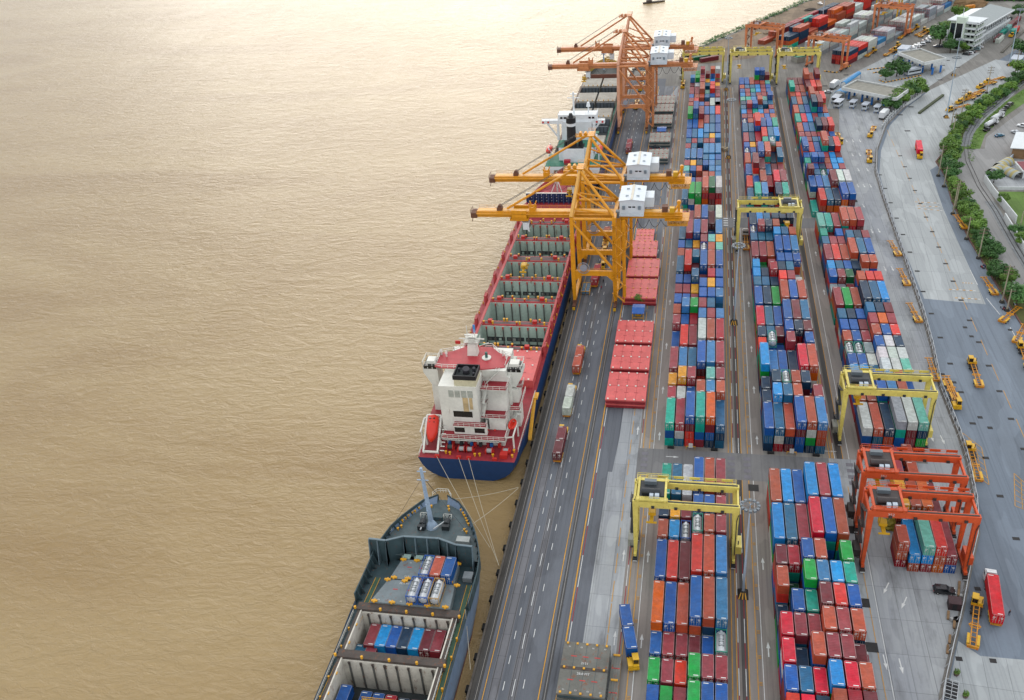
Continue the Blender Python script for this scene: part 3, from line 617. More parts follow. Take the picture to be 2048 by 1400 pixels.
for d in YARD:
    if id(d) in ids: continue
    if d['col'] == 'K':
        l, r = neigh(d, -1), neigh(d, 1); side = r if (r and r['col'] != 'K') else l
        TL.append((d, f"silver tank container in green frame, {ORD[bayno[id(d)]]} back, {ORD[d['c']]} column from left, {d['block']}"))
        continue
    bulk.add(shade(d['col'], vr), d['L'], d['x']+d['jit'], d['y'], d['tier']*CH+.02)
for i, (d, lab) in enumerate(TL): 
    make_tank(d['x'], d['y'], d['tier']*CH+.02, M_GREENF if i % 3 else M_BLUEF, lab if i % 3 else lab.replace('green frame', 'blue frame'), 'tank containers stacked in the yard')
# the skewed stacks under the red gantries
x = 47.3
for args in (('n', 20, 48.5, 171.0, 2, 'terracotta short container topmost of leftmost stack under the near red gantry'), ('n', 20, 48.4, 170.9, 1, 'terracotta short container in middle of leftmost stack under the near red gantry'), ('R', 20, 48.5, 171.2, 0, 'crimson short container at bottom of leftmost stack under the near red gantry'),
             ('l', 40, 51.1, 173.1, 1, 'light blue long container on a terracotta one under the near red gantry'), ('n', 40, 51.1, 173.1, 0, 'terracotta long container beneath the light blue one under the near red gantry'),
             ('a', 40, 53.8, 173.2, 2, 'patched pale blue long container topmost of third stack under red gantry'), ('l', 40, 53.8, 173.2, 1, 'light blue long container beneath the patched pale one under red gantry'), ('p', 40, 53.8, 173.2, 0, 'faded maroon long container at bottom of third stack under red gantry'),
             ('r', 40, 56.4, 173.3, 2, 'coral red long container topmost of fourth stack under red gantry'), ('n', 40, 56.4, 173.3, 1, 'terracotta long container beneath the coral red one under red gantry'), ('o', 40, 56.4, 173.3, 0, 'orange long container at bottom of fourth stack under red gantry'),
             ('p', 40, 58.9, 173.4, 1, 'faded maroon long container on blue one at right under red gantry'), ('b', 40, 58.9, 173.4, 0, 'blue long container beneath the faded maroon one under red gantry'),
             ('y', 40, 50.6, 187.0, 2, 'rusty yellow long container between the two red gantries'), ('n', 40, 53.2, 187.0, 2, 'terracotta long container between rusty yellow and orange ones, red gantries'), ('o', 40, 55.8, 187.0, 2, 'orange long container third from left between the two red gantries'), ('m', 40, 58.3, 187.0, 1, 'maroon long container at right between the two red gantries'),
             ('p', 40, 52.0, 200.3, 1, 'faded maroon long container behind the rusty yellow one, far red gantry'), ('n', 20, 55.6, 198.0, 1, 'terracotta short container under the far red gantry, nearer of two'), ('n', 20, 55.5, 205.2, 1, 'terracotta short container under the far red gantry, farther of two')):
    k, L, x, y, tr, lab = args
    make_container(shade(k, vr), L, x, y, tr*CH+.02, R(rng.uniform(-.6, .6)), lab, 'containers under the red gantry cranes')
    if k in 'y' or (k in 'nom' and y == 187.0) or y > 190:
        for t2 in range(tr): bulk.add(shade(rng.choice('mnpBb'), vr), L, x, y, t2*CH+.02)
# far yard: white reefers and mixed stacks set at an angle
FD, FPp = Vector((.53, .848)), Vector((.848, -.53)); FA = math.atan2(-.53, .848)
def far_row(x, y, wide, bays, seed):
    r_ = random.Random(seed)
    for i, spec in enumerate(bays):
        for c in range(wide):
            cols, top = spec
            for tr in range(max(1, top-(1 if r_.random() < .15 and c < wide-1 else 0))):
                p = Vector((x, y))+FD*(6.2+i*13.0)-FPp*(1.3+c*2.6); k = cols[tr % len(cols)] if c == 0 or r_.random() < .6 else r_.choice(cols); bulk.add(shade(k, r_), 40, p.x, p.y, tr*CH, FA)
far_row(83, 579, 4, [('mrB', 3), ('wBr', 3), ('cww', 3), ('wv', 2), ('cww', 3), ('c', 1), ('wcw', 3), ('wcw', 3), ('wwc', 2), ('wcc', 3), ('cww', 2), ('wvw', 3), ('wcw', 3)], 5)
far_row(69, 600, 4, [('cww', 3), ('cwc', 3), ('wcw', 3), ('cwww', 4), ('wcwc', 3), ('wwcw', 4), ('cwcw', 3), ('wcww', 4), ('cwww', 3), ('wwcw', 3), ('wcw', 3)], 6)
far_row(52, 617, 3, [('ToBn', 3), ('mBBn', 4), ('Bnbn', 3), ('mBrr', 4), ('moo', 2), ('mnno', 4), ('mnrn', 4), ('Bww', 3), ('mrrr', 4), ('Bcm', 3), ('TBn', 3), ('mBb', 3)], 8)
far_row(38, 630, 2, [('n', 1), ('nn', 2), ('pm', 2), ('pp', 2), ('nTn', 2), ('pm', 2), ('mB', 2), ('pB', 2)], 9)
for (u, v, k) in ((1402, 120, 'G'), (1418, 122, 'm')): p = g(u, v); bulk.add(shade(k, vr), 40, p.x, p.y, 0, R(-60))
RACKM = paint('rack_red', '9b3a3c', .6, .3, .5, .2)
def rack_row(x, y, wide, n, what, seed):
    r_ = random.Random(seed)
    for i in range(1, n):
        p = Vector((x, y))+FD*(i*13.0-.35)-FPp*.1; t = thing('reefer_rack', f'red steel access rack in the {what} white stack row, {ORD[i-1]} from its near end', 'access rack', (p.x, p.y, 0), FA, 'red access racks'); m = MB(); W_ = wide*2.6; H_ = 8.4
        for k in range(wide*2+1): m.beam((-W_*k/(wide*2), 0, 0), (-W_*k/(wide*2), 0, H_), .1)
        for z in (2.5, 5.1, 7.7): m.beam((0, 0, z), (-W_, 0, z), .22, .1); m.rail([(0, 0, z), (-W_, 0, z)], 1.0, 3, .05)
        m.build('frame', RACKM, t)
rack_row(83, 579, 4, 13, 'front', 1); rack_row(69, 600, 4, 11, 'middle', 2)
bulk.build('stacked_containers', 'remaining stacked shipping containers of many colours across the yard')
# ================================================================ CRANES
def rtg(label, group, col, x0, x1, y0, y1, trol, side, ang=0, num=None, drop=6.5, detail=True, zt=18.0):
    """rubber-tyred gantry: local frame, x across the span, y along the yard; y0/y1 the two girders"""
    cx, cy = (x0+x1)/2, (y0+y1)/2; t = thing('gantry_crane', label, 'gantry crane', (cx, cy, 0), ang, group)
    X0, X1, Y0, Y1 = x0-cx, x1-cx, y0-cy, y1-cy; main, dark, trim = col; zg = zt-1.7
    for y in (Y0, Y1):
        m = MB(); m.box(X0-.3, y-.55, zg, X1+.3, y+.55, zt); m.mat(1); m.box(X0, y-.2, zt, X1, y+.2, zt+.12)
        for i in range(4): m.box(X0+4+i*5.2, y-.9, zg+.1, X0+4.7+i*5.2, y-.56, zg+.7)
        m.build('girder', [main, dark], t)
        for x, s in ((X0, 1), (X1, -1)):
            m = MB(); m.beam((x+s*.35, y, 2.0), (x+s*.35, y, zg), .75, .75, 1.25, 1.0)
            if x == X1 and y == Y0: m.mat(1); m.tube([(x+.15, y-.62, zg-.4), (x-.2, y-.62, zg-2.2), (x-.2, y-.6, 3.5)], .1)
            m.build('leg', [main, dark], t)
    for x, s in ((X0, 1), (X1, -1)):
        MB().box(x-.05 if s > 0 else x-.65, Y0-1.2, 1.35, x+.65 if s > 0 else x+.05, Y1+1.2, 2.15).build('sill_beam', main, t)
        MB().box(x-.2, Y0+.6, zg+.3, x+.2, Y1-.6, zg+1.2).build('end_tie', main, t)
        for y in (Y0, Y1):
            b = MB(); b.box(x+s*.3-.45, y-1.3, .75, x+s*.3+.45, y+1.3, 1.35); b.box(x+s*.3-.55, y-1.75, .35, x+s*.3+.55, y-1.35, 1.0); bo = b.build('bogie', dark, t)
            for dy in (-.85, .85): MB().cyl((x+s*.3-.3, y+dy, .62), (x+s*.3+.3, y+dy, .62), .6, n=14).build('tyre', WHEELM, bo)
            k = MB(); k.box(x+s*.3-.5, y-1.85, .3, x+s*.3+.5, y-1.76, .55); k.build('reflector', W_MARK, bo)
    if detail:
        m = MB(); m.box(X0+.3, Y1+.56, zt-.6, X1-.3, Y1+1.5, zt-.5); m.rail([(X0+.3, Y1+1.45, zt-.5), (X1-.3, Y1+1.45, zt-.5)], 1.1, 2.2)
        for i in range(5): m.box(X0+5+i*3.7, Y1+1.55, zt-.2, X0+7.4+i*3.7, Y1+1.7, zt+.5)
        m.build('walkway', [main], t)
        m = MB(); s = 1                            # ladder and stair tower on the left legs
        for i in range(6):
            z0 = 2.2+i*2.4; ya, yb = (Y0+.8, Y1-.8) if i % 2 == 0 else (Y1-.8, Y0+.8); m.beam((X0-.55, ya, z0), (X0-.55, yb, z0+2.4), .7, .16)
            m.rail([(X0-.9, ya, z0), (X0-.9, yb, z0+2.4)], 1.0, 2.5, .035)
        m.build('stair', dark, t)
        b = MB(); b.box(X0-1.55, Y0+1.2, 2.2, X0-.1, Y0+4.6, 4.3); b.mat(1); b.box(X0-1.6, Y0+1.6, 2.7, X0-1.56, Y0+4.2, 3.9); b.build('electrical_cabinet', [dark if side == 'd' else paint('cabinet_grey', '9a9a8e', .6, .35), dark], t)
        b = MB(); b.box(X1-.1, Y0+1.2, 2.2, X1+1.5, Y0+5.2, 4.4); b.mat(1); b.cyl((X1+.7, Y0+2.2, 4.4), (X1+.7, Y0+2.2, 5.4), .14); b.build('diesel_generator', [main, dark], t)
    # trolley
    xa, xb = X0+trol, X0+trol+6.2; T = MB()
    for x in (xa, xb): T.box(x-.25, Y0-.7, zt+.14, x+.25, Y1+.7, zt+.75)
    for y in (Y0, Y1): T.box(xa-.6, y-.5, zt+.14, xb+.6, y+.5, zt+.55)
    T.mat(1); T.box(xa+.26, Y0+1.2, zt+.3, xb-.26, Y1-.6, zt+.5)
    T.mat(0); T.rail([(xa-.5, Y0-.7, zt+.6), (xb+.5, Y0-.7, zt+.6)], 1.1, 1.8); T.rail([(xa-.5, Y1+.7, zt+.6), (xb+.5, Y1+.7, zt+.6)], 1.1, 1.8); T.rail([(xa-.5, Y0-.7, zt+.6), (xa-.5, Y1+.7, zt+.6)], 1.1, 1.8)
    tr = T.build('trolley', [main, dark], t)
    h = MB(); h.cyl((xa+.7, Y0+1.9, zt+1.25), (xb-1.2, Y0+1.9, zt+1.25), .72, n=14); h.build('hoist_drum', dark, tr)
    h = MB(); h.box(xa+2.6, Y0+.2, zt+.5, xa+3.5, Y0+1.1, zt+1.4); h.box(xa+3.8, Y0+.2, zt+.5, xa+4.8, Y0+1.1, zt+1.5); h.build('hoist_motor', trim, tr)
    h = MB(); h.box(xa+1.2, Y1-2.0, zt+.5, xb-2.2, Y1-.9, zt+1.5); h.build('drive_cabinet', MATS['switch_grey'], tr)
    h = MB(); h.box(xa+.6, Y0+2.8, zt-3.6, xa+2.2, Y0+4.6, zt-1.4); h.mat(1); h.box(xa+.55, Y0+2.9, zt-3.0, xa+2.25, Y0+4.5, zt-1.9); h.box(xa+.7, Y0+2.74, zt-3.4, xa+2.1, Y0+2.79, zt-1.7); h.mat(0); h.box(xa+.8, Y0+3, zt-1.4, xa+2, Y0+4.4, zt+.3); h.build('operator_cabin', [main, DGLASS], tr)
    xm, ym = (xa+xb)/2, 0; zs = zt-drop; s = MB()
    s.box(xm-.45, -3.0, zs, xm+.45, 3.0, zs+.35); s.box(xm-1.22, -3.1, zs-.1, xm+1.22, -2.8, zs+.3); s.box(xm-1.22, 2.8, zs-.1, xm+1.22, 3.1, zs+.3); s.box(xm-.9, -.9, zs+.35, xm+.9, .9, zs+1.2)
    sp = s.build('spreader', SPREADM, t); r_ = MB()
    for dx in (-.8, .8):
        for dy in (-.8, .8): r_.beam((xm+dx, dy, zs+1.1), (xm+dx*1.2, dy*1.4, zt+.4), .06)
    r_.build('hoist_rope', RAILM, t)
    if num: text_wall(num, 1.0, W_MARK, (X0+trol+3.6, Y0-.57, zt-.85), t, name='crane_number')
    return t
paint('switch_grey', '6f787e', .5, .3); DGLASS = paint('dark_glass', '14181c', .12, .1, .7); SPREADM = paint('spreader_yellow', 'd8a512', .5, .3)
YG = (paint('pale_yellow_paint', 'e2cf68', .45, .3, .5, .12), paint('crane_dark_grey', '2c3034', .6, .3), paint('motor_pale', 'c2ccd6', .5, .2))
RG = (paint('red_orange_paint', 'd4521f', .45, .3, .5, .12), paint('crane_dark_red', '39302f', .6, .35), YG[2])
OG = (paint('salmon_orange_paint', 'd9814f', .5, .3, .5, .15), paint('crane_rust_brown', '6d4530', .7, .4), YG[2])
rtg('pale yellow gantry crane straddling the nearest container rows beside the quay', 'rubber tyred gantry cranes', YG, -12.2, 11.25, 164.9, 171.9, .9, 'l', drop=7.2)
rtg('pale yellow gantry crane over the white containers on the right', 'rubber tyred gantry cranes', YG, 39.6, 62.2, 214.4, 221.8, .9, 'l', drop=5.6)
rtg('pale yellow gantry crane in the middle with its trolley at right end', 'rubber tyred gantry cranes', YG, 14.6, 37.5, 331.2, 338.4, 15.2, 'l', drop=8.5)
rtg('pale yellow gantry crane at far end of the left container block', 'rubber tyred gantry cranes', YG, -11.9, 11.2, 549, 556, 1.5, 'l', drop=5)
rtg('pale yellow gantry crane with trolley low at left, far end middle block', 'rubber tyred gantry cranes', YG, 14.8, 37.5, 546, 553, 2, 'l', drop=9)
rtg('pale yellow gantry crane at far end of the right container block', 'rubber tyred gantry cranes', YG, 40.3, 63, 543, 550, 1, 'l', drop=9)
rtg('red orange gantry crane nearest the camera, over the skewed container stacks', 'rubber tyred gantry cranes', RG, 39.6, 62.2, 166.9, 173.8, .9, 'd', num='352', drop=7.5)
rtg('red orange gantry crane numbered 351, second from the camera', 'rubber tyred gantry cranes', RG, 39.9, 62.4, 180.2, 187.6, .9, 'd', num='351', drop=5)
rtg('salmon orange gantry crane over the red and blue far container stack', 'orange yard gantry cranes', OG, 70.5-11.0, 70.5+11.0, 572, 578.5, 2, 'l', ang=FA, drop=6)
rtg('salmon orange gantry crane at left over the mixed red far stack', 'orange yard gantry cranes', OG, 36-11, 36+11, 604, 610.5, 3, 'l', ang=FA, drop=6)
rtg('salmon orange gantry crane farthest back among the white stacks', 'orange yard gantry cranes', OG, 117-11, 117+11, 646, 652.5, 2, 'l', ang=FA, drop=6)
# yellow container handlers among the far white stacks
for i, (u, v, hh, lab) in enumerate(((1742, 22, 17, 'tall yellow stacking crane behind the far mixed container stack'), (1782, 45, 15, 'tall yellow stacking crane between the far white stacks'))):
    p = g(u, v); t = thing('straddle_crane', lab, 'stacking crane', (p.x, p.y, 0), FA, 'yellow stacking cranes')
    for sx in (-4.5, 4.5):
        m = MB()
        for sy in (-3.5, 3.5): m.beam((sx, sy, .8), (sx, sy*.6, hh), .8)
        m.beam((sx, -4.5, .9), (sx, 4.5, .9), .7); m.build('side_frame', SPREADM, t)
        for sy in (-3.6, -1.2, 1.2, 3.6): MB().cyl((sx-.3, sy, .7), (sx+.3, sy, .7), .7, n=10).build('wheel', WHEELM, t)
    m = MB(); m.box(-5, -2.4, hh, 5, 2.4, hh+1.0); m.rail([(-5, -2.4, hh+1), (5, -2.4, hh+1)]); m.box(-2.4, -2, hh+1, 2, 1, hh+2.4); m.build('top_frame', SPREADM, t)
    m = MB(); m.box(-1.2, -3, hh-6, 1.2, 3, hh-5.4); m.beam((-.8, 0, hh-5.4), (-.8, 0, hh), .2); m.beam((.8, 0, hh-5.4), (.8, 0, hh), .2); m.build('spreader', SPREADM, t)

# ---- ship-to-shore cranes
def quay_crane(label, yc, main, pale, house, group, trol, drop, full=True, cab=None):
    t = thing('quay_crane', label, 'quay crane', (-34.4, yc, 0), 0, group); XL, XR, D = -7.1, 7.1, 8.0; dark = MATS['crane_rust_brown']; zb = 31.0
    ZA = 48.6
    for x in (XL, XR):
        for y in (-D, D):
            m = MB(); m.beam((x, y, 2.6), (x, y, 13), .95, .95, 1.5); m.beam((x, y, 13), (x, y, 34.2), 1.5, 1.5, 1.2); m.build('leg', pale if x < 0 and y < 0 and full == 'pale' else main, t)
            b = MB(); b.box(x-.5, y-3.2, .9, x+.5, y+3.2, 1.9); b.box(x-.7, y-.7, 1.9, x+.7, y+.7, 2.8); bo = b.build('bogie', dark, t)
            for k in range(4): MB().cyl((x-.18, y-2.7+k*1.8, .5), (x+.18, y-2.7+k*1.8, .5), .45, n=10).build('wheel', RAILM, bo)
            MB().box(x-.45, y-3.7, .5, x+.45, y-3.2, 1.4).build('buffer', SPREADM, bo)
        MB().box(x-.55, -D+1, 2.3, x+.55, D-1, 3.6).build('sill_beam', main, t); MB().box(x-.6, -D+.7, 32.6, x+.6, D-.7, 34.0).build('cross_beam', main, t)
    for y in (-D, D):
        m = MB(); m.box(XL+.7, y-.55, 12.5, XR-.7, y+.55, 14.3)
        for s, x in ((1, XL+.7), (-1, XR-.7)): m.hexa([(x, y-.5, 10.6), (x+s*.1, y-.5, 10.6), (x+s*.1, y+.5, 10.6), (x, y+.5, 10.6), (x, y-.5, 12.5), (x+s*2.0, y-.5, 12.5), (x+s*2.0, y+.5, 12.5), (x, y+.5, 12.5)])
        m.rail([(XL+1, y-.5, 14.3), (XR-1, y-.5, 14.3)], 1.1, 2); m.build('portal_beam', main, t)
        MB().cyl((XL+.5, y, 33.4), (XR-.6, y, 33.4), .52, n=10).build('tie_beam', main, t)
        MB().cyl((XL+.3, y, 32.0), (XR-.3, y, 14.6), .48, n=10).build('brace', main, t)
        # A-frame
        MB().beam((XL, y, 34.2), (XL+2.6, y*.22, ZA), 1.15, 1.15, .8).build('mast_post', pale if y < 0 else main, t)
        MB().cyl((XL+2.7, y*.25, ZA-.6), (XR-.2, y*.92, 34.3), .5, n=10).build('back_stay', main, t)
        MB().cyl((XL+.6, y*.85, 36.6), (XR-.6, y*.8, 34.6), .34, n=8).build('brace', main, t)
        MB().cyl((XL+1.2, y*.6, 41.5), (XR-3, y*.9, 36.8), .28, n=8).build('brace', main, t)
    m = MB(); m.box(XL+1.5, -2.6, ZA, XL+4, 2.6, ZA+.35); m.rail([(XL+1.5, -2.6, ZA+.35), (XL+4, -2.6, ZA+.35), (XL+4, 2.6, ZA+.35), (XL+1.5, 2.6, ZA+.35)], 1.1, 1.3)
    m.box(XL-2.8, -1.4, ZA-.6, XL+1.5, 1.4, ZA-.2); m.rail([(XL-2.8, -1.4, ZA-.2), (XL+1.5, -1.4, ZA-.2)], 1.1, 1.4); m.cyl((XL-1.2, -.9, ZA+.4), (XL-1.2, .9, ZA+.4), .6); m.cyl((XL+.6, -.9, ZA+.4), (XL+.6, .9, ZA+.4), .6); m.build('apex_platform', main, t)
    # boom and girder: a deep box with side walkways
    def box_beam(name, xa, xb, w):
        m = MB(); m.box(xa, -w, zb, xb, w, zb+2.1); m.mat(1); m.box(xa+.4, -w+.7, zb+2.1, xb-.4, w-.7, zb+2.16); m.mat(0)
        for s in (-1, 1): m.box(xa, s*(w+.75)-.45, zb+1.5, xb, s*(w+.75)+.45, zb+1.6); m.rail([(xa, s*(w+1.15), zb+1.6), (xb, s*(w+1.15), zb+1.6)], 1.1, 2.6, .04)
        return m.build(name, [main, pale], t)
    bo = box_beam('boom', -41.0, XL-.8, 1.5); gi = box_beam('girder', XL-.6, 29.2, 1.5)
    m = MB(); m.box(-43.2, -2.0, zb-.2, -41, 2.0, zb+1.6); m.rail([(-43.2, -2, zb+1.6), (-41, -2, zb+1.6)]); m.rail([(-43.2, -2, zb+1.6), (-43.2, 2, zb+1.6)]); m.beam((-42.6, -1.5, zb-.2), (-42.9, -1.5, zb-1.6), .2); m.build('boom_tip', dark, t)
    MB().cyl((XL+1.2, 0, ZA-.3), (-30.5, 0, zb+2.6), .42, n=10).build('fore_stay', main, t)
    m = MB()
    for dy in (-.9, -.5, .5, .9): m.beam((XL-1.2, dy, ZA+.8), (-33.0, dy, zb+3.6), .07)
    m.build('boom_rope', RAILM, t)
    m = MB(); m.box(-34, -1, zb+2.1, -32.2, 1, zb+3.2); m.cyl((-33.1, -.8, zb+3.5), (-33.1, .8, zb+3.5), .6); m.build('sheave_block', dark, t)
    m = MB()
    for y in (-1.1, 1.1): m.box(-22.6, y-.15, zb+2.1, -20.4, y+.15, zb+3.6); m.beam((-22.2, y, zb+3.6), (-22.6, y, zb+5), .35); m.beam((-20.8, y, zb+3.6), (-20.4, y, zb+5), .35)
    m.build('boom_latch', main, t)
    # machinery house
    hx0, hx1, hy0, hy1, hz = 8.6, 16.6, -3.8, 8.6, zb+2.2; m = MB(); hm = (hx0+hx1)/2
    pts = [(hx0, hz), (hx1, hz), (hx1, hz+5.0), (hm, hz+5.4), (hx0, hz+5.0)]
    m.loft([[(px, hy0, pz) for px, pz in pts], [(px, hy1, pz) for px, pz in pts]])
    ho = m.build('machinery_house', house, t); m = MB()
    for s in (-1, 1): m.hexa([(hm, hy0-.3, hz+5.47), (hm+s*4.3, hy0-.3, hz+5.0), (hm+s*4.3, hy1+.3, hz+5.0), (hm, hy1+.3, hz+5.47), (hm, hy0-.3, hz+5.62), (hm+s*4.3, hy0-.3, hz+5.15), (hm+s*4.3, hy1+.3, hz+5.15), (hm, hy1+.3, hz+5.62)])
    rf = m.build('roof', house, ho); MB().box(hm-.4, hy0-.25, hz+5.62, hm+.4, hy1+.25, hz+5.72).build('ridge_strip', paint('ridge_cream', 'd6cdbb', .6, .2), rf)
    m = MB()
    for x in (hx0+1.8, hx1-2.6):
        for y in (hy0+3, hy1-3.4): m.box(x, y, hz+5.3, x+.95, y+.5, hz+5.75)
    m.build('roof_vent', paint('vent_grey', '9aa5ad', .5, .2), rf)
    for x in (hx0+2.9, hx0+4.2): MB().box(x, hy0-.04, hz+2.6, x+1.0, hy0+.02, hz+3.1).build('window', DGLASS, ho)
    for x in (hx0+.9, hx1-1.9): MB().box(x, hy0-.5, hz+2.1, x+.9, hy0-.02, hz+3.3).build('air_conditioner', paint('ac_grey', '77858f', .5, .3), ho)
    m = MB(); m.rail([(hx0, hy0-.7, hz), (hx1, hy0-.7, hz)], 1.0, 1.6, .05); m.box(hx0, hy0-.9, hz-.12, hx1, hy0, hz); m.build('house_gallery', house, ho)
    MB().box(hx1+.02, 1.5, hz+.6, hx1+3.0, 7.5, hz+4.0).build('annex', house, ho); MB().box(hx0-1.3, hy0, hz-1.2, hx0-.05, hy0+1.6, hz+1.2).build('switch_box', paint('switch_grey', '8f989e', .5, .3), ho)
    # tail platform with service crane
    m = MB(); m.box(23.5, -3.4, zb-.1, 31.5, 3.4, zb+.15); m.rail([(23.5, -3.4, zb+.15), (31.5, -3.4, zb+.15), (31.5, 3.4, zb+.15), (23.5, 3.4, zb+.15)], 1.1, 1.6); m.box(24.5, -4.0, zb-1.6, 31.0, 3.0, zb-1.5); m.rail([(24.5, -4, zb-1.5), (31, -4, zb-1.5)], 1.1, 1.5)
    for x in (24.5, 31): m.beam((x, -3.4, zb-1.5), (x, -3.4, zb), .2)
    m.build('tail_platform', [main], t); m = MB(); m.box(22.5, -1.6, zb+2.1, 24.4, .8, zb+4.2); m.build('winch', dark, t); MB().box(25.0, -2.2, zb+2.2, 26.6, -.6, zb+4.0).build('counter_box', SPREADM, t)
    m = MB(); m.beam((28, 0, zb+2.1), (28, 0, zb+5), .7); m.beam((28, 0, zb+4.8), (26.4, -1.6, zb+2.4), .5); m.cyl((28, -.5, zb+5.2), (28, .6, zb+5.2), .7); m.build('service_crane', main, t)
    # stairs zig-zag on the landside legs
    m = MB(); x = XR+1.6; n = 9; zz = 3.0
    for i in range(n):
        a, b = (-D-.2, -D+4.2) if i % 2 == 0 else (-D+4.2, -D-.2); dz = 3.2
        xa, xb = (x-1.8, x+1.5) if i % 2 else (x+1.5, x-1.8)
        m.beam((xa, -D-1.0, zz), (xb, -D-1.0, zz+dz), .8, .16); m.rail([(xa, -D-1.4, zz), (xb, -D-1.4, zz+dz)], 1.0, 3, .05); m.box(xb-.6, -D-1.6, zz+dz-.08, xb+.6, -D-.5, zz+dz); zz += dz
    for xx in (x-1.9, x+1.7): m.beam((xx, -D-.9, 2.5), (xx, -D-.9, zz), .22)
    m.build('stair', main, t)
    m = MB(); m.beam((x+1.4, -D+2.4, 2.6), (x+1.4, -D+2.4, 32), 1.1); m.build('lift_shaft', main, t)
    # cable reel on the portal
    re = MB(); q = (XL+3.6, -D-.9, 15.6); n = 20
    for i in range(n):
        a, b = 2*math.pi*i/n, 2*math.pi*(i+1)/n
        for rr in (2.05, 1.2): re.beam((q[0]+rr*math.cos(a), q[1], q[2]+rr*math.sin(a)), (q[0]+rr*math.cos(b), q[1], q[2]+rr*math.sin(b)), .14)
        re.beam((q[0]+.6*math.cos(a), q[1], q[2]+.6*math.sin(a)), (q[0]+2.05*math.cos(a), q[1], q[2]+2.05*math.sin(a)), .09)
    re.cyl((q[0], q[1]-.3, q[2]), (q[0], q[1]+.5, q[2]), 1.15, n=16); re.build('cable_reel', paint('reel_grey', '9c9ca4' if full is True else '8f78a8', .5, .3), t)
    # festoon loops
    m = MB()
    for i in range(5):
        xa, xb = 10.5+i*3.9, 14.4+i*3.9; dp = 3.6-.4*i; pts = [(xa+(xb-xa)*k/8, -1.9, zb-.2-dp*4*(k/8)*(1-k/8)) for k in range(9)]; m.tube(pts, .09, 5)
    for i in range(2):
        xa, xb = -24+i*5.5, -18.5+i*5.5; pts = [(xa+(xb-xa)*k/8, -1.9, zb-.2-2.6*4*(k/8)*(1-k/8)) for k in range(9)]; m.tube(pts, .07, 5)
    m.build('festoon_cable', RAILM, t)
    # trolley, cab, spreader
    m = MB(); m.box(trol-3.2, -2.7, zb-.9, trol+3.2, 2.7, zb-.15); m.rail([(trol-3.2, -3, zb-.6), (trol+3.2, -3, zb-.6)], 1.0, 1.4)
    for s in (-1, 1): m.box(trol-2.6, s*2.4-.3, zb-.15, trol+2.6, s*2.4+.3, zb+2.9)
    tr = m.build('trolley', [main], t)
    m = MB(); m.box(trol+1.2, -3.0, zb-4.0, trol+3.4, -.4, zb-1.5); m.mat(1); m.box(trol+1.15, -2.8, zb-3.6, trol+3.45, -.6, zb-2.2); m.mat(0); m.beam((trol+.4, -1.6, zb-.9), (trol+3.4, -3.1, zb-4.6), .3); m.build('operator_cabin', [MATS['cabin_white'], DGLASS], tr)
    zs = zb-drop; s = MB(); xs = trol
    s.box(xs-1.2, -.6, zs, xs+1.2, .6, zs+.6); s.box(xs-1.22, -3.05, zs-.3, xs+1.22, -2.75, zs+.2); s.box(xs-1.22, 2.75, zs-.3, xs+1.22, 3.05, zs+.2); s.box(xs-.35, -3, zs-.1, xs+.35, 3, zs+.4); s.box(xs-1.0, -1.3, zs+1.2, xs+1.0, 1.3, zs+1.8); s.beam((xs, 0, zs+.6), (xs, 0, zs+1.2), .5)
    s.build('spreader', SPREADM, t); r_ = MB()
    for dx in (-.9, .9):
        for dy in (-1, 1): r_.beam((xs+dx, dy, zs+1.8), (xs+dx*1.5, dy*1.5, zb-.9), .05)
    r_.build('hoist_rope', RAILM, t); return t
paint('cabin_white', 'd5d9dc', .4, .15)
AMB = paint('amber_yellow_paint', 'e2980e', .42, .25, .5, .08); AMB2 = paint('amber_pale_paint', 'e6ad55', .45, .2); SAL = paint('salmon_paint', 'cf8450', .5, .3, .5, .15); SAL2 = paint('salmon_pale_paint', 'dca283', .5, .25); HSE = paint('house_white', 'd2d9de', .5, .12)
quay_crane('amber yellow quay crane nearest, its spreader hanging over open hold', 293.5, AMB, AMB2, HSE, 'ship to shore cranes', -26.0, 20.5)
quay_crane('amber yellow quay crane second from nearest, behind first white machinery house', 325.4, AMB, AMB2, HSE, 'ship to shore cranes', -13, 5)
quay_crane('faded salmon orange quay crane over the far ship, nearer of pair', 475.0, SAL, SAL2, HSE, 'ship to shore cranes', -25, 6, 'pale')
quay_crane('faded salmon orange quay crane farthest along the quay', 507.5, SAL, SAL2, HSE, 'ship to shore cranes', -16, 6, 'pale')
# ================================================================ SHIPS
def hull(parent, st, mats, zb=-3.6, boot=-2.4, transom=True):
    """st: stations (y, xl, xr, zdeck, inset at water, y shift at water)"""
    m = MB(); FR = [0, .3, .55, .72, .85, .94, 1.0]
    def ring(s, k):
        y, xl, xr, zd, ins, dy = s; f = FR[k]; q = ins*(.25*f+.75*f**4); return (xl+q, y+dy*f, zd+(zb-zd)*f), (xr-q, y+dy*f, zd+(zb-zd)*f)
    for k in range(len(FR)-1):
        m.mat(1 if ring(st[1], k)[0][2] < boot+.3 else 0)
        for a, b in zip(st, st[1:]):
            (al, ar), (bl, br) = ring(a, k), ring(b, k); (cl, cr), (dl, dr) = ring(a, k+1), ring(b, k+1)
            m.face([al, bl, dl, cl]); m.face([br, ar, cr, dr])
        if transom: m.face([ring(st[0], k)[1], ring(st[0], k)[0], ring(st[0], k+1)[0], ring(st[0], k+1)[1]])
    return m.build('hull', mats, parent)
def deck_poly(m, st, z=None, ins=.0):
    for a, b in zip(st, st[1:]):
        za, zb_ = (a[3], b[3]) if z is None else (z, z); m.face([(a[1]+ins, a[0], za), (a[2]-ins, a[0], za), (b[2]-ins, b[0], zb_), (b[1]+ins, b[0], zb_)])
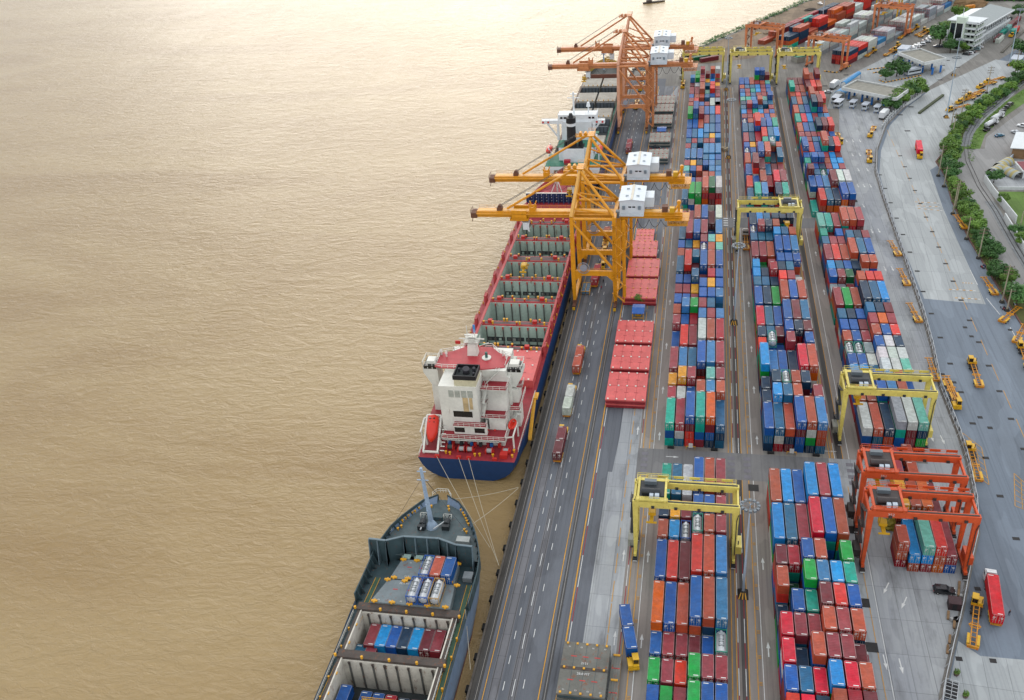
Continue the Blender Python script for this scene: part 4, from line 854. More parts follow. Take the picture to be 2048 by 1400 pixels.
def bollard(m, x, y, z, s=1.0): m.cyl((x, y, z), (x, y, z+.8*s), .28*s, n=8); m.cyl((x, y, z+.8*s), (x, y, z+.95*s), .42*s, n=8)
def mooring(pts, label, sag=1.2):
    m = MB(); a, b = Vector(pts[0]), Vector(pts[1]); P = [a+(b-a)*i/10-Vector((0, 0, sag*4*(i/10)*(1-i/10))) for i in range(11)]
    m.tube([tuple(p) for p in P], .06, 5); tag(m.build('mooring_line', paint('rope_pale', 'c2b8a2', .8, .2)), label, 'mooring line', 'mooring lines')
S_BLUE = paint('hull_blue', '023a6d', .4, .2, .5); S_RED = paint('hull_red', '7e2a36', .55, .35); D_RED = paint('deck_red', '98242f', .6, .35, .4, .15); C_RED = paint('coaming_red', 'b84446', .55, .3, .5, .1)
S_WHT = paint('ship_white', 'e2e0d5', .45, .22, .5, .04, sc=.25); H_GRN = paint('hold_green', 'b4c6b8', .6, .3, .4, .06, sc=.25); S_YEL = paint('gear_yellow', 'dda018', .5, .25); S_DRK = paint('funnel_black', '15161b', .55, .2); LIFE = paint('lifeboat_orange', 'd52a12', .35, .15); STAIN = paint('rust_stain', 'cbb183', .6, .5)
COV_RED = paint('cover_red', 'd65a58', .5, .3, .5, .12, sc=.3); H_DARK = paint('hold_dark', '33393a', .8, .4); GUIDE = paint('cell_guide_grey', '5f5f5b', .7, .4, .4, .2); BRT_RED = paint('bright_red', 'c1271f', .5, .2)
def hold(parent, xl, xr, ya, yb, zt, zf, wall, nguide, galleries, seed, tip=None):
    """open cargo hold between two hatch beams: walls, cell guides, gallery openings"""
    m = MB(); m.box(xl-.25, ya, zf, xl+.04, yb, zt-.03); m.box(xr-.04, ya, zf, xr+.25, yb, zt-.03); m.box(xl, yb-.3, zf, xr, yb, zt-.5); m.box(xl, ya, zf, xr, ya+.3, zt-.5); m.mat(1); m.box(xl, ya+.3, zf, xr, yb-.3, zf+.2)
    h = m.build('cargo_hold', [wall, H_DARK], parent); m = MB(); r_ = random.Random(seed); n = nguide
    for i in range(n):
        x = xl+(xr-xl)*(i+.6)/n; m.mat(0); m.box(x-.16, yb-.62, zf, x+.16, yb-.31, zt-1.2); m.mat(1); m.hexa([(x-.1, yb-.6, zt-1.9), (x+.1, yb-.6, zt-1.9), (x+.1, yb-.31, zt-1.9), (x-.1, yb-.31, zt-1.9), (x-.25, yb-.7, zt-.7), (x+.25, yb-.7, zt-.7), (x+.25, yb-.31, zt-.7), (x-.25, yb-.31, zt-.7)])
    m.build('cell_guide', [GUIDE, tip or BRT_RED], h); m = MB()
    if galleries:
        for lv in range(2):
            z = zt-4.6-lv*2.7; w = (xr-xl-3)/3.0
            for k in range(3):
                x = xl+1.5+k*w; m.mat(0); m.box(x+.3, yb-.36, z-1.5, x+w-.3, yb-.29, z)
                for q in range(3):
                    m.mat(1+r_.randrange(3)); xx = x+.7+q*(w-1.4)/3; m.box(xx, yb-.42, z-1.3, xx+.9, yb-.37, z-.4)
        m.build('gallery', [H_DARK, wall, GUIDE, paint('gallery_pale', 'a8a9a0', .6, .3)], h)
    return h
# ---------------- ship 1: red deck, blue hull
sh = thing('container_ship', 'large container ship with red deck, blue hull and open holds at the quay', 'container ship', (0, 0, 0))
ST1 = [(191.4, -72.8, -46.0, 5, 8.5, 1.4), (193.5, -72.9, -45.8, 5, 6.0, 1.4), (198, -73, -45.7, 5, 3.0, .6), (215, -73, -45.4, 5, .1, 0), (335, -73, -45.2, 5, .1, 0), (348, -72.6, -45.6, 5, 1.2, -1), (352, -72.3, -45.9, 8, 2.2, -1.5), (362, -69.8, -48.4, 8.3, 3.6, -2.5), (374, -65.6, -52.6, 8.8, 3.6, -4), (384, -61.9, -56.3, 9.4, 1.6, -6), (389, -59.3, -58.9, 9.8, .1, -8)]
hull(sh, ST1, [S_BLUE, S_RED], boot=-4.5)
m = MB(); deck_poly(m, ST1[:4]); deck_poly(m, [(215, -73, -45.4, 5), (246, -73, -45.4, 5)]); deck_poly(m, ST1[6:])
m.face([(-73, 246, 5), (-70.2, 246, 5), (-70.2, 341, 5), (-73, 341, 5)]); m.face([(-46.2, 246, 5), (-45.3, 246, 5), (-45.2, 341, 5), (-46.2, 341, 5)]); m.face([(-73, 341, 5), (-45.2, 341, 5), (-45.6, 348, 5), (-72.6, 348, 5)])
m.face([(-72.6, 348, 5), (-45.6, 348, 5), (-45.9, 352, 8), (-72.3, 352, 8)])
dk1 = m.build('deck', D_RED, sh)
BEAMS = [245.4, 260.9, 276.5, 292.4, 308.2, 325.3, 340.5]
m = MB(); m.box(-70.2, 246, 5, -69.3, 340, 7.3); m.box(-46.9, 246, 5, -46.2, 340, 7.3); m.build('coaming', C_RED, sh)
for i, y in enumerate(BEAMS):
    wd = 1.9 if i == 4 else 1.2; m = MB(); m.box(-69.3, y-wd, 4.5, -46.9, y+wd, 7.0); m.mat(1); m.box(-69, y-wd+.45, 7.0, -47.2, y+wd-.45, 7.06); b = m.build('hatch_beam', [C_RED, paint('beam_grey', '6b5a59', .8, .4)], sh)
    k = MB(); r_ = random.Random(i)
    for x in (-68.5, -65.5, -62, -61, -57.4, -56.4, -53, -50, -48.2):
        k.mat(r_.randrange(2)); yy = y+r_.choice((-1, 1))*(wd-.3); k.cyl((x, yy, 7.0), (x, yy, 7.9), .3, n=7); k.mat(1); k.cyl((x, yy, 7.9), (x, yy, 8.15), .4, n=7)
    for x in (-66.5, -51.5): k.mat(0); k.box(x-.7, y-.6, 7, x+.7, y+.6, 8.2)
    k.build('lashing_gear', [BRT_RED, S_YEL], b)
    for x, s in ((-71.2, -1), (-45.75, 1)):
        k = MB(); k.box(x-.35, y-1.2, 5, x+.35, y-.8, 8.6); k.box(x-.35, y+.8, 5, x+.35, y+1.2, 8.6); k.box(x-.4, y-1.3, 8.6, x+.4, y+1.3, 8.9); k.rail([(x, y-1.3, 8.9), (x, y+1.3, 8.9)], 1.0, 1.2)
        k.build('lashing_bridge', C_RED, sh)
for i in range(6):
    a = BEAMS[i]+(1.9 if i == 4 else 1.2); b = BEAMS[i+1]-(1.9 if i == 3 else 1.2); hold(sh, -69.3, -46.9, a, b, 7.0, -2.7, H_GRN, 8, i in (0, 2, 4), i)
m = MB()
for i in range(14):
    y = 250+i*6.7
    for x in (-45.6, -72.4): m.cyl((x, y, 5), (x, y, 5.7), .22, n=6)
for i in range(11): m.box(-46.1, 250+i*8.4, 5.2, -45.9, 250.5+i*8.4, 6.4)
m.build('deck_fitting', S_YEL, sh)
# closed hatch cover before the house
m = MB(); m.box(-70, 226.8, 5, -58.3, 243.4, 7.6); m.box(-58.1, 226.8, 5, -46.6, 243.4, 7.6); m.mat(1)
for x in range(-69, -46, 3):
    for y in (227.3, 235, 242.8): m.box(x-.25, y-.25, 7.6, x+.25, y+.25, 7.8)
m.mat(2)
for x in (-66, -62, -55, -50):
    for y in (231, 239): m.box(x-.7, y-.12, 7.6, x+.7, y+.12, 7.63)
m.build('hatch_cover', [COV_RED, S_WHT, D_RED], sh)
# breakwater
m = MB(); m.box(-70.6, 357.6, 7.6, -49.6, 358.1, 12.2); m.mat(1); m.box(-70.7, 357.5, 12.2, -49.5, 358.2, 12.35); m.mat(0)
for i in range(10):
    x = -69.4+i*2.1; m.hexa([(x-.15, 355.9, 8), (x+.15, 355.9, 8), (x+.15, 357.6, 8), (x-.15, 357.6, 8), (x-.15, 357.3, 12), (x+.15, 357.3, 12), (x+.15, 357.6, 12), (x-.15, 357.6, 12)])
m.mat(1)
for i in range(9):
    for z in (9, 10.4, 11.6): m.cyl((-68.3+i*2.1, 357.45, z), (-68.3+i*2.1, 357.6, z), .17, n=8)
m.build('breakwater', [paint('breakwater_navy', '16305e', .5, .25), S_WHT], sh)
for s in (1, 2):
    m = MB(); pts = [(st[s], st[0], st[3]) for st in ST1[7:]]
    for a, b in zip(pts, pts[1:]): m.hexa([(a[0]-.1, a[1], a[2]), (a[0]+.1, a[1], a[2]), (b[0]+.1, b[1], b[2]), (b[0]-.1, b[1], b[2]), (a[0]-.1, a[1], a[2]+1.5), (a[0]+.1, a[1], a[2]+1.5), (b[0]+.1, b[1], b[2]+1.5), (b[0]-.1, b[1], b[2]+1.5)])
    m.build('bulwark', C_RED, sh)
m = MB(); m.beam((-59, 368, 8.8), (-59, 368, 17.5), .7, .7, .45); 
for dx in (-2.4, 2.4): m.beam((-59+dx, 366, 8.8), (-59, 368, 14.5), .25)
m.box(-60.2, 367.6, 14.5, -57.8, 368.4, 14.7); m.build('foremast', S_WHT, sh)
m = MB()
for x in (-63, -55): m.cyl((x-1, 364, 9.6), (x+1, 364, 9.6), .8, n=10); m.box(x-1.6, 363, 8.5, x-1.1, 365, 9.8)
m.build('anchor_windlass', BRT_RED, sh)
# accommodation
ac = MB(); ac.box(-66.8, 206.2, 5, -48.6, 217, 22.4); ac.box(-66.8, 198.6, 9.0, -56.3, 206.1, 23.9); ac.box(-66.2, 198.3, 5, -49.8, 206.1, 9.0)
ac.box(-56.2, 203.4, 9.0, -49.4, 206.15, 20.7); ac.box(-54.1, 200.2, 9.05, -49.6, 203.35, 12.9); ac.box(-50.4, 207.5, 5, -46.9, 211.8, 17.6); ac.box(-71.6, 208, 5, -66.85, 212, 17.6); ac.box(-72.4, 204, 5, -66.85, 214, 8.8)
house1 = ac.build('deckhouse', S_WHT, sh)
m = MB(); m.box(-66.6, 206, 22.4, -49.6, 217.6, 24.6); m.build('wheelhouse', S_WHT, house1)
m = MB(); pts = [(-67.4, 206), (-56.1, 206), (-50.2, 207.5), (-49.4, 213), (-53, 214.5), (-55.5, 217.4), (-63, 217.4), (-66, 214.8), (-69.6, 213.4), (-69.6, 206.5)]
m.prism(pts, 24.6, 24.9); rf1 = m.build('bridge_roof', paint('roof_red', 'b32f38', .5, .25), house1)
m = MB(); m.rail([(p[0], p[1], 24.9) for p in pts[3:]+pts[:1]], 1.1, 1.6, .07); m.rail([(-67.4, 206, 24.9), (-62.4, 206, 24.9)], 1.1, 1.4, .06); m.build('railing', S_WHT, rf1)
for s, xa, xb in ((-1, -73.6, -69.4), (1, -50.2, -45.6)):       # bridge wings
    m = MB(); ya, yb = 208.0, 212.6
    m.hexa([(xa if s > 0 else xa+2.2, ya, 17.5), (xb if s < 0 else xb-2.2, ya, 17.5), (xb if s < 0 else xb-2.2, yb, 17.5), (xa if s > 0 else xa+2.2, yb, 17.5), (xa, ya, 21.8), (xb, ya, 21.8), (xb, yb, 21.8), (xa, yb, 21.8)])
    m.box(xa, ya, 21.8, xb, yb, 23.0); w_ = m.build('bridge_wing', S_WHT, house1); m = MB()
    m.box(xa+.3, ya-.05, 23.0, xb-.3, yb-.3, 24.0); m.build('window', DGLASS, w_); m = MB()
    for i in range(4): x = xa+.15+i*(xb-xa-.3)/3; m.beam((x, ya-.05, 23), (x, ya+.1, 24.4), .14)
    m.box(xa+1, ya+1, 24.0, xb-1, yb-1, 24.9); m.rail([(xa, ya, 24.3), (xb, ya, 24.3), (xb, yb, 24.3), (xa, yb, 24.3), (xa, ya, 24.3)], .9, 1.1, .06); m.build('wing_frame', S_WHT, w_)
# funnel
m = MB(); m.box(-62.3, 198.9, 23.9, -56.4, 204.4, 26.0); m.mat(1); m.box(-62.5, 198.7, 26.0, -62.2, 204.6, 27.3); m.box(-56.5, 198.7, 26.0, -56.2, 204.6, 27.3); m.box(-62.2, 198.7, 26.0, -56.5, 199.0, 27.3); m.box(-62.2, 204.3, 26.0, -56.5, 204.6, 27.3); fu = m.build('funnel', [paint('funnel_cream', 'd4ccab', .5, .3, .5, .1), S_DRK], house1)
m = MB(); m.box(-62.2, 199.0, 26.0, -56.5, 204.3, 26.3); m.build('funnel_well', H_DARK, fu)
m = MB(); m.cyl((-59.5, 201.9, 26.3), (-59.3, 201.5, 27.9), .95, n=14); m.cyl((-61.5, 202.4, 26.3), (-61.4, 202, 27.6), .3, n=8); m.cyl((-57.5, 202.6, 26.3), (-57.3, 202.2, 27.8), .42, n=8); m.cyl((-57.2, 200.6, 26.3), (-57, 200.3, 27.5), .3, n=8); m.build('exhaust_pipe', paint('exhaust_grey', '35343a', .6, .3), fu)
m = MB()
for i in range(4):
    x = -64.1+i*1.75; m.mat(0); m.box(x, 198.52, 20.5, x+1.4, 198.62, 22.6); m.mat(1)
    for k in range(5): m.box(x, 198.5, 20.7+k*.4, x+1.4, 198.53, 20.8+k*.4)
m.build('louvre', [paint('louvre_grey', '8c9286', .6, .3), S_WHT], house1)
m = MB(); m.box(-60.4, 198.55, 15.2, -58.9, 198.605, 20.4); m.box(-58.6, 198.55, 16.6, -57.7, 198.605, 20.4); m.build('stain', STAIN, house1)
for a, b, z0, z1 in ((-63.4, -58.1, 14.0, 15.9), (-63.2, -60.4, 9.9, 11.4), (-57.6, -54.8, 9.9, 11.4)): MB().box(a, 198.52 if z0 > 12 else 197.1, z0, b, 198.62 if z0 > 12 else 197.3, z1).build('window', DGLASS, house1)
m = MB(); m.box(-63.4, 197.2, 9.2, -54.2, 198.6, 12.2); m.build('deckhouse_block', S_WHT, house1)
# outside decks on the starboard quarter, with rails, ladders
for z, xa, xb, ya, yb in ((21.0, -56.2, -49.0, 202.0, 206.2), (17.0, -56.2, -54.6, 201.6, 203.35), (12.45, -63.4, -54.2, 196.5, 198.5), (13.15, -56.2, -49.4, 199.9, 203.35), (9.05, -66.6, -49.0, 195.4, 200.1), (9.05, -72.6, -66.9, 202.5, 214), (13.2, -49.0, -46.2, 204, 214), (18.0, -48.6, -45.9, 208, 211.5)):
    m = MB(); m.box(xa, ya, z-.25, xb, yb, z-.02); m.mat(1); m.box(xa+.02, ya+.02, z-.02, xb-.02, yb-.02, z+.02); m.mat(0); m.rail([(xa, ya, z), (xb, ya, z), (xb, yb, z)], 1.1, 1.5, .055); m.build('balcony', [S_WHT, D_RED], house1)
for xa, ya, za, xb, yb, zb2 in ((-55.4, 201, 17, -54.6, 203.5, 21), (-55.6, 200.4, 13.2, -55.0, 202, 17), (-55.2, 205, 21, -51.6, 206, 24.6), (-48, 205, 9, -47.4, 210, 13.2)):
    m = MB(); m.beam((xa, ya, za), (xb, yb, zb2), .7, .12); m.rail([(xa-.35, ya, za), (xb-.35, yb, zb2)], 1, 1.2, .04); m.rail([(xa+.35, ya, za), (xb+.35, yb, zb2)], 1, 1.2, .04); m.build('ladder', S_WHT, house1)
m = MB()
for x in (-54.5, -52.5, -55.5): m.box(x, 198.2, 10, x+.55, 198.3, 10.6)
m.box(-53.9, 205.9, 13.6, -53.3, 206.15, 14.2); m.build('hydrant_box', BRT_RED, house1)
for i in range(5):
    for k, x in enumerate((-65.5, -52.8, -50.6)): MB().box(x, 206.12 if k else 198.53, 10+i*2.4, x+.6, 206.17 if k else 198.58, 10.9+i*2.4).build('window', DGLASS, house1) if k else None
# radar mast
m = MB(); m.beam((-60.2, 213.6, 24.9), (-60.2, 213.6, 28.6), 2.9, 2.4, 2.3, 1.9); m.beam((-60.2, 213.6, 28.6), (-60.2, 213.6, 30.2), 1.5); m.box(-62.3, 212.4, 29.0, -58.1, 215, 29.25); m.box(-61.8, 212.8, 30.6, -58.6, 214.6, 30.8); m.beam((-63.8, 213.4, 29.9), (-56.6, 213.4, 29.9), .25); m.beam((-61.3, 213.4, 30.8), (-61.3, 213.4, 34.0), .16); m.beam((-59.2, 213.4, 30.8), (-59.2, 213.4, 33.0), .2)
m.rail([(-62.3, 212.4, 29.25), (-58.1, 212.4, 29.25), (-58.1, 215, 29.25)], 1, 1.3, .05); m.rail([(-61.8, 212.8, 30.8), (-58.6, 212.8, 30.8)], .9, 1, .05); m.beam((-58, 213, 28), (-55.4, 213, 29), .2); m.beam((-62, 213, 28), (-64.4, 213, 28.8), .2); m.beam((-61.9, 212.6, 31.6), (-60.1, 212.6, 31.6), .3); mast = m.build('radar_mast', S_WHT, house1)
m = MB(); m.box(-59.5, 213.3, 32.0, -58.9, 213.5, 34.4); m.build('pennant', paint('pennant_blue', '3f8ed0', .5, .1), mast)
m = MB(); m.box(-58.3, 213, 28.2, -56.1, 213.4, 28.6); m.mat(1); m.box(-64.8, 212.8, 28.4, -63.4, 213.1, 29.4); m.build('signal_flag', [paint('flag_green', '1f7f66', .6, .2), BRT_RED], mast)
for x, y in ((-69, 212.4), (-67.4, 211.6), (-51.6, 213), (-50.4, 211.6)):
    m = MB(); m.cyl((x, y, 24.9), (x, y, 26), .22, n=8); m.cyl((x, y, 26), (x, y, 26.9), .42, .1, n=10); m.build('antenna_dome', S_WHT, rf1)
m = MB(); m.cyl((-56.0, 211.6, 24.9), (-56.0, 211.6, 25.2), 1.3, n=18); m.mat(1); m.cyl((-56, 211.6, 25.2), (-56, 211.6, 26.8), .4, n=10); m.build('compass_stand', [S_WHT, paint('compass_green', '35635c', .5, .2)], rf1)
# poop: lifeboat on its ramp, winches, bollards, davits
m = MB()
for x in (-71.6, -67.6):
    m.beam((x, 200.5, 12.6), (x, 193.0, 5.6), .5); m.beam((x, 200.5, 12.6), (x, 200.5, 5), .5); m.beam((x, 197, 9.2), (x, 197, 5), .4); m.beam((x, 193.4, 5), (x, 193.4, 6.2), .5)
m.beam((-71.6, 200.5, 12.6), (-67.6, 200.5, 12.6), .45); m.beam((-71.6, 193.1, 5.7), (-67.6, 193.1, 5.7), .45)
for i in range(9):
    f = i/8; m.beam((-67.0, 200.5-7*f, 12.2-6.2*f), (-65.8, 200.5-7*f, 12.2-6.2*f), .3, .1)
m.beam((-72.7, 201, 5), (-72.7, 201, 11.2), .45); m.beam((-72.7, 197, 5), (-72.7, 197, 10), .35); m.beam((-72.7, 201, 11.2), (-72.7, 196, 10), .4); m.beam((-72.7, 201, 11.2), (-68, 201, 11.2), .4); m.build('launch_ramp', S_WHT, sh)
bt = MB(); d = Vector((0, -.74, -.67)); up = Vector((0, -.67, .74)); c0 = Vector((-69.6, 200.2, 13.0)); rings = []
for s, w_, hgt in ((0, .6, .6), (.5, 1.5, 1.3), (2.2, 1.7, 1.55), (4.8, 1.65, 1.45), (6.6, 1.1, 1.0), (7.6, .3, .3)):
    c = c0+d*s; rings.append([tuple(c+Vector((1, 0, 0))*w_*math.cos(a)+up*hgt*math.sin(a)) for a in [2*math.pi*i/14 for i in range(14)]])
lb = bt.loft(rings).build('lifeboat', LIFE, sh, smooth=True); m = MB()
for s in (1.2, 2.2): 
    for x in (-.5, .5): c = c0+d*s+up*1.28; m.cb(c.x+x, c.y, c.z-.15, .55, .4, .3)
m.build('window', DGLASS, lb)
def winch(p, x, y, z, mats, w=1.6):
    m = MB(); m.cyl((x-w/2, y, z+.9), (x+w/2, y, z+.9), .62, n=12); m.mat(1)
    for s in (-1, 1): m.cyl((x+s*w/2-.08, y, z+.9), (x+s*w/2+.08, y, z+.9), .95, n=12); m.box(x+s*(w/2+.3)-.2, y-.5, z, x+s*(w/2+.3)+.2, y+.5, z+.9)
    m.build('mooring_winch', mats, p)
GREYROPE = paint('rope_grey', 'a3a3a0', .8, .2); GRNROPE = paint('rope_green', '3b4a48', .8, .2)
for x, y, k in ((-64.6, 195.6, GRNROPE), (-61.2, 195.0, GREYROPE), (-58.9, 195.0, GREYROPE), (-53.4, 194.8, GREYROPE), (-48.9, 195.2, GREYROPE)): winch(sh, x, y, 5, [k, BRT_RED])
m = MB()
for x, y in ((-65.4, 193.6), (-64.2, 193.3), (-57.2, 193.2), (-55.9, 193.4), (-52.2, 193.4), (-71.9, 194.6), (-46.8, 195.8), (-46.9, 193.6)): bollard(m, x, y, 5, .9)
m.build('bollard', S_YEL, sh); m = MB()
for x in (-67.5, -61.4, -58.6, -51.4): m.box(x-.6, 191.6, 5, x+.6, 192.3, 5.7)
m.box(-50.2, 192.6, 5, -48.2, 194.6, 6.3); m.build('fairlead', BRT_RED, sh)
m = MB(); m.rail([(-72.6, 192, 5), (-72.8, 198, 5)], 1.1, 1.4, .05); m.rail([(-72.8, 203, 5), (-72.8, 245, 5)], 1.1, 3, .05); m.rail([(-45.7, 196, 5), (-45.5, 224, 5)], 1.1, 2.4, .05); m.build('railing', S_WHT, sh)
m = MB(); r_ = random.Random(4)
for i, x in enumerate((-65.6, -64.6, -62.4, -61, -59.4, -58.4, -56.9, -54.8, -53.8, -51.6)):
    m.mat(i % 4); m.box(x, 197.3, 5, x+.8, 198.1, 6.1+.2*(i % 2))
m.build('deck_locker', [paint('locker_blue', '2567b0', .5, .2), BRT_RED, H_DARK, D_RED], sh)
m = MB(); m.tube([(-67, 197.2, 8.2), (-49.5, 197.2, 8.2)], .32, 8); m.tube([(-67, 197.0, 7.2), (-51, 197.0, 7.2)], .2, 8); m.beam((-50, 197, 8.6), (-46.9, 196.6, 9.6), .3); m.beam((-46.9, 196.6, 5), (-46.9, 196.6, 9.8), .4); m.beam((-46.9, 203, 5), (-46.9, 203, 9.8), .4); m.beam((-46.9, 196.6, 9.8), (-46.9, 203, 9.8), .35)
m.build('stern_crane', S_WHT, sh); m = MB()
for k in range(3): 
    rr = [(.85*math.cos(2*math.pi*i/14), 2.1*math.sin(2*math.pi*i/14)) for i in range(14)]
for i in range(14):
    a, b = rr[i], rr[(i+1) % 14]; m.cyl((-48.0+a[0], 201.5+a[1], 10.2), (-48.0+b[0], 201.5+b[1], 10.2), .32, n=7)
m.box(-48.6, 200, 9.9, -47.4, 203, 10.05); m.build('rescue_boat', LIFE, sh)
m = MB()
for y in (206.5, 208): m.cyl((-47.6, y, 10.0), (-46.6, y, 10.0), .45, n=10)
m.build('liferaft', S_WHT, sh)
m = MB(); m.beam((-45.3, 222, 5.2), (-44.4, 206, 1.5), .9, .2); m.rail([(-45.6, 222, 5.3), (-44.8, 206, 1.6)], 1, 1.4, .04); m.rail([(-44.9, 222, 5.3), (-44.0, 206, 1.6)], 1, 1.4, .04); m.box(-45.6, 221, 4.8, -44.4, 224, 5.4); m.build('gangway', S_YEL, sh)
mooring([(-67.5, 191.6, 5.4), (-47.5, 164, .3)], 'pale mooring line from the left stern fairlead of the red ship to the quay')
mooring([(-61.4, 191.6, 5.4), (-44.2, 158.5, .3)], 'pale mooring line from the middle stern fairlead of the red ship')
mooring([(-58.6, 191.6, 5.4), (-44.1, 158.2, .3)], 'rightmost pale mooring line from the red ship stern to the quay')

# ---------------- ship 2: grey feeder in the foreground
s2 = thing('container_ship', 'grey feeder container ship with tank containers on its bow, in the foreground', 'container ship')
S_GRY = paint('hull_grey', '6d8199', .45, .25, .5, .05); D_GRY = paint('deck_grey', '505f62', .6, .35, .4, .12); D_TEAL = paint('bulwark_slate', '3a4f54', .6, .35, .4, .15); S_PALE = paint('mast_pale_blue', '9fb2c6', .5, .2); H_WHT = paint('hold_white', 'd6d0c2', .6, .35, .4, .22, sc=.3); COV_G = paint('cover_grey', '757f82', .6, .35, .4, .15, sc=.3); RUSTB = paint('rusty_beam', '4b423c', .7, .5, .4, .3); WALKG = paint('walkway_green', '3f5f4a', .7, .3)
Lo = [(640, 160), (430, 310), (285, 435), (170, 590), (80, 720), (-10, 930), (-160, 1230)]; Ro = [(960, 130), (1060, 240), (1130, 350), (1185, 480), (1222, 640), (1240, 760), (1222, 950), (1170, 1210)]
Rz = lambda p: g(730+p[0]/5.385, 970+p[1]/5.385, 7.6)
def at_y(pts, y):
    P = sorted([(q.y, q.x) for q in map(Rz, pts)])
    for (ya, xa), (yb, xb) in zip(P, P[1:]):
        if ya <= y <= yb: return xa+(xb-xa)*(y-ya)/(yb-ya)
    return P[0][1] if y < P[0][0] else P[-1][1]
YT = 173.4; ST2 = []
for y in (96, 108, 120, 128, 134, 139, 144, 149, 153, 157, 161, 165, 168.5, 171.2):
    xl = at_y(Lo, y) if y > 132 else -73.0; xr = at_y(Ro, y) if y > 132 else -46.6
    zd = 5.6 if y < 152 else 7.6; f = max(0, (y-140)/31)
    ST2.append((y, max(xl, -73.2), min(xr, -46.6), zd, .3+4.2*f, -9*f*f))
ST2.append((YT, -62.3, -59.6, 7.8, .9, -11))
hull(s2, ST2, [S_GRY, S_RED], transom=True)
m = MB(); fo = [s for s in ST2 if s[0] >= 153]; deck_poly(m, fo, 6.3, .3); m.build('forecastle_deck', D_GRY, s2)
m = MB(); deck_poly(m, [s for s in ST2 if 139 <= s[0] <= 153], 4.6, .3)
for x0, x1 in ((-72.9, -70.6), (-49.4, -46.8)): m.face([(x0, 96, 4.6), (x1, 96, 4.6), (x1, 139, 4.6), (x0, 139, 4.6)])
m.face([(-70.6, 137.2, 4.6), (-49.4, 137.2, 4.6), (-49.4, 139, 4.6), (-70.6, 139, 4.6)]); m.build('main_deck', D_TEAL, s2)
for k in (1, 2):                                   # bulwarks with frames
    m = MB(); s = 1 if k == 1 else -1
    for a, b in zip(ST2[5:], ST2[6:]):
        za, zb2 = 7.6+(.0 if a[0] < 153 else .5), 7.6+(.0 if b[0] < 153 else .5); m.hexa([(a[k], a[0], 4.6), (a[k]+s*.12, a[0], 4.6), (b[k]+s*.12, b[0], 4.6), (b[k], b[0], 4.6), (a[k], a[0], za), (a[k]+s*.25, a[0], za), (b[k]+s*.25, b[0], zb2), (b[k], b[0], zb2)])
        for f in (.2, .6): x, y = a[k]+(b[k]-a[k])*f, a[0]+(b[0]-a[0])*f; m.hexa([(x, y-.1, 4.7), (x+s*1.3, y-.1, 4.7), (x+s*1.3, y+.1, 4.7), (x, y+.1, 4.7), (x, y-.1, 7.4), (x+s*.4, y-.1, 7.4), (x+s*.4, y+.1, 7.4), (x, y+.1, 7.4)])
    m.build('bulwark', D_TEAL, s2)
m = MB(); m.rail([(-63.4, 172.6, 8.1), (-62.4, 174.2, 8.1), (-59.6, 174.2, 8.1), (-58.4, 172.4, 8.1)], 1.2, .7, .05); m.rail([(at_y(Lo, y)+.1, y, 6.3) for y in (165.5, 162, 158.5, 155)], 1.1, 1.2, .05); m.rail([(at_y(Ro, y)-.15, y, 6.3) for y in (162, 158.5, 155, 152)], 1.1, 1.2, .05); m.build('railing', S_WHT, s2)
# breakwater wall with ribs
m = MB(); B_ = [(-73.4, 152.6), (-69.2, 152.4), (-65.4, 154.2), (-56.8, 154.4), (-52.4, 152.8), (-48.4, 152.6)]
for a, b in zip(B_, B_[1:]): m.hexa([(a[0], a[1], 4.6), (b[0], b[1], 4.6), (b[0], b[1]+.25, 4.6), (a[0], a[1]+.25, 4.6), (a[0], a[1], 11.4), (b[0], b[1], 11.4), (b[0], b[1]+.25, 11.4), (a[0], a[1]+.25, 11.4)])
m.mat(1)
for a, b in zip(B_, B_[1:]):
    m.beam((a[0], a[1], 11.45), (b[0], b[1], 11.45), .5, .2); n = max(1, round(abs(b[0]-a[0])/2.7))
    for i in range(n+1): x, y = a[0]+(b[0]-a[0])*i/n, a[1]+(b[1]-a[1])*i/n; m.hexa([(x-.1, y-1.7, 4.7), (x+.1, y-1.7, 4.7), (x+.1, y, 4.7), (x-.1, y, 4.7), (x-.1, y-.35, 11.3), (x+.1, y-.35, 11.3), (x+.1, y, 11.3), (x-.1, y, 11.3)])
m.build('breakwater', [D_TEAL, paint('rib_grey', '65777f', .5, .3)], s2)
m = MB()
for x in (-64.5, -61.5, -59, -56.6): m.box(x-.9, 151.4, 6.9, x+.9, 152.9, 7.0); m.rail([(x-.9, 151.4, 7), (x+.9, 151.4, 7)], .8, .9, .05)
m.build('step_platform', paint('pale_rail_green', '9db5ab', .6, .2), s2)
m = MB(); p0 = g(864, 1053, 6.3); m.beam(p0, (p0.x-.6, p0.y+.2, 24.5), 1.0, 1.0, .55); m.cyl((p0.x, p0.y, 6.3), (p0.x, p0.y, 8.2), 1.6, .6, n=8); m.beam((p0.x-1.9, p0.y, 21), (p0.x+.9, p0.y, 21), .2); m.beam((p0.x-1.6, p0.y, 23.6), (p0.x+.6, p0.y, 23.6), .2)
for k in range(5): m.box(p0.x-.5, p0.y-.9, 12+k*2, p0.x-.2, p0.y-.6, 12.15+k*2)
m.build('foremast', S_PALE, s2)
m = MB(); m.beam((p0.x-.4, p0.y, 22), (at_y(Lo, 158)+.3, 158, 7), .05); m.beam((p0.x-.4, p0.y, 22), (at_y(Ro, 158)-.3, 158, 7), .05); m.beam((p0.x-.4, p0.y, 22), (-61, 172, 8), .05); m.build('stay', RAILM, s2)
m = MB()
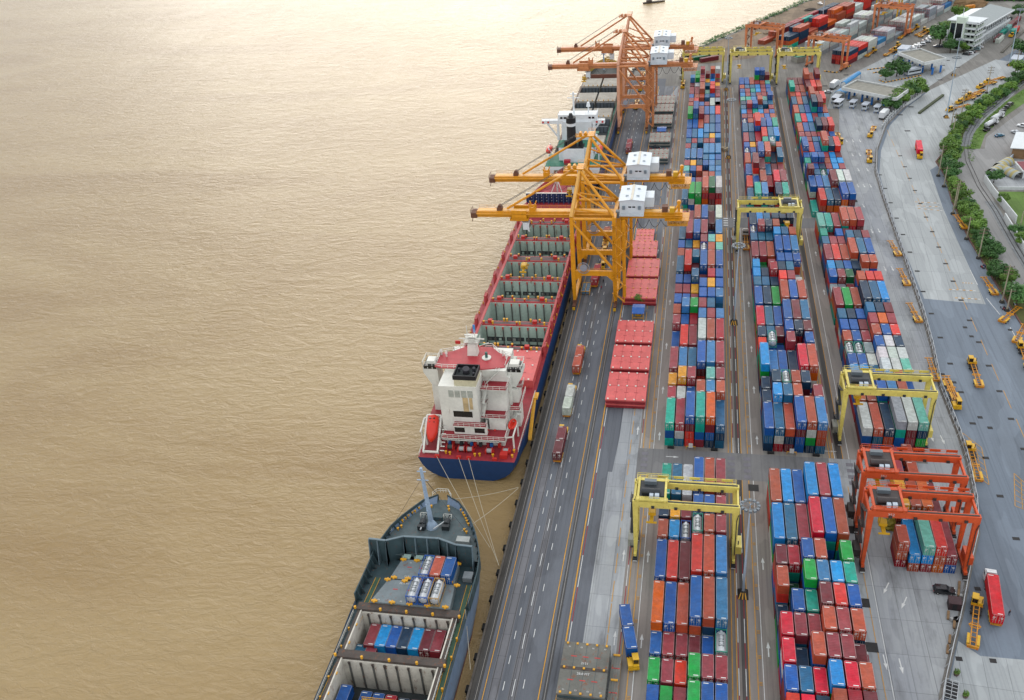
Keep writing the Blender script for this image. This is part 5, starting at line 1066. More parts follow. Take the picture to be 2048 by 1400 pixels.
for u, v in ((849, 1043), (897, 1043)): p = g(u, v, 6.4); m.cyl((p.x, p.y-2, 7.2), (p.x, p.y-.4, 7.2), .8, n=10); m.box(p.x-.9, p.y-3.2, 6.3, p.x+.9, p.y-2.2, 7.6); m.beam((p.x, p.y-.4, 7), (p.x+.1, p.y+1.8, 7.2), .3)
m.build('anchor_windlass', paint('windlass_dark', '22282c', .6, .4), s2); m = MB()
for u, v in ((849, 1047), (892, 1047)): p = g(u, v, 6.4); m.beam((p.x, p.y, 7.3), (p.x+(0 if u < 870 else -2.2), p.y-3.4, 7.5), .25)
m.build('anchor_chain', paint('chain_pale', 'b9bcbd', .6, .3), s2); m = MB()
for u, v in ((849, 1037), (895, 1040)):
    p = g(u, v, 6.4)
    for k in range(6): a = math.pi*k/5; m.beam((p.x-1+.4*k, p.y, 6.4), (p.x-1+.4*k, p.y, 7.5), .06)
    m.rail([(p.x-1, p.y, 6.4), (p.x-1, p.y+.9, 6.4), (p.x+1, p.y+.9, 6.4), (p.x+1, p.y, 6.4)], 1.1, .6, .05)
m.build('hawse_cage', S_WHT, s2); m = MB()
for u, v in ((863, 1013), (897, 1014), (898, 1020), (922, 1021), (926, 1027), (929, 1032), (932, 1038), (934, 1043), (937, 1049), (929, 1060), (933, 1065), (817, 1032), (811, 1037), (805, 1042), (830, 1023), (825, 1026), (803, 1053), (796, 1058), (838, 1017)): p = g(u, v, 6.6); bollard(m, p.x, p.y, 6.3, .75)
m.build('bollard', S_YEL, s2); p = g(878, 1036, 6.3); MB().box(p.x-1.2, p.y-1, 6.3, p.x+1.2, p.y+1, 7.4).build('deck_hatch', D_TEAL, s2)
p = g(927, 1085, 6.3); MB().box(p.x-1.6, p.y-.9, 6.3, p.x+1.6, p.y+.9, 7.5).build('deck_locker', paint('locker_pale', 'a8aca8', .6, .3), s2)
# fore hatch covers with lettering, holds behind
def cover(parent, x0, x1, y0, y1, z0, z1, mat, taper=0, red=True, cones=None):
    m = MB(); m.hexa([(x0, y0, z0), (x1, y0, z0), (x1-taper*.2, y1, z0), (x0+taper, y1, z0), (x0, y0, z1), (x1, y0, z1), (x1-taper*.2, y1, z1), (x0+taper, y1, z1)]); o = m.build('hatch_cover', [mat], parent); k = MB(); n = 5
    for i in range(n):
        for y in (y0+.2, y1-.2): x = x0+1+(x1-x0-2)*i/(n-1)+(taper*.5 if y > (y0+y1)/2 else 0); k.box(x-.7, y-.22, z1, x+.7, y+.22, z1+.35); k.box(x-.2, y-.5, z1, x+.2, y+.5, z1+.3)
    k.build('lashing_socket', S_YEL, o); k = MB()
    for i in range(4): x = x0+(x1-x0)*(.22+.19*i)+taper*.3; k.box(x-.55, (y0+y1)/2+.6, z1, x+.55, (y0+y1)/2+.8, z1+.04)
    if red: k.build('lashing_mark', BRT_RED, o)
    return o
c1 = cover(s2, -66.6, -51.4, 145.0, 151.2, 4.8, 7.0, COV_G, 1.2); c2 = cover(s2, -69.0, -50.6, 137.6, 144.6, 4.8, 7.0, COV_G, 2.2)
text_flat('11P1', .8, W_MARK, (-62.6, 145.9, 7.03), c1); text_flat('28.0 MT', .8, W_MARK, (-62.6, 143.7, 7.03), c2)
for i, s in enumerate(('06', '04', '02', '00')): text_flat(s, .55, W_MARK, (-67.2+i*2.6, 138.4, 7.03), c2)
for i, s in enumerate(('04', '02', '00')): text_flat(s, .5, W_MARK, (-63.0+i*2.6, 150.2, 7.03), c1)
for s, x in ((-1, -72.0), (1, -47.9)): m = MB(); m.face([(x-.5, 108, 4.66), (x+.5, 108, 4.66), (x+.5+(1.6 if s < 0 else -.6), 147, 4.66), (x-.5+(1.6 if s < 0 else -.6), 147, 4.66)]); m.build('walkway', WALKG, s2)
m = MB()
for s, x in ((-1, -72.0), (1, -47.9)):
    for e in (-.55, .55): m.beam((x+e, 108, 4.69), (x+e+(1.6 if s < 0 else -.6), 147, 4.69), .12, .04)
m.build('walkway_line', S_YEL, s2)
for i, (y, w_) in enumerate(((136.6, 1.0), (123.4, 1.0), (110.3, 1.0))):
    m = MB(); m.box(-71.6, y-w_, 5.0, -48.2, y+w_, 6.6); m.mat(1)
    for x in (-71.9, -66, -60, -54, -48.0): m.cyl((x, y-.9, 6.6), (x, y-.9, 7.2), .3, n=7)
    m.build('hatch_beam', [RUSTB, S_YEL], s2)
for i, (ya, yb) in enumerate(((124.4, 135.6), (111.3, 122.4), (98, 109.3))): hold(s2, -70.4, -49.6, ya, yb, 6.4, -2.7, H_WHT, 8, False, 20+i, RUSTB)
m = MB(); m.box(-71.3, 98, 4.6, -70.65, 136, 6.3); m.box(-49.35, 98, 4.6, -48.7, 136, 6.3); m.mat(1); m.rail([(-48.6, 98, 5.2), (-48.6, 136, 5.2)], 1.1, 1.8, .05); m.rail([(-72.6, 98, 4.6), (-72.6, 136, 4.6)], 1.1, 1.8, .05); m.build('coaming', [RUSTB, S_WHT], s2)
m = MB()
for y in (101, 106, 113, 118, 126, 131): m.box(-70.2, y, 6.3, -70.0, y+.6, 6.6); m.cyl((-72, y, 4.6), (-72, y, 5.6), .25, n=6); m.cyl((-47.6, y, 4.6), (-47.6, y, 5.6), .25, n=6)
m.build('deck_fitting', S_YEL, s2)
p = g(937, 1158, 4.7); MB().box(p.x-1.1, p.y-1.1, 4.7, p.x+1.1, p.y+1.1, 6.0).build('covered_winch', paint('canvas_grey', '8c9294', .8, .4), s2)
# cargo on and in the grey ship
def ship_box(k, L, x, y, z, lab, grp='containers aboard the grey ship'): make_container(shade(k, vr), L, x, y, z, 0, lab, grp, flip=vr.random() < .3)
ship_box('n', 20, -55.6, 147.6, 7.05, 'terracotta short container beside a tank container on the grey ship bow'); ship_box('b', 20, -53.0, 147.6, 7.05, 'blue short container at right end on the grey ship bow')
make_tank(-58.2, 147.6, 7.05, M_BLUEF, 'silver tank container in blue frame beside terracotta one on grey ship bow', 'tank containers on the grey ship')
make_tank(-59.3, 140.8, 7.05, M_BLUEF, 'left silver tank container in blue frame, rear row on grey ship hatch', 'tank containers on the grey ship'); make_tank(-56.7, 140.8, 7.05, M_BLUEF, 'middle silver tank container in blue frame, rear row on grey ship hatch', 'tank containers on the grey ship'); make_tank(-54.1, 140.8, 7.05, M_YELF, 'dull silver tank container in tan frame on the grey ship hatch', 'tank containers on the grey ship')
for i, k in enumerate('plbBlmp'): ship_box(k, 20, -67.2+i*2.5, 131.8, .6, f'{PAL[k][0]} short container {ORD[i]} from left in upper hold row of grey ship')
for i, k in enumerate('sp'): ship_box(k, 20, -69.0+i*2.5, 126.6, -.4 if i == 0 else -.2, f'{PAL[k][0]} short container at left of lower hold row in grey ship')
for i, k in enumerate('RlBRkm'): ship_box(k, 20, -63.8+i*2.5, 126.6, -2.3, f'{PAL[k][0]} short container {ORD[i]} along lower row deep in grey ship hold')
for i, (k, z) in enumerate((('b', .2), ('b', -1.2), ('b', -1.4), ('R', -1.6), ('B', -2.2), ('m', -2.3), ('T', -2.0))): ship_box(k, 20, -68.6+i*2.65+(1.6 if i else 0), 115.5, z, f'{PAL[k][0]} short container {ORD[i]} from left in nearest hold of grey ship')
m = MB(); x0, y0, z0 = -60.6, 113.2, 2.6
for yy in (0, 2.2): m.beam((x0-3.6, y0+yy, z0), (x0+4, y0+yy, z0), .3); m.rail([(x0-3.6, y0+yy, z0), (x0+4, y0+yy, z0)], 1.0, 1.2, .06)
for xx in (-3.6, 0, 4): m.beam((x0+xx, y0, z0), (x0+xx, y0+2.2, z0), .3)
m.box(x0-3.4, y0+.3, z0-2.0, x0+3.8, y0+1.9, z0-.1); tag(m.build('spreader_frame', SPREADM), 'amber lifting frame with rails lying in the nearest hold of the grey ship', 'lifting frame')
mooring([(-58.6, 172.6, 7.4), (-44.4, 187.0, .3)], 'white bow mooring line of the grey ship running to the quay', .6); mooring([(-53.5, 162, 7.0), (-44.4, 186.6, .3)], 'lower bow mooring line crossing the dark water to the quay', .6); mooring([(-47.5, 139, 5.6), (-44.3, 127.5, .2)], 'short mooring line along the right side of the grey ship', .3)

# ---------------- ship 3: black and green, farther along the quay
s3 = thing('container_ship', 'far container ship with black funnel and grey hatch covers beneath the salmon cranes', 'container ship')
ST3 = [(396, -67.4, -44.6, 5, 3.4, 4), (404, -68, -43.6, 5, 1.2, 2), (424, -68.4, -43.2, 5, .1, 0), (528, -68.4, -43.0, 5, .1, 0), (545, -66.5, -45.4, 7.4, 3, -2), (560, -62.4, -50.4, 8, 3.5, -5), (571, -57, -56.2, 8.6, .2, -8)]
S_NAVY = paint('hull_navy', '1d4274', .45, .25); D_GREEN = paint('deck_green', '2f7a63', .6, .3, .4, .1); D_DARK = paint('deck_dark', '3a3f3d', .7, .4); COV_P = paint('cover_pale', 'a9a498', .65, .4, .4, .2, sc=.2); WH3 = paint('ship_cool_white', 'e4e8ea', .45, .15)
hull(s3, ST3, [S_NAVY, S_RED]); m = MB(); deck_poly(m, ST3); m.build('deck', D_DARK, s3)
m = MB()
for i, (y0, y1, z, tall) in enumerate(((428, 441, 7.5, 0), (443, 452, 6.0, 1), (454, 463, 6.0, 1), (466, 480, 8.5, 0), (482, 490, 6.0, 1), (492, 507, 8.5, 0), (509, 517, 6, 1), (519, 534, 8.5, 0))):
    for xa, xb in ((-66.4, -56.4), (-55.4, -45.6)):
        if tall:
            m.mat(1); m.box(xa, y0, 5, xb, y1, 5.3); m.mat(2); m.box(xa, y1-.4, 5, xb, y1, 8.3); m.mat(1)
            for k in range(6): m.box(xa+.2+k*1.85, y1-.8, 5, xa+.5+k*1.85, y1-.41, 8.2)
        else:
            m.mat(0); m.box(xa, y0, 5, xb, y1, z); m.mat(3)
            for k in range(4): m.box(xa+1+k*2.5, y0+.1, z, xa+1.4+k*2.5, y0+.5, z+.7)
m.build('hatch_cover', [COV_P, H_DARK, paint('bulkhead_slate', '59636b', .6, .3), S_YEL], s3)
m = MB(); m.box(-67.9, 428, 5, -67.2, 536, 6.2); m.box(-44.6, 428, 5, -43.9, 536, 6.2); m.rail([(-43.4, 405, 5), (-43.2, 528, 5)], 1.1, 4, .08); m.rail([(-68.2, 405, 5), (-68.3, 528, 5)], 1.1, 4, .08); m.build('coaming', paint('coaming_brown', '6f5a52', .7, .4), s3)
m = MB(); m.box(-63.4, 405, 5, -47.6, 424, 14.6); m.box(-62, 414, 14.6, -49.2, 423, 23.5); m.box(-67.6, 398, 5, -44.6, 405, 8.2); m.box(-61.2, 402.4, 8.2, -51.6, 409, 14.8); h3 = m.build('deckhouse', WH3, s3)
m = MB(); m.box(-64.2, 405, 14.6, -46.8, 414, 14.9); m.box(-64, 423, 14.7, -47, 426, 14.9); m.build('boat_deck', D_GREEN, h3)
m = MB(); m.box(-64.6, 415, 23.5, -46.8, 421, 26.4); m.box(-72.2, 414.6, 22.4, -43.2, 417, 24.0); wh = m.build('wheelhouse', WH3, h3); m = MB()
for s, x in ((1, -70.8), (-1, -44.6)): m.beam((x+s*1.2, 415, 22.4), (x+s*5.6, 415, 16.5), .7)
for x in (-65.2, -63, -50.6, -48.4): m.box(x, 414.2, 14.9, x+1.0, 415.2, 22.4)
m.build('wing_strut', WH3, h3); m = MB()
for x in (-63.6, -62, -50.6, -49): m.box(x, 414.94, 24.6, x+1.1, 415.02, 25.5)
m.build('window', DGLASS, wh); m = MB(); m.rail([(-72.2, 414.6, 24), (-64.6, 414.6, 24)], 1.1, 1.6); m.rail([(-46.8, 414.6, 24), (-43.2, 414.6, 24)], 1.1, 1.6); m.rail([(-64.6, 415, 26.4), (-46.8, 415, 26.4), (-46.8, 421, 26.4)], 1.1, 2.4); m.build('railing', WH3, wh); m = MB()
for x in (-71.6, -69.2, -46.8, -44.2): m.cyl((x, 414.5, 23.2), (x, 414.6, 23.2), .5, n=10)
m.build('life_ring', BRT_RED, wh)
m = MB(); m.beam((-57.6, 418, 26.4), (-57.6, 418, 36), .7); m.beam((-60.4, 418, 33.4), (-54.8, 418, 33.4), .3); m.box(-59, 417.6, 35, -56, 418.4, 35.3); m.cyl((-51, 419, 26.4), (-51, 419, 29), .3, n=8); m.cyl((-51, 419, 29), (-51, 419, 31), 1.0, .5, n=12); m.build('radar_mast', WH3, wh)
m = MB(); m.cyl((-57.4, 405.8, 14.8), (-57.4, 405.8, 24.6), 2.2, 2.0, n=16); m.mat(1); m.cyl((-57.4, 405.8, 24.6), (-57.4, 405.8, 26.0), 2.05, n=16); m.mat(0); m.cyl((-57.4, 405.8, 26.0), (-57.4, 405.8, 28.4), 2.2, n=16); m.cyl((-57.4, 405.8, 28.4), (-57.4, 405.8, 30.2), 1.2, .7, n=12); m.box(-61, 403, 14.8, -51.8, 408.6, 15.2); m.cyl((-53.4, 406, 15), (-53.4, 406, 17.5), 1.0, n=10); m.cyl((-60.2, 407, 15), (-60.2, 407, 17), .8, n=10)
m.build('funnel', [S_DRK, WH3], h3)
for x in (-68.2, -45.2):
    b = MB(); rings = [[(x+w_*math.cos(2*math.pi*i/12), yy, 12.6+h_*math.sin(2*math.pi*i/12)) for i in range(12)] for yy, w_, h_ in ((404.5, .3, .3), (405.6, 1.3, 1.2), (408, 1.5, 1.4), (410.8, 1.3, 1.2), (412, .3, .3))]
    b.loft(rings).build('lifeboat', LIFE, s3, smooth=True); m = MB(); m.beam((x, 405.4, 5), (x, 405.4, 14.4), .4); m.beam((x, 411, 5), (x, 411, 14.4), .4); m.beam((x, 405.4, 14.4), (x+(1.4 if x < -50 else -1.4), 405.4, 12), .35); m.build('davit', WH3, s3)
m = MB(); m.box(-69, 398, 8.2, -44.4, 413.5, 8.5); m.rail([(-68.4, 398, 8.5), (-44.6, 398, 8.5)], 1.1, 2); m.build('poop_deck', D_GREEN, s3)
m = MB(); m.box(-60.4, 399.2, 8.5, -57.6, 401, 10.6); m.build('deck_locker', paint('locker_red', 'b01f35', .5, .2), s3)
m = MB()
for x in (-64, -62, -53, -50): m.cyl((x-.8, 397.5, 6), (x+.8, 397.5, 6), .7, n=9)
m.build('mooring_winch', GRNROPE, s3)
m = MB(); pts = [(s[1], s[0]) for s in ST3[4:]]+[(s[2], s[0]) for s in reversed(ST3[4:])]
for a, b in zip(pts, pts[1:]): m.hexa([(a[0]-.15, a[1], 7), (a[0]+.15, a[1], 7), (b[0]+.15, b[1], 7), (b[0]-.15, b[1], 7), (a[0]-.15, a[1], 10.8), (a[0]+.15, a[1], 10.8), (b[0]+.15, b[1], 10.8), (b[0]-.15, b[1], 10.8)])
m.build('bulwark', paint('bulwark_yellow', 'b99a3c', .55, .3), s3); m = MB(); m.beam((-57.5, 553, 8), (-57.5, 553, 19), .8); m.box(-59, 552.6, 17, -56, 553.4, 17.3); m.build('foremast', S_PALE, s3)
m = MB(); m.box(-67.4, 536.6, 5, -45, 537.2, 10); m.build('breakwater', paint('breakwater_brown', '7a4a3a', .6, .3), s3)
m = MB(); m.box(-46.6, 430, 5, -44.8, 536, 5.15); m.build('walkway', D_GREEN, s3)
p = g(1308, 5, -3); m = MB(); rings = [[(w_*a, yy, z) for a, z in ((-1, .9), (-.8, 0), (.8, 0), (1, .9))] for yy, w_ in ((-9, .8), (-6, 1.8), (4, 1.8), (9, .2))]
m.loft(rings); m.box(-1.2, -6, .9, 1.2, -2, 2.4); tag(m.build('river_boat', paint('boat_brown', '4a3f38', .7, .4), None, (p.x, p.y, -3), R(-70)), 'small dark wooden boat crossing the river at the top of the view', 'boat')
# ================================================================ VEHICLES
T_YEL = paint('tractor_yellow', 'dba916', .42, .3, .5, .08); C_ORG = paint('chassis_orange', 'cf8a14', .5, .35, .5, .15); BLK = paint('chassis_black', '1d1d1f', .6, .3); T_WHT = paint('cab_white', 'd8dadb', .35, .15)
def wheel(p, x, y, r=.5, w_=.32):
    o = MB().cyl((x-w_/2, y, r), (x+w_/2, y, r), r, n=14).build('wheel', WHEELM, p); s = 1 if x > 0 else -1
    MB().cyl((x+s*(w_/2-.02), y, r), (x+s*(w_/2+.03), y, r), r*.5, n=10).build('rim', GREYROPE, o); return o
def tractor_parts(t, paintm, road=False):
    """front at +y; fifth wheel at y=0"""
    m = MB(); m.box(-1.1, -1.6, .55, 1.1, 3.4, .95); m.box(-.9, -1.5, .95, .9, .6, 1.15); m.build('frame', BLK, t)
    if road:
        m = MB(); m.hexa([(-1.2, 1.5, .7), (1.2, 1.5, .7), (1.2, 3.7, .7), (-1.2, 3.7, .7), (-1.2, 1.5, 2.9), (1.2, 1.5, 2.9), (1.15, 3.35, 2.8), (-1.15, 3.35, 2.8)]); m.hexa([(-1.1, 1.5, 2.9), (1.1, 1.5, 2.9), (1.1, 3.2, 2.9), (-1.1, 3.2, 2.9), (-1, 1.5, 3.5), (1, 1.5, 3.5), (1, 2.1, 3.4), (-1, 2.1, 3.4)])
        c = m.build('cab', paintm, t); m = MB(); m.hexa([(-1.1, 3.6, 1.75), (1.1, 3.6, 1.75), (1.1, 3.63, 1.75), (-1.1, 3.63, 1.75), (-1.08, 3.4, 2.6), (1.08, 3.4, 2.6), (1.08, 3.47, 2.6), (-1.08, 3.47, 2.6)]); m.build('windscreen', DGLASS, c)
        for s in (-1, 1): MB().box(s*1.2-.03, 2.1, 1.7, s*1.2+.03, 3.1, 2.6).build('side_window', DGLASS, c)
        MB().box(-1.0, 1.46, 1.9, 1.0, 1.5, 2.5).build('rear_window', DGLASS, c)
    else:
        m = MB(); m.box(-1.15, 1.0, .95, .1, 2.7, 2.85); m.box(-1.2, .95, 2.85, .15, 2.75, 2.95); c = m.build('cab', paintm, t)
        MB().box(-1.05, 2.68, 1.6, 0, 2.74, 2.7).build('windscreen', DGLASS, c); MB().box(-1.05, .96, 1.6, 0, 1.02, 2.7).build('rear_window', DGLASS, c)
        for x in (-1.18, .13): MB().box(x-.03, 1.3, 1.7, x+.03, 2.4, 2.7).build('side_window', DGLASS, c)
        m = MB(); m.box(.15, 1.0, .95, 1.15, 3.3, 1.75); m.box(-1.15, 2.75, .95, .1, 3.35, 1.6); m.build('hood', paintm, t); m = MB(); m.box(-1.2, 3.35, .5, 1.2, 3.5, 1.0); m.build('bumper', paintm, t)
        MB().cyl((.9, 1.2, 1.75), (.9, 1.2, 3.0), .09, n=6).build('exhaust', BLK, t)
    for x in (-.98, .98): wheel(t, x, 2.4); wheel(t, x, -.4); 
    for x in (-.62, .62): wheel(t, x, -.4)
def chassis_parts(t, y1, L=12.2, mat_=None):
    mat_ = mat_ or C_ORG; m = MB(); y0 = y1-L
    for x in (-.55, .55): m.box(x-.1, y0, .95, x+.1, y1, 1.25)
    n = int(L/1.35)
    for i in range(n+1): y = y0+L*i/n; m.box(-.55, y-.06, 1.0, .55, y+.06, 1.2)
    for y in (y0+.1, y0+L*.5, y1-.15): m.box(-1.2, y-.12, 1.0, 1.2, y+.12, 1.28)
    for y in (y0+L*.42, y0+L*.58): m.beam((-.55, y, 1.1), (-1.15, y0+L*.5, 1.1), .12); m.beam((.55, y, 1.1), (1.15, y0+L*.5, 1.1), .12)
    m.build('chassis', mat_, t); m = MB()
    for s in (-1, 1): m.box(s*.98-.28, y0+.8, 1.02, s*.98+.28, y0+3.6, 1.16); m.box(s*.98-.28, y0+.7, .55, s*.98+.28, y0+.78, 1.1)
    m.build('mudguard', T_YEL, t); m = MB(); m.box(-1.1, y0-.1, .6, 1.1, y0, .95); m.mat(1)
    for s in (-1, 1): m.box(s*.9-.15, y0-.13, .7, s*.9+.15, y0-.1, .85)
    m.build('tail_board', [mat_, BRT_RED], t)
    for s in (-1, 1): m = MB(); m.beam((s*.5, y0+L*.72, 1.0), (s*.5, y0+L*.72, .1), .14); m.build('landing_leg', BLK, t)
    for y in (y0+1.5, y0+2.9):
        for x in (-1.0, 1.0): wheel(t, x, y, .5, .34)
def rig(kind, label, loc, ang, group, paintm=T_YEL, L=12.2, road=False, gm=None):
    t = thing({'rig': 'container_truck', 'chassis': 'trailer_chassis', 'tractor': 'terminal_tractor'}[kind], label, {'rig': 'truck', 'chassis': 'trailer', 'tractor': 'tractor'}[kind], (loc[0], loc[1], .06), ang, group)
    if kind != 'chassis': tractor_parts(t, paintm, road)
    if kind != 'tractor': chassis_parts(t, .9 if kind == 'rig' else 0, L, gm)
    return t
def heading(a, b):          # angle whose +y points from a to b
    return math.atan2(-(b[0]-a[0]), b[1]-a[1])
def on_rig(k, lens, t, lab, y_top=.7):
    """containers riding on a rig: things of their own"""
    y = y_top; out = []
    for i, L in enumerate(lens):
        c = Vector((0, y-LEN[L]/2, 0)); c.rotate(t.rotation_euler); out.append(make_container(shade(k, vr), L, t.location.x+c.x, t.location.y+c.y, 1.36, t.rotation_euler.z, lab if isinstance(lab, str) else lab[i], 'containers on trucks', flip=False)); y -= LEN[L]+.15
    return out
GT = 'container trucks'
a = rig('rig', 'yellow truck carrying two terracotta containers, farthest of three on the quay road', (-35.6, 252.8), 0, GT); on_rig('n', (20, 20), a, ['front terracotta container on the farthest of three quay trucks', 'rear terracotta container on the farthest of three quay trucks'])
a = rig('rig', 'yellow truck carrying two white containers on the quay road', (-35.7, 230.3), 0, GT); on_rig('w', (20, 20), a, ['front white container on the middle quay truck', 'rear white container on the middle quay truck'])
a = rig('rig', 'yellow truck carrying two maroon containers beside the blue ship stern', (-35.5, 209.4), 0, GT); on_rig('m', (20, 20), a, ['front maroon container on the truck beside the blue ship stern', 'rear maroon container on the truck beside the blue ship stern'])
p = g(1190, 580); a = rig('rig', 'truck carrying a red container beneath the nearest amber quay crane', (p.x-.2, p.y+12.4), R(-1), GT); on_rig('R', (40,), a, 'red container on the truck beneath the nearest amber quay crane')
p = g(1212, 487); a = rig('rig', 'truck carrying a terracotta container beneath the two amber quay cranes', (p.x, p.y+7), 0, GT); on_rig('n', (20,), a, 'terracotta container on the truck beneath the amber quay cranes')
for (u, v), lab in (((1204, 538), 'yellow tractor pulling an empty trailer under the nearest amber crane'), ((1207, 508), 'yellow tractor with empty trailer between the two amber cranes')):
    p = g(u, v); rig('rig', lab, (p.x, p.y+2), math.pi, GT)
p = g(1256, 312); a = rig('rig', 'truck carrying two maroon containers beside the far ship', (p.x, p.y+12.6), 0, GT); on_rig('p', (20, 20), a, ['front maroon container on the truck beside the far ship', 'rear maroon container on the truck beside the far ship'])
for (u, v), lab in (((1272, 216), 'yellow tractor with trailer under nearer salmon crane'), ((1281, 180), 'yellow tractor with trailer between the salmon cranes'), ((1284, 158), 'yellow tractor with trailer behind the salmon cranes')):
    p = g(u, v); rig('rig', lab, (p.x, p.y), math.pi, GT)
h = heading((-13.4, 149.5), (-10.1, 134.0)); a = rig('rig', 'yellow truck pulling two blue containers, turning beside the nearest row', (-10.55, 134.6), h, GT); on_rig('b', (20, 20), a, ['front blue container on the turning yellow truck', 'rear blue container on the turning yellow truck'], .5)
h = heading((65.2, 151), (66.9, 164)); a = rig('rig', 'white cab truck with long red container at bottom right', (66.7, 163.4), h, GT, T_WHT, road=True); on_rig('r', (40,), a, 'bright red long container on the white cab truck, bottom right')
for o in C.objects:
    if o.get('label', '').startswith('bright red long'):
        for q in [o]+list(o.children): q.color = rgba(hx('cf1420'))
p = g(1839, 316); a = rig('rig', 'yellow truck with red container driving down the concrete road', (p.x, p.y+1.2), math.pi-R(6), GT); on_rig('k', (40,), a, 'red container on the truck driving down the concrete road')
p = g(1491, 478); rig('rig', 'white cab truck with empty trailer under the middle yellow gantry', (p.x, p.y), 0, GT, T_WHT, road=True)
# empty chassis with yellow tractors on the right-hand road
GE = 'yellow tractors with empty trailers'
def er(pf, pr, lab, grp=GE):
    a, b = g(*pf), g(*pr); return rig('rig', lab, (a.x, a.y), heading(b, a), grp)
er((1951, 1224), (1943, 1305), 'yellow tractor with empty orange trailer beside the bottom right fence'); er((1945, 737), (1959, 780), 'yellow tractor with empty trailer alone in the middle of the grey road')
er((1908, 808), (1891, 764), 'yellow tractor with empty trailer facing the camera beside the fence'); er((1941, 912), (1958, 975), 'yellow tractor with empty trailer on the yellow box junction'); er((2044, 706), (2060, 750), 'yellow tractor at the right edge of the grey road')
er((1741, 272), (1750, 252), 'yellow tractor with trailer inside the fence near the gate'); er((1738, 322), (1737, 304), 'yellow tractor with trailer inside the fence, facing the camera')
er((1679, 286), (1673, 268), 'yellow tractor with trailer beside the right container block')
for i, (pf, pr) in enumerate((((1904, 222), (1935, 214)), ((1921, 207), (1946, 198)), ((1932, 200), (1957, 191)), ((1940, 193), (1966, 184)), ((1963, 176), (1990, 167)), ((1978, 166), (2006, 158)))): er(pf, pr, f'yellow tractor with orange trailer by the hedge, {ORD[i]} from the camera', 'tractors parked along the hedge')
for i, (pf, pr) in enumerate((((1746, 106), (1727, 119)), ((1794, 95), (1775, 108)), ((1788, 105), (1762, 117)), ((1811, 71), (1796, 81)), ((1832, 59), (1818, 68)), ((1847, 65), (1830, 74)), ((1854, 68), (1818, 87)))): er(pf, pr, f'yellow tractor with trailer by the far white stacks, {ORD[i]} from the gate', 'tractors parked by the far stacks')
GC = 'empty orange trailers'
for i, ((ua, va), (ub, vb), s) in enumerate((((1779, 487), (1796, 514), 'first inside the fence, beside the right block'), ((1798, 543), (1814, 574), 'second inside the fence'), ((1817, 612), (1836, 646), 'third inside the fence'), ((1856, 722), (1873, 770), 'behind the right yellow gantry leg'), ((1890, 758), (1905, 790), 'just outside the fence by the right gantry'), ((1910, 435), (1930, 462), 'under the trees at top of grey road'), ((1966, 560), (1990, 594), 'between the poles and the kerb'), ((2036, 620), (2003, 647), 'slanting across by the kerb'), ((2048, 655), (2034, 682), 'at the right edge near the kerb'))):
    a, b = g(ua, va), g(ub, vb); rig('chassis', f'empty orange trailer {s}', (a.x, a.y), heading(b, a), GC)
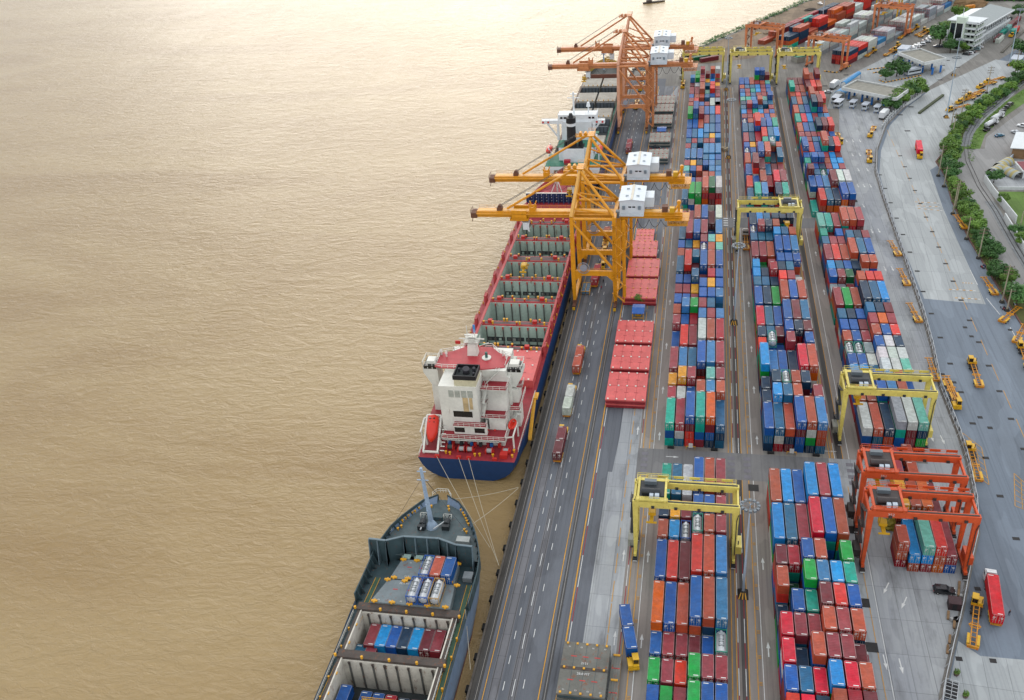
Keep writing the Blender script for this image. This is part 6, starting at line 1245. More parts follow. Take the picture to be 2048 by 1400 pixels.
# cars
CARP = NT('car_paint'); oi = CARP.N('ShaderNodeObjectInfo'); CARP.L(oi.outputs['Color'], CARP.b.inputs['Base Color']); CARP.b.inputs['Roughness'].default_value = .25; CARP.b.inputs['Coat Weight'].default_value = .5; CARP = CARP.m
def make_car(kind='suv'):
    t = link('car', None); L, W, H = (4.6, 1.85, 1.72) if kind == 'suv' else (4.5, 1.76, 1.46)
    prof = {'suv': [(-2.3, .55), (-2.28, 1.0), (-2.1, 1.1), (-1.85, 1.68), (.35, 1.72), (1.05, 1.12), (2.1, 1.0), (2.3, .8), (2.28, .45), (-2.2, .4)], 'sedan': [(-2.25, .5), (-2.2, .95), (-1.5, 1.0), (-.95, 1.42), (.35, 1.45), (1.1, .98), (2.05, .86), (2.25, .68), (2.22, .4), (-2.15, .38)], 'pickup': [(-2.5, .6), (-2.5, 1.05), (-.75, 1.05), (-.65, 1.66), (.5, 1.7), (1.15, 1.12), (2.3, 1.02), (2.5, .8), (2.45, .45), (-2.45, .45)]}[kind]
    m = MB(); up = lambda y, z, s: (s*W/2*(1-.16*max(0, (z-.95)/.75)), y, z)
    m.loft([[up(y, z, -1) for y, z in prof], [up(y, z, 1) for y, z in prof]]); m.build('body', CARP, t)
    P = dict(suv=(-1.75, -2.0, .3, .98), sedan=(-.95, -1.4, .3, 1.02), pickup=(-.62, -.7, .45, 1.08))[kind]; zt, zb_ = H-.1, 1.08 if kind != 'sedan' else 1.0
    g_ = MB()
    for s in (-1, 1): x0, x1 = s*(W/2*.995-.02), s*(W/2*.86+.015); g_.hexa([(x0, P[1]+.15, zb_), (x0+s*.02, P[1]+.15, zb_), (x0+s*.02, P[3]-.08, zb_), (x0, P[3]-.08, zb_), (x1, P[0]+.1, zt), (x1+s*.02, P[0]+.1, zt), (x1+s*.02, P[2], zt), (x1, P[2], zt)])
    g_.build('side_window', DGLASS, t); g_ = MB(); g_.hexa([(-W*.44, P[3]-.02, zb_+.02), (W*.44, P[3]-.02, zb_+.02), (W*.44, P[3]+.04, zb_+.02), (-W*.44, P[3]+.04, zb_+.02), (-W*.4, P[2]+.05, H-.06), (W*.4, P[2]+.05, H-.06), (W*.4, P[2]+.12, H-.06), (-W*.4, P[2]+.12, H-.06)]); g_.build('windscreen', DGLASS, t)
    if kind != 'pickup': g_ = MB(); g_.hexa([(-W*.42, P[1]-.1, zb_+.05), (W*.42, P[1]-.1, zb_+.05), (W*.42, P[1]-.04, zb_+.05), (-W*.42, P[1]-.04, zb_+.05), (-W*.38, P[0]-.12, H-.1), (W*.38, P[0]-.12, H-.1), (W*.38, P[0]-.06, H-.1), (-W*.38, P[0]-.06, H-.1)]); g_.build('rear_window', DGLASS, t)
    for x in (-W/2+.1, W/2-.1):
        for y in (-1.4, 1.4): wheel(t, x, y, .34, .22)
    for s in (-1, 1):
        k = (2.26 if kind == 'suv' else 2.2 if kind == 'sedan' else 2.44); MB().box(s*.7-.2, k-.1, .72, s*.7+.2, k+.06, .9).build('headlight', W_MARK, t); MB().box(s*.78-.12, -k-.06, .82, s*.78+.12, -k+.1, 1.0).build('tail_light', BRT_RED, t)
    return t
CAR_T = {k: make_car(k) for k in ('suv', 'sedan', 'pickup')}; CAR_USED = set()
def car(kind, u, v, ang, col, label, group='parked cars'):
    p = g(u, v); src = CAR_T[kind]; c = src if kind not in CAR_USED else dup(src); CAR_USED.add(kind); c.location = (p.x, p.y, .07); c.rotation_euler = (0, 0, R(ang))
    for o in [c]+list(c.children): o.color = rgba(hx(col))
    tag(c, label, 'car', group); return c
car('suv', 1887, 1185, -92, '15161b', 'black car parked beside the fence below the red gantry crane', 'cars in the container yard')
car('sedan', 1937, 405, 165, 'd5d8da', 'white saloon driving on the side road beyond the trees', 'cars on the side road')
car('pickup', 1310, 298, -80, '2b2f38', 'dark pickup parked between grey hatch covers on the quay', 'cars in the container yard')
Z6 = lambda x, y: (1840+x/9.846, y/9.846); Z8 = lambda x, y: (1850+x/5.187, 150+y/5.187); Z5_ = lambda x, y: (1560+x/6.827, y/6.827); Z7 = lambda x, y: (1640+x/7.877, 90+y/7.877)
for i, (q, k, c_, a_) in enumerate(((Z6(30, 890), 'suv', 'ced2d4', 75), (Z6(105, 820), 'sedan', '5b2a30', 75), (Z6(180, 785), 'sedan', 'd5d8da', 75), (Z6(225, 745), 'suv', 'd5d8da', 75), (Z6(262, 712), 'sedan', 'd8b81f', 75), (Z5_(1815, 675), 'sedan', 'c9ced2', 75), (Z5_(1850, 650), 'suv', 'd9dbdc', 75), (Z5_(1930, 612), 'suv', '4a5a78', 75), (Z5_(1880, 630), 'pickup', 'd0d3d4', 75), (Z5_(2010, 580), 'sedan', 'b9bec2', 75))):
    car(k, q[0], q[1], a_, c_, f'car parked in the row by the office tree, {ORD[i]} from the first', 'cars parked by the office')
for i, (q, k, c_, a_) in enumerate(((Z6(905, 1085), 'sedan', '1b1d22', 60), (Z6(965, 1070), 'suv', 'cdd0d3', 60), (Z6(1020, 1040), 'sedan', '2a2d34', 60), (Z6(1110, 985), 'suv', '7f9a9e', 60), (Z6(1165, 945), 'sedan', 'd5d8da', 60), (Z6(1215, 735), 'suv', '33363c', 20), (Z6(1345, 640), 'sedan', 'b9c0c6', 60), (Z6(1385, 612), 'sedan', '6f8f95', 60), (Z6(1480, 555), 'suv', 'c9cdd0', 60), (Z6(1560, 515), 'suv', 'd5d8da', 60), (Z6(1640, 415), 'sedan', '8a93a8', 60), (Z6(1740, 385), 'suv', '22262a', 60), (Z6(330, 930), 'suv', '2a3550', 90), (Z6(410, 935), 'suv', '1f2836', 90))):
    car(k, q[0], q[1], a_, c_, f'car parked along the office front and hall side, {ORD[i]} from the corner', 'cars parked along the hall')
for q, k, c_, a_, lab in ((Z8(640, 580), 'pickup', '16181c', -40, 'black pickup behind the two tanker lorries'), (Z8(770, 640), 'sedan', '24647f', -65, 'blue saloon crossing the right hand car park'), (Z8(882, 315), 'suv', '3a3338', -40, 'dark car at the far end of the kerbside row'), (Z8(842, 352), 'pickup', '1f2226', -40, 'dark pickup ahead of the tanker lorries'), (Z8(803, 388), 'suv', '2b2f33', -40, 'dark car directly ahead of the tanker lorries'), (Z8(940, 610), 'pickup', 'b9bdc1', 35, 'silver pickup parked by the right hand wall'), (Z8(1005, 540), 'suv', 'd8dadb', 60, 'white van parked at the right edge'), (Z7(125, 755), 'sedan', 'c6cacd', 80, 'white car parked by the white box office'), (Z7(60, 830), 'sedan', '555a60', 0, 'grey car parked beside right container block'), (Z7(1510, 45), 'sedan', 'd0d3d5', 70, 'white car behind the far toll canopy')): car(k, q[0], q[1], a_, c_, lab, 'cars in the side lots')
p = g(1637, 6); car('pickup', 1640, 9, 20, 'd8dadb', 'white pickup parked on the earth bank by the river', 'cars on the bank')
# tanker lorries
for (x, y), lab in (((700, 520), 'nearer tanker lorry with steel barrel in side car park'), ((762, 455), 'farther tanker lorry with white barrel in side car park')):
    u, v = Z8(x, y); p = g(u, v); t = thing('tanker_lorry', lab, 'tanker lorry', (p.x, p.y, .07), R(-38), 'tanker lorries'); tractor_parts(t, T_WHT, True)
    rings = [[(rr*math.cos(2*math.pi*i/16), yy, 2.0+rr*math.sin(2*math.pi*i/16)) for i in range(16)] for yy, rr in ((1.0, .6), (.8, 1.1), (-7.2, 1.1), (-7.4, .6))]
    MB().loft(rings).build('barrel', M_TANK, t, smooth=True); MB().box(-.9, -7.3, .6, .9, .8, 1.0).build('frame', BLK, t)
    for yy in (-6.4, -5.2): 
        for xx in (-.95, .95): wheel(t, xx, yy)
# box lorries at the gate
for (x, y), hd, lab, cm in (((995, 1150), 12, 'white box trailer parked by the white fence at the toll gate', 'w'), ((215, 680), 0, 'white box lorry beside the near toll gate', 'w')):
    u, v = Z7(x, y); p = g(u, v); t = thing('box_lorry', lab, 'lorry', (p.x, p.y, .07), R(-25), 'box lorries at the gate'); MB().box(-1.25, -4, 1.1, 1.25, 3.4, 3.9).build('cargo_box', T_WHT, t); MB().box(-.8, -3.9, .6, .8, 3.4, 1.1).build('frame', BLK, t)
    MB().box(-1.2, 3.6, .7, 1.2, 5.4, 2.9).build('cab', T_WHT, t); MB().box(-1.1, 5.38, 1.7, 1.1, 5.44, 2.7).build('windscreen', DGLASS, t)
    for yy in (-2.8, -1.6, 4.4):
        for xx in (-1, 1): wheel(t, xx, yy)
# small orange dumper lorry by the sand
p = g(*Z6(970, 190)); t = thing('dump_lorry', 'orange dump lorry parked by the sand heap behind the hall', 'lorry', (p.x, p.y, .07), R(-60)); m = MB(); m.hexa([(-1.2, -3, 1.2), (1.2, -3, 1.2), (1.2, 1.4, 1.2), (-1.2, 1.4, 1.2), (-1.4, -3.3, 2.9), (1.4, -3.3, 2.9), (1.4, 1.6, 2.9), (-1.4, 1.6, 2.9)]); m.build('tipper_body', paint('lorry_orange', 'd8851a', .5, .3), t); MB().box(-1.2, 1.8, .7, 1.2, 3.6, 2.8).build('cab', MATS['lorry_orange'], t); MB().box(-.9, -3, .6, .9, 3.4, 1.1).build('frame', BLK, t)
for yy in (-2, -.8, 2.6):
    for xx in (-1, 1): wheel(t, xx, yy)
# trucks on the road behind the hall
p = g(*Z6(1935, 640)); a = rig('rig', 'truck with teal and red containers on the far right road', (p.x-6, p.y-9), R(152), GT); on_rig('T', (20,), a, 'teal container on the truck on the far right road'); 
c = Vector((0, .7-6.4-3.0, 0)); c.rotate(a.rotation_euler); make_container(shade('r', vr), 20, a.location.x+c.x, a.location.y+c.y, 1.36, a.rotation_euler.z, 'red container behind the teal one on the far right truck', 'containers on trucks')
for i, ((x, y), k, lab) in enumerate((((1530, 790), 'm', 'maroon container beside cream one at near end of hall lot row'), ((1560, 815), 'w', 'cream container at near end of the row by the hall lot'), ((1640, 670), 'T', 'teal container in the row along the hall lot fence'), ((1720, 600), 'a', 'pale aqua container in the row along the hall lot fence'), ((1800, 520), 'm', 'dark maroon container at far end of the hall lot row'), ((1900, 440), 'm', 'maroon container farthest along the hall lot fence'))):
    p = g(*Z6(x, y)); make_container(shade(k, vr), 40, p.x, p.y, .08, R(-26), lab, 'containers along the hall lot')
# people
SKIN = paint('skin', 'a9714f', .6, .1); 
def person(x, y, top, trs, label, ang=0, z=.07):
    cloth, pants = paint('cloth_'+top, top, .8, .2), paint('cloth_'+trs, trs, .8, .2); V = [(0, 0, .95), (0, .01, 1.15), (0, .01, 1.42), (0, .02, 1.52), (.1, 0, .9), (.13, .02, .5), (.13, -.02, .08), (.13, .12, .04), (-.1, 0, .9), (-.14, .1, .5), (-.16, .06, .08), (-.16, .2, .04), (.2, 0, 1.42), (.27, .02, 1.15), (.26, .14, .92), (-.2, 0, 1.42), (-.28, -.03, 1.15), (-.26, .06, .9)]
    E_ = [(0, 1), (1, 2), (2, 3), (0, 4), (4, 5), (5, 6), (6, 7), (0, 8), (8, 9), (9, 10), (10, 11), (2, 12), (12, 13), (13, 14), (2, 15), (15, 16), (16, 17)]; rad = [.15, .14, .16, .07, .1, .075, .05, .045, .1, .075, .05, .045, .07, .05, .04, .07, .05, .04]
    me = bpy.data.meshes.new('person'); me.from_pydata(V, E_, []); me.materials.append(cloth); me.materials.append(pants); me.materials.append(SKIN); o = link('person', me, None, (x, y, z), ang); sk = o.modifiers.new('skin', 'SKIN'); sv = me.skin_vertices[0].data
    for i, r_ in enumerate(rad): sv[i].radius = (r_, r_*.8); 
    sv[0].use_root = True; o.modifiers.new('sub', 'SUBSURF').levels = 1; o.modifiers['sub'].render_levels = 1
    dg = bpy.context.evaluated_depsgraph_get(); ev = bpy.data.meshes.new_from_object(o.evaluated_get(dg)); o.modifiers.clear(); o.data = ev; ev.name = 'person'
    ev.materials.clear(); [ev.materials.append(mm_) for mm_ in (cloth, pants, SKIN)]
    for pl in ev.polygons: c = pl.center; pl.material_index = 2 if (c.z < .98 and abs(c.x) > .22) else 1 if c.z < .98 else 0
    n0 = len(ev.vertices); hd = MB(); rings = [[(.085*s*math.cos(2*math.pi*i/10), .02+.1*s*math.sin(2*math.pi*i/10), zz) for i in range(10)] for zz, s in ((1.52, .5), (1.58, .9), (1.66, 1.05), (1.74, .9), (1.79, .4))]; hd.loft(rings); hd.box(-.015, .11, 1.62, .015, .145, 1.66); hd.build('head', SKIN, o, smooth=True)
    hr = MB(); hr.loft([[(.095*s*math.cos(2*math.pi*i/10), .0+.105*s*math.sin(2*math.pi*i/10), zz) for i in range(10)] for zz, s in ((1.69, 1.02), (1.76, .95), (1.82, .4))]); hr.build('hair', BLK, o); tag(o, label, 'person', 'people on foot'); return o
p = g(2017, 1232); person(p.x, p.y, '2b2a33', '27405a', 'person in dark shirt walking beside the bright red container', R(200))
for (u, v), c1_, c2_, lab in (((1207, 567), '24242c', '20242c', 'person in dark clothes beside the red container truck'), ((1203, 580), 'a3213b', '2b2f3a', 'person in red top behind the red container truck')): p = g(u, v); person(p.x, p.y, c1_, c2_, lab, R(40))
p = g(*Z8(865, 600)); 
# motorcycles
def moto(u, v, a_, col, lab):
    p = g(u, v); t = thing('motorcycle', lab, 'motorcycle', (p.x, p.y, .07), R(a_), 'parked motorcycles'); 
    for yy in (-.62, .62): MB().cyl((-.05, yy, .3), (.05, yy, .3), .3, n=12).build('wheel', WHEELM, t)
    m = MB(); m.beam((0, -.6, .35), (0, .1, .55), .22); m.beam((0, .1, .5), (0, .5, .9), .16); m.box(-.13, -.6, .62, .13, .1, .78); m.build('body', paint('moto_'+col, col, .4, .2), t); m = MB(); m.beam((-.32, .48, 1.0), (.32, .48, 1.0), .06); m.beam((0, .5, .9), (0, .62, .35), .07); m.build('handlebar', GREYROPE, t)
for i, (u, v, a_, c_) in enumerate(((1963, 536, 20, '99222c'), (1965, 537, 30, '8b8f9a'), (1968, 534, 25, '26335e'), (2003, 618, 10, '8f949e'), (2006, 620, 20, '7a2630'), (2009, 618, 15, '2d2f38'), (2029, 612, 15, '9aa0aa'), (1930, 243, 0, 'a02430'))): moto(u, v, a_, c_, ['red motorcycle by the kerb below trees', 'grey motorcycle by the kerb below trees', 'blue motorcycle by the kerb below trees', 'grey motorcycle at foot of the sign pole', 'dark red motorcycle at foot of the sign pole', 'black motorcycle at foot of the sign pole', 'pale motorcycle under the round tree', 'red motorcycle at the near end of hedge'][i])
# ================================================================ BUILDINGS, GATES, MASTS, TREES
# hatch covers laid on the quay
def quay_cover(x0, x1, y0, y1, mat, base, dark, label, grp, tiers=1, lab=None):
    t = thing('hatch_cover', label, 'hatch cover', ((x0+x1)/2, (y0+y1)/2, .06), 0, grp); w_, l_ = (x1-x0)/2, (y1-y0)/2
    for k in range(tiers):
        z = .15+k*1.55; m = MB(); m.box(-w_+.15, -l_+.15, z, w_-.15, l_-.15, z+.9); m.build('skirt', dark, t)
        m = MB(); m.box(-w_, -l_, z+.9, w_, l_, z+1.35); m.build('plate', mat, t)
    z = .15+(tiers-1)*1.55+1.35; m = MB(); n = 4
    for i in range(n+1):
        for y in (-l_+.4, 0, l_-.4): x = -w_+.8+(2*w_-1.6)*i/n; m.box(x-.22, y-.22, z, x+.22, y+.22, z+.22)
    m.build('lashing_socket', base, t); m = MB()
    for sx in (-.5, 0, .5):
        for sy in (-.45, .45): m.box(sx*w_-.6, sy*l_-.1, z, sx*w_+.6, sy*l_+.1, z+.03)
    m.build('lashing_mark', D_RED if mat is COV_RED else BRT_RED, t)
    m = MB()
    for i in range(1, 4): m.box(-w_+2*w_*i/4-.04, -l_, z, -w_+2*w_*i/4+.04, l_, z+.015)
    m.box(-w_, -.05, z, w_, .05, z+.015); m.build('seam', dark, t)
    for x in (-w_+.6, w_-.6):
        for y in (-l_+.6, l_-.6): m = MB(); m.box(x-.3, y-.3, 0, x+.3, y+.3, .15); m.build('support_block', BLK, t)
    return t
RC = [(-25, -13.2, 225.2, 240.0, 'nearest of the coral red hatch covers on the quay'), (-25, -13.2, 242.0, 255.8, 'second nearest coral red hatch cover on the quay'), (-25, -13.2, 257.8, 271.5, 'coral red hatch cover just before the blue roofed shelter'), (-25, -13.3, 286.9, 301.4, 'coral red hatch cover just behind the blue roofed shelter'), (-24.9, -13.4, 303.4, 317.6, 'coral red hatch cover second behind the blue roofed shelter'), (-24.9, -14.9, 319.6, 333, 'coral red hatch cover third behind the blue roofed shelter'), (-24, -16.9, 335, 347, 'smallest coral red hatch cover, farthest of the red row')]
for i, (a, b, c, d, s) in enumerate(RC): quay_cover(a, b, c, d, COV_RED, S_WHT if i < 3 else S_YEL, D_RED, s, 'coral red hatch covers on the quay', 2 if i < 6 else 1)
COVP2 = paint('cover_pale_grey', '9a968c', .65, .4, .4, .15, sc=.25); COVD = paint('cover_slate', '3c4b4f', .6, .3)
for a, b, c, d, s in ((-24.9, -14.6, 444, 457, 'pale grey hatch cover just before the far blue shelter'), (-24.9, -14.8, 471.5, 484.4, 'pale grey hatch cover just behind the far blue shelter'), (-24.8, -14.6, 490.4, 502.6, 'pale grey hatch cover second behind the far blue shelter'), (-24.6, -14.5, 504, 517, 'pale grey hatch cover farthest along the quay'), (-24, -14.7, 421.5, 433.8, 'pale grey hatch cover beside the white machinery house')):
    quay_cover(a, b, c, d, COVP2, BRT_RED, COVD, s, 'pale grey hatch covers on the quay', 2)
COV_Q = paint('cover_weathered', '6d6c65', .7, .45, .4, .25, sc=.25); t = quay_cover(-24.9, -15.0, 121.6, 135.0, COV_Q, S_YEL, COVD, 'grey hatch cover lettered 2151 and 28.8 MT at the bottom edge', 'grey hatch covers at the bottom', 2)
text_flat('2151', .8, W_MARK, (0, 1.3, 3.1), t); text_flat('28.8 MT', .8, W_MARK, (0, -1.4, 3.1), t); m = MB(); m.box(-4.9, -.5, 3.06, 4.9, .3, 3.08); m.build('rust_band', RUSTB, t)
for i, s in enumerate(('01', '03', '05', '07')): text_flat(s, .5, W_MARK, (-3.6+i*2.5, 5.4, 3.1), t); text_flat(s, .5, W_MARK, (-3.6+i*2.5, -5.6, 3.1), t)
t = quay_cover(-16.4, -12.7, 120.6, 134.2, COV_Q, S_YEL, COVD, 'narrow grey hatch cover partly beneath the lettered one', 'grey hatch covers at the bottom', 1); t.location.x = -13.8+.2; t.scale = (.55, 1, 1)
# blue roofed shelters with a tree
B_ROOF = paint('roof_blue', '1a5cab', .5, .25); W_WALL = paint('wall_white', 'cdd0cf', .6, .2); POST_B = paint('post_blue', '1a6fc0', .5, .25)
def shelter(x, y, w_, d, label):
    t = thing('shelter', label, 'shelter', (x, y, .06), 0, 'blue roofed shelters on the quay')
    for sx in (-1, 1):
        for sy in (-1, 1): MB().box(sx*(w_/2-.3)-.1, sy*(d/2-.3)-.1, 0, sx*(w_/2-.3)+.1, sy*(d/2-.3)+.1, 2.7).build('post', S_YEL, t)
    m = MB(); m.loft([[(s*w_/2, -d/2, 2.6), (s*w_/2, 0, 3.2), (s*w_/2, d/2, 2.6), (s*w_/2, d/2, 2.45), (s*w_/2, 0, 3.05), (s*w_/2, -d/2, 2.45)] for s in (-1, 1)]); m.build('roof', B_ROOF, t)
    m = MB(); m.box(-w_/2+.5, -d/2+.6, .4, w_/2-.5, -d/2+1.0, .5); m.box(-w_/2+.5, d/2-1, .4, w_/2-.5, d/2-.6, .5); m.build('bench', S_YEL, t)
    m = MB(); m.box(-1, -.6, 0, .9, .7, 1.3); m.build('counter', T_YEL, t); return t
shelter(-18.9, 280.2, 4.2, 6.6, 'blue roofed shelter between the red hatch covers on the quay'); shelter(-19.6, 463.5, 4.6, 7, 'blue roofed shelter between the far pale hatch covers')
# bin rack, spoil pieces on quay
p = g(1171, 588); t = thing('lashing_bin_rack', 'yellow rack of blue grey lashing bins under nearest quay crane', 'bin rack', (p.x, p.y+2.6, .06)); m = MB()
for sx in (-1.5, 1.5):
    for sy in (-3.4, 3.4): m.beam((sx, sy, 0), (sx, sy, 1.5), .16)
for sx in (-1.5, 0, 1.5): m.beam((sx, -3.4, 1.45), (sx, 3.4, 1.45), .14); m.beam((sx, -3.4, .2), (sx, 3.4, .2), .14)
for sy in (-3.4, 3.4): m.beam((-1.5, sy, 1.45), (1.5, sy, 1.45), .14)
m.build('frame', S_YEL, t); BIN = paint('bin_slate', '5f7f98', .6, .4)
for i in range(4):
    for s in (-.75, .75): MB().box(s-.62, -3.1+i*1.6, .25, s+.62, -1.75+i*1.6, 1.3).build('bin', BIN, t)
# light masts
MASTM = paint('mast_blue_grey', 'a3b2bf', .45, .2, .5); BASE = paint('mast_base', '35322c', .8, .5); LAMPM = paint('lamp_housing', '7c848a', .5, .2, .5, metal=.3)
def mast(x, y, h, label, big=True):
    t = thing('light_mast', label, 'light mast', (x, y, .06), 0, 'tall floodlight masts'); MB().cyl((0, 0, 1.1), (0, 0, h), .32, .13, n=10).build('pole', MASTM, t)
    b = MB(); b.hexa([(-1.2, -1.6, 0), (1.2, -1.6, 0), (1.2, 1.6, 0), (-1.2, 1.6, 0), (-.5, -.6, 1.3), (.5, -.6, 1.3), (.5, .6, 1.3), (-.5, .6, 1.3)]); b.mat(1)
    for k in range(3): b.hexa([(-1.1+k*.8, -1.62, .05), (-.8+k*.8, -1.62, .05), (-.8+k*.8, -1.58, .05), (-1.1+k*.8, -1.58, .05), (-.6+k*.45, -.68, 1.2), (-.4+k*.45, -.68, 1.2), (-.4+k*.45, -.62, 1.2), (-.6+k*.45, -.62, 1.2)])
    b.build('base', [BASE, S_YEL], t)
    r_ = MB(); n = 16
    for i in range(n):
        a, c = 2*math.pi*i/n, 2*math.pi*(i+1)/n; r_.beam((1.5*math.cos(a), 1.5*math.sin(a), h-.3), (1.5*math.cos(c), 1.5*math.sin(c), h-.3), .1)
        if i % 2 == 0: r_.beam((.2*math.cos(a), .2*math.sin(a), h), (1.5*math.cos(a), 1.5*math.sin(a), h-.3), .08)
    r_.build('ring', LAMPM, t)
    if big:
        for i in range(12):
            a = 2*math.pi*i/12; x1, y1 = 1.85*math.cos(a), 1.85*math.sin(a); m = MB(); m.cb(x1, y1, h-.75, .5, .62, .5, a); m.build('floodlight', LAMPM, t)
    return t
for a in ((13.0, 155.6, 27, 'light mast nearest the camera between the first two container rows'), (13.0, 277, 29, 'light mast beside the middle yellow gantry between two container rows'), (13.0, 430, 28, 'light mast between the far left and far middle blocks'), (13.0, 536, 29, 'light mast at far end between two pale yellow gantries'), (119, 484, 30, 'light mast standing beside the hedge and tractors'), (169, 572, 31, 'light mast on the road behind the office hall')): mast(*a)
for (u, v), h, s in (((1643, 60), 24, 'light mast among the far mixed red stacks'), ((1731, 24), 24, 'light mast beside the far yellow stacking crane'), ((1907, 151), 20, 'slim light mast before the far toll canopy')): p = g(u, v); mast(p.x, p.y, h, s)
# utility poles
CONC = paint('pole_concrete', 'a49a83', .8, .35); WOODX = paint('crossarm', '6f5d4c', .8, .4)
def pole(x, y, h, arms, label):
    t = thing('utility_pole', label, 'utility pole', (x, y, .1), 0, 'concrete utility poles'); MB().beam((0, 0, 0), (0, 0, h), .42, .42, .24).build('pole', CONC, t); MB().cyl((0, 0, 0), (0, 0, .7), .9, .75, n=10).build('base', BASE, t)
    for k in range(arms): m = MB(); z = h-.8-k*1.3; m.beam((-1.5, 0, z), (1.5, 0, z), .16); [m.cyl((xx, 0, z+.08), (xx, 0, z+.42), .08, n=6) for xx in (-1.3, -.5, .5, 1.3)]; m.build('crossarm', WOODX, t)
    return t
for i, a in enumerate(((101, 407, 14, 2), (101, 395, 9, 1), (99, 367, 13, 2), (99.3, 344, 9, 1), (100, 328, 12, 2), (100.2, 295.5, 14, 3), (100.4, 290, 8, 1), (101.2, 373, 12, 1), (126, 485, 14, 3), (118.5, 470, 12, 2), (116, 455, 12, 2), (146, 522, 14, 3), (168, 556, 13, 2), (119.6, 352, 8, 0), (121.4, 333, 8, 0))): pole(*a, f'concrete pole {"with crossarms" if a[3] else "without crossarms"} by the trees, {ORD[i]} along the verge line')
# boundary fence
F_W = paint('fence_white', 'c3c6c8', .6, .35, .4, .1); F_D = paint('fence_dark', '57565a', .7, .4)
def resample(pts, d):
    out = [Vector(pts[0])]; rem = d
    for a, b in zip(pts, pts[1:]):
        a, b = Vector(a), Vector(b); L_ = (b-a).length; s = rem
        while s <= L_: out.append(a+(b-a)*s/L_); s += d
        rem = s-L_
    return out
FP = resample(FENCE, 4.6); fe = thing('boundary_fence', 'long white fence between the container yard and the grey road', 'fence'); m = MB(); dk = MB()
for a, b in zip(FP, FP[1:]):
    for z in (.5, 2.3): m.beam((a.x, a.y, z), (b.x, b.y, z), .12)
    m.beam((a.x, a.y, .5), (b.x, b.y, 2.3), .07); c = (a+b)/2; m.beam((c.x, c.y, .1), (c.x, c.y, 2.3), .09); d = (b-a).normalized(); nx, ny = -d.y*.75, d.x*.75
    m.beam((a.x, a.y, 2.2), (a.x+nx, a.y+ny, 0), .1)
    e0, e1 = a+(b-a)*.08, a+(b-a)*.46; dk.hexa([(e0.x, e0.y, .6), (e1.x, e1.y, .6), (e1.x+.02, e1.y+.03, .6), (e0.x+.02, e0.y+.03, .6), (e0.x, e0.y, 2.2), (e1.x, e1.y, 2.2), (e1.x+.02, e1.y+.03, 2.2), (e0.x+.02, e0.y+.03, 2.2)])
m.build('rails', F_W, fe); dk.build('mesh_panel', F_D, fe); m = MB()
for a, b in zip(FP, FP[1:]): m.beam((a.x, a.y, .18), (b.x, b.y, .18), .28, .36)
m.build('footing', paint('fence_footing', '8a8178', .9, .4), fe); pm = MB().box(-.1, -.1, 0, .1, .1, 2.45).mesh('post', F_W)
for a in FP[:100]: link('post', pm, fe, (a.x, a.y, 0))
# trees
def leafmat(name, c1, c2):
    t = NT(name); co = t.coord('Object'); oi = t.N('ShaderNodeObjectInfo'); n = t.noise(co, .9, 3, .6); n2 = t.noise(co, 6, 2, .5)
    col = t.mix(t.ramp(n, [(.3, 0), (.7, 1)]), hx(c1), hx(c2)); hs = t.N('ShaderNodeHueSaturation'); mr = t.N('ShaderNodeMapRange'); mr.inputs[3].default_value = .75; mr.inputs[4].default_value = 1.25; t.L(oi.outputs['Random'], mr.inputs[0]); t.L(mr.outputs[0], hs.inputs['Value']); t.L(col, hs.inputs['Color'])
    t.L(hs.outputs[0], t.b.inputs['Base Color']); t.b.inputs['Roughness'].default_value = .6; t.b.inputs['Specular IOR Level'].default_value = .25; return t.m
LEAF = leafmat('leaf_green', '41662a', '79993f'); LEAFD = leafmat('leaf_dark', '2c502b', '557c3c'); LEAFY = leafmat('leaf_hedge', '678827', 'a0b03c'); BARK = paint('bark', '4d3f33', .9, .4)
def crown_mesh(seed, lobes, n, leaf, name='crown', mat_=None):
    r_ = random.Random(seed); m = MB()
    for _ in range(n):
        L_ = r_.choice(lobes); 
        while True:
            v = Vector((r_.uniform(-1, 1), r_.uniform(-1, 1), r_.uniform(-1, 1)))
            if .35 < v.length < 1: break
        c = Vector(L_[0])+Vector((v.x*L_[1], v.y*L_[1], v.z*L_[2])); nrm = (v+Vector((r_.uniform(-.7, .7), r_.uniform(-.7, .7), r_.uniform(-.2, .9)))).normalized(); a = nrm.orthogonal().normalized(); b = nrm.cross(a); th = r_.random()*6.28; a2 = a*math.cos(th)+b*math.sin(th); b2 = nrm.cross(a2); s = leaf*r_.uniform(.6, 1.4)
        m.face([c-a2*s, c-b2*s*.55, c+a2*s, c+b2*s*.55])
    return m.mesh(name, mat_ or LEAF)
def tree_kind(seed, mat_, spread=1.0):
    r_ = random.Random(seed); lobes = [((0, 0, .7), .34*spread, .28), ((0, 0, .5), .34*spread, .22)]+[((.36*spread*math.cos(a+r_.uniform(-.4, .4)), .36*spread*math.sin(a+r_.uniform(-.4, .4)), r_.uniform(.38, .76)), r_.uniform(.18, .3), r_.uniform(.15, .23)) for a in [i*6.28/7 for i in range(7)]]
    cr = crown_mesh(seed, lobes, 1500, .058, 'crown', mat_); tm = MB(); tm.cyl((0, 0, 0), (0, 0, .5), .032, .02, n=7)
    for l in lobes[1:5]: tm.cyl((0, 0, .32), l[0], .016, .006, n=5)
    return tm.mesh('trunk', BARK), cr
TK = [tree_kind(1, LEAF), tree_kind(2, LEAFD, 1.1), tree_kind(3, LEAF, .85), tree_kind(4, LEAFD), tree_kind(5, LEAF, 1.15)]
def tree(x, y, h, k, label, group='trees along the verge'):
    t = thing('tree', label, 'tree', (x, y, 0), rng.random()*6, group); 
    for nm_, me in zip(('trunk', 'crown'), TK[k]): o = link(nm_, me, t); o.scale = (h, h, h)
    return t
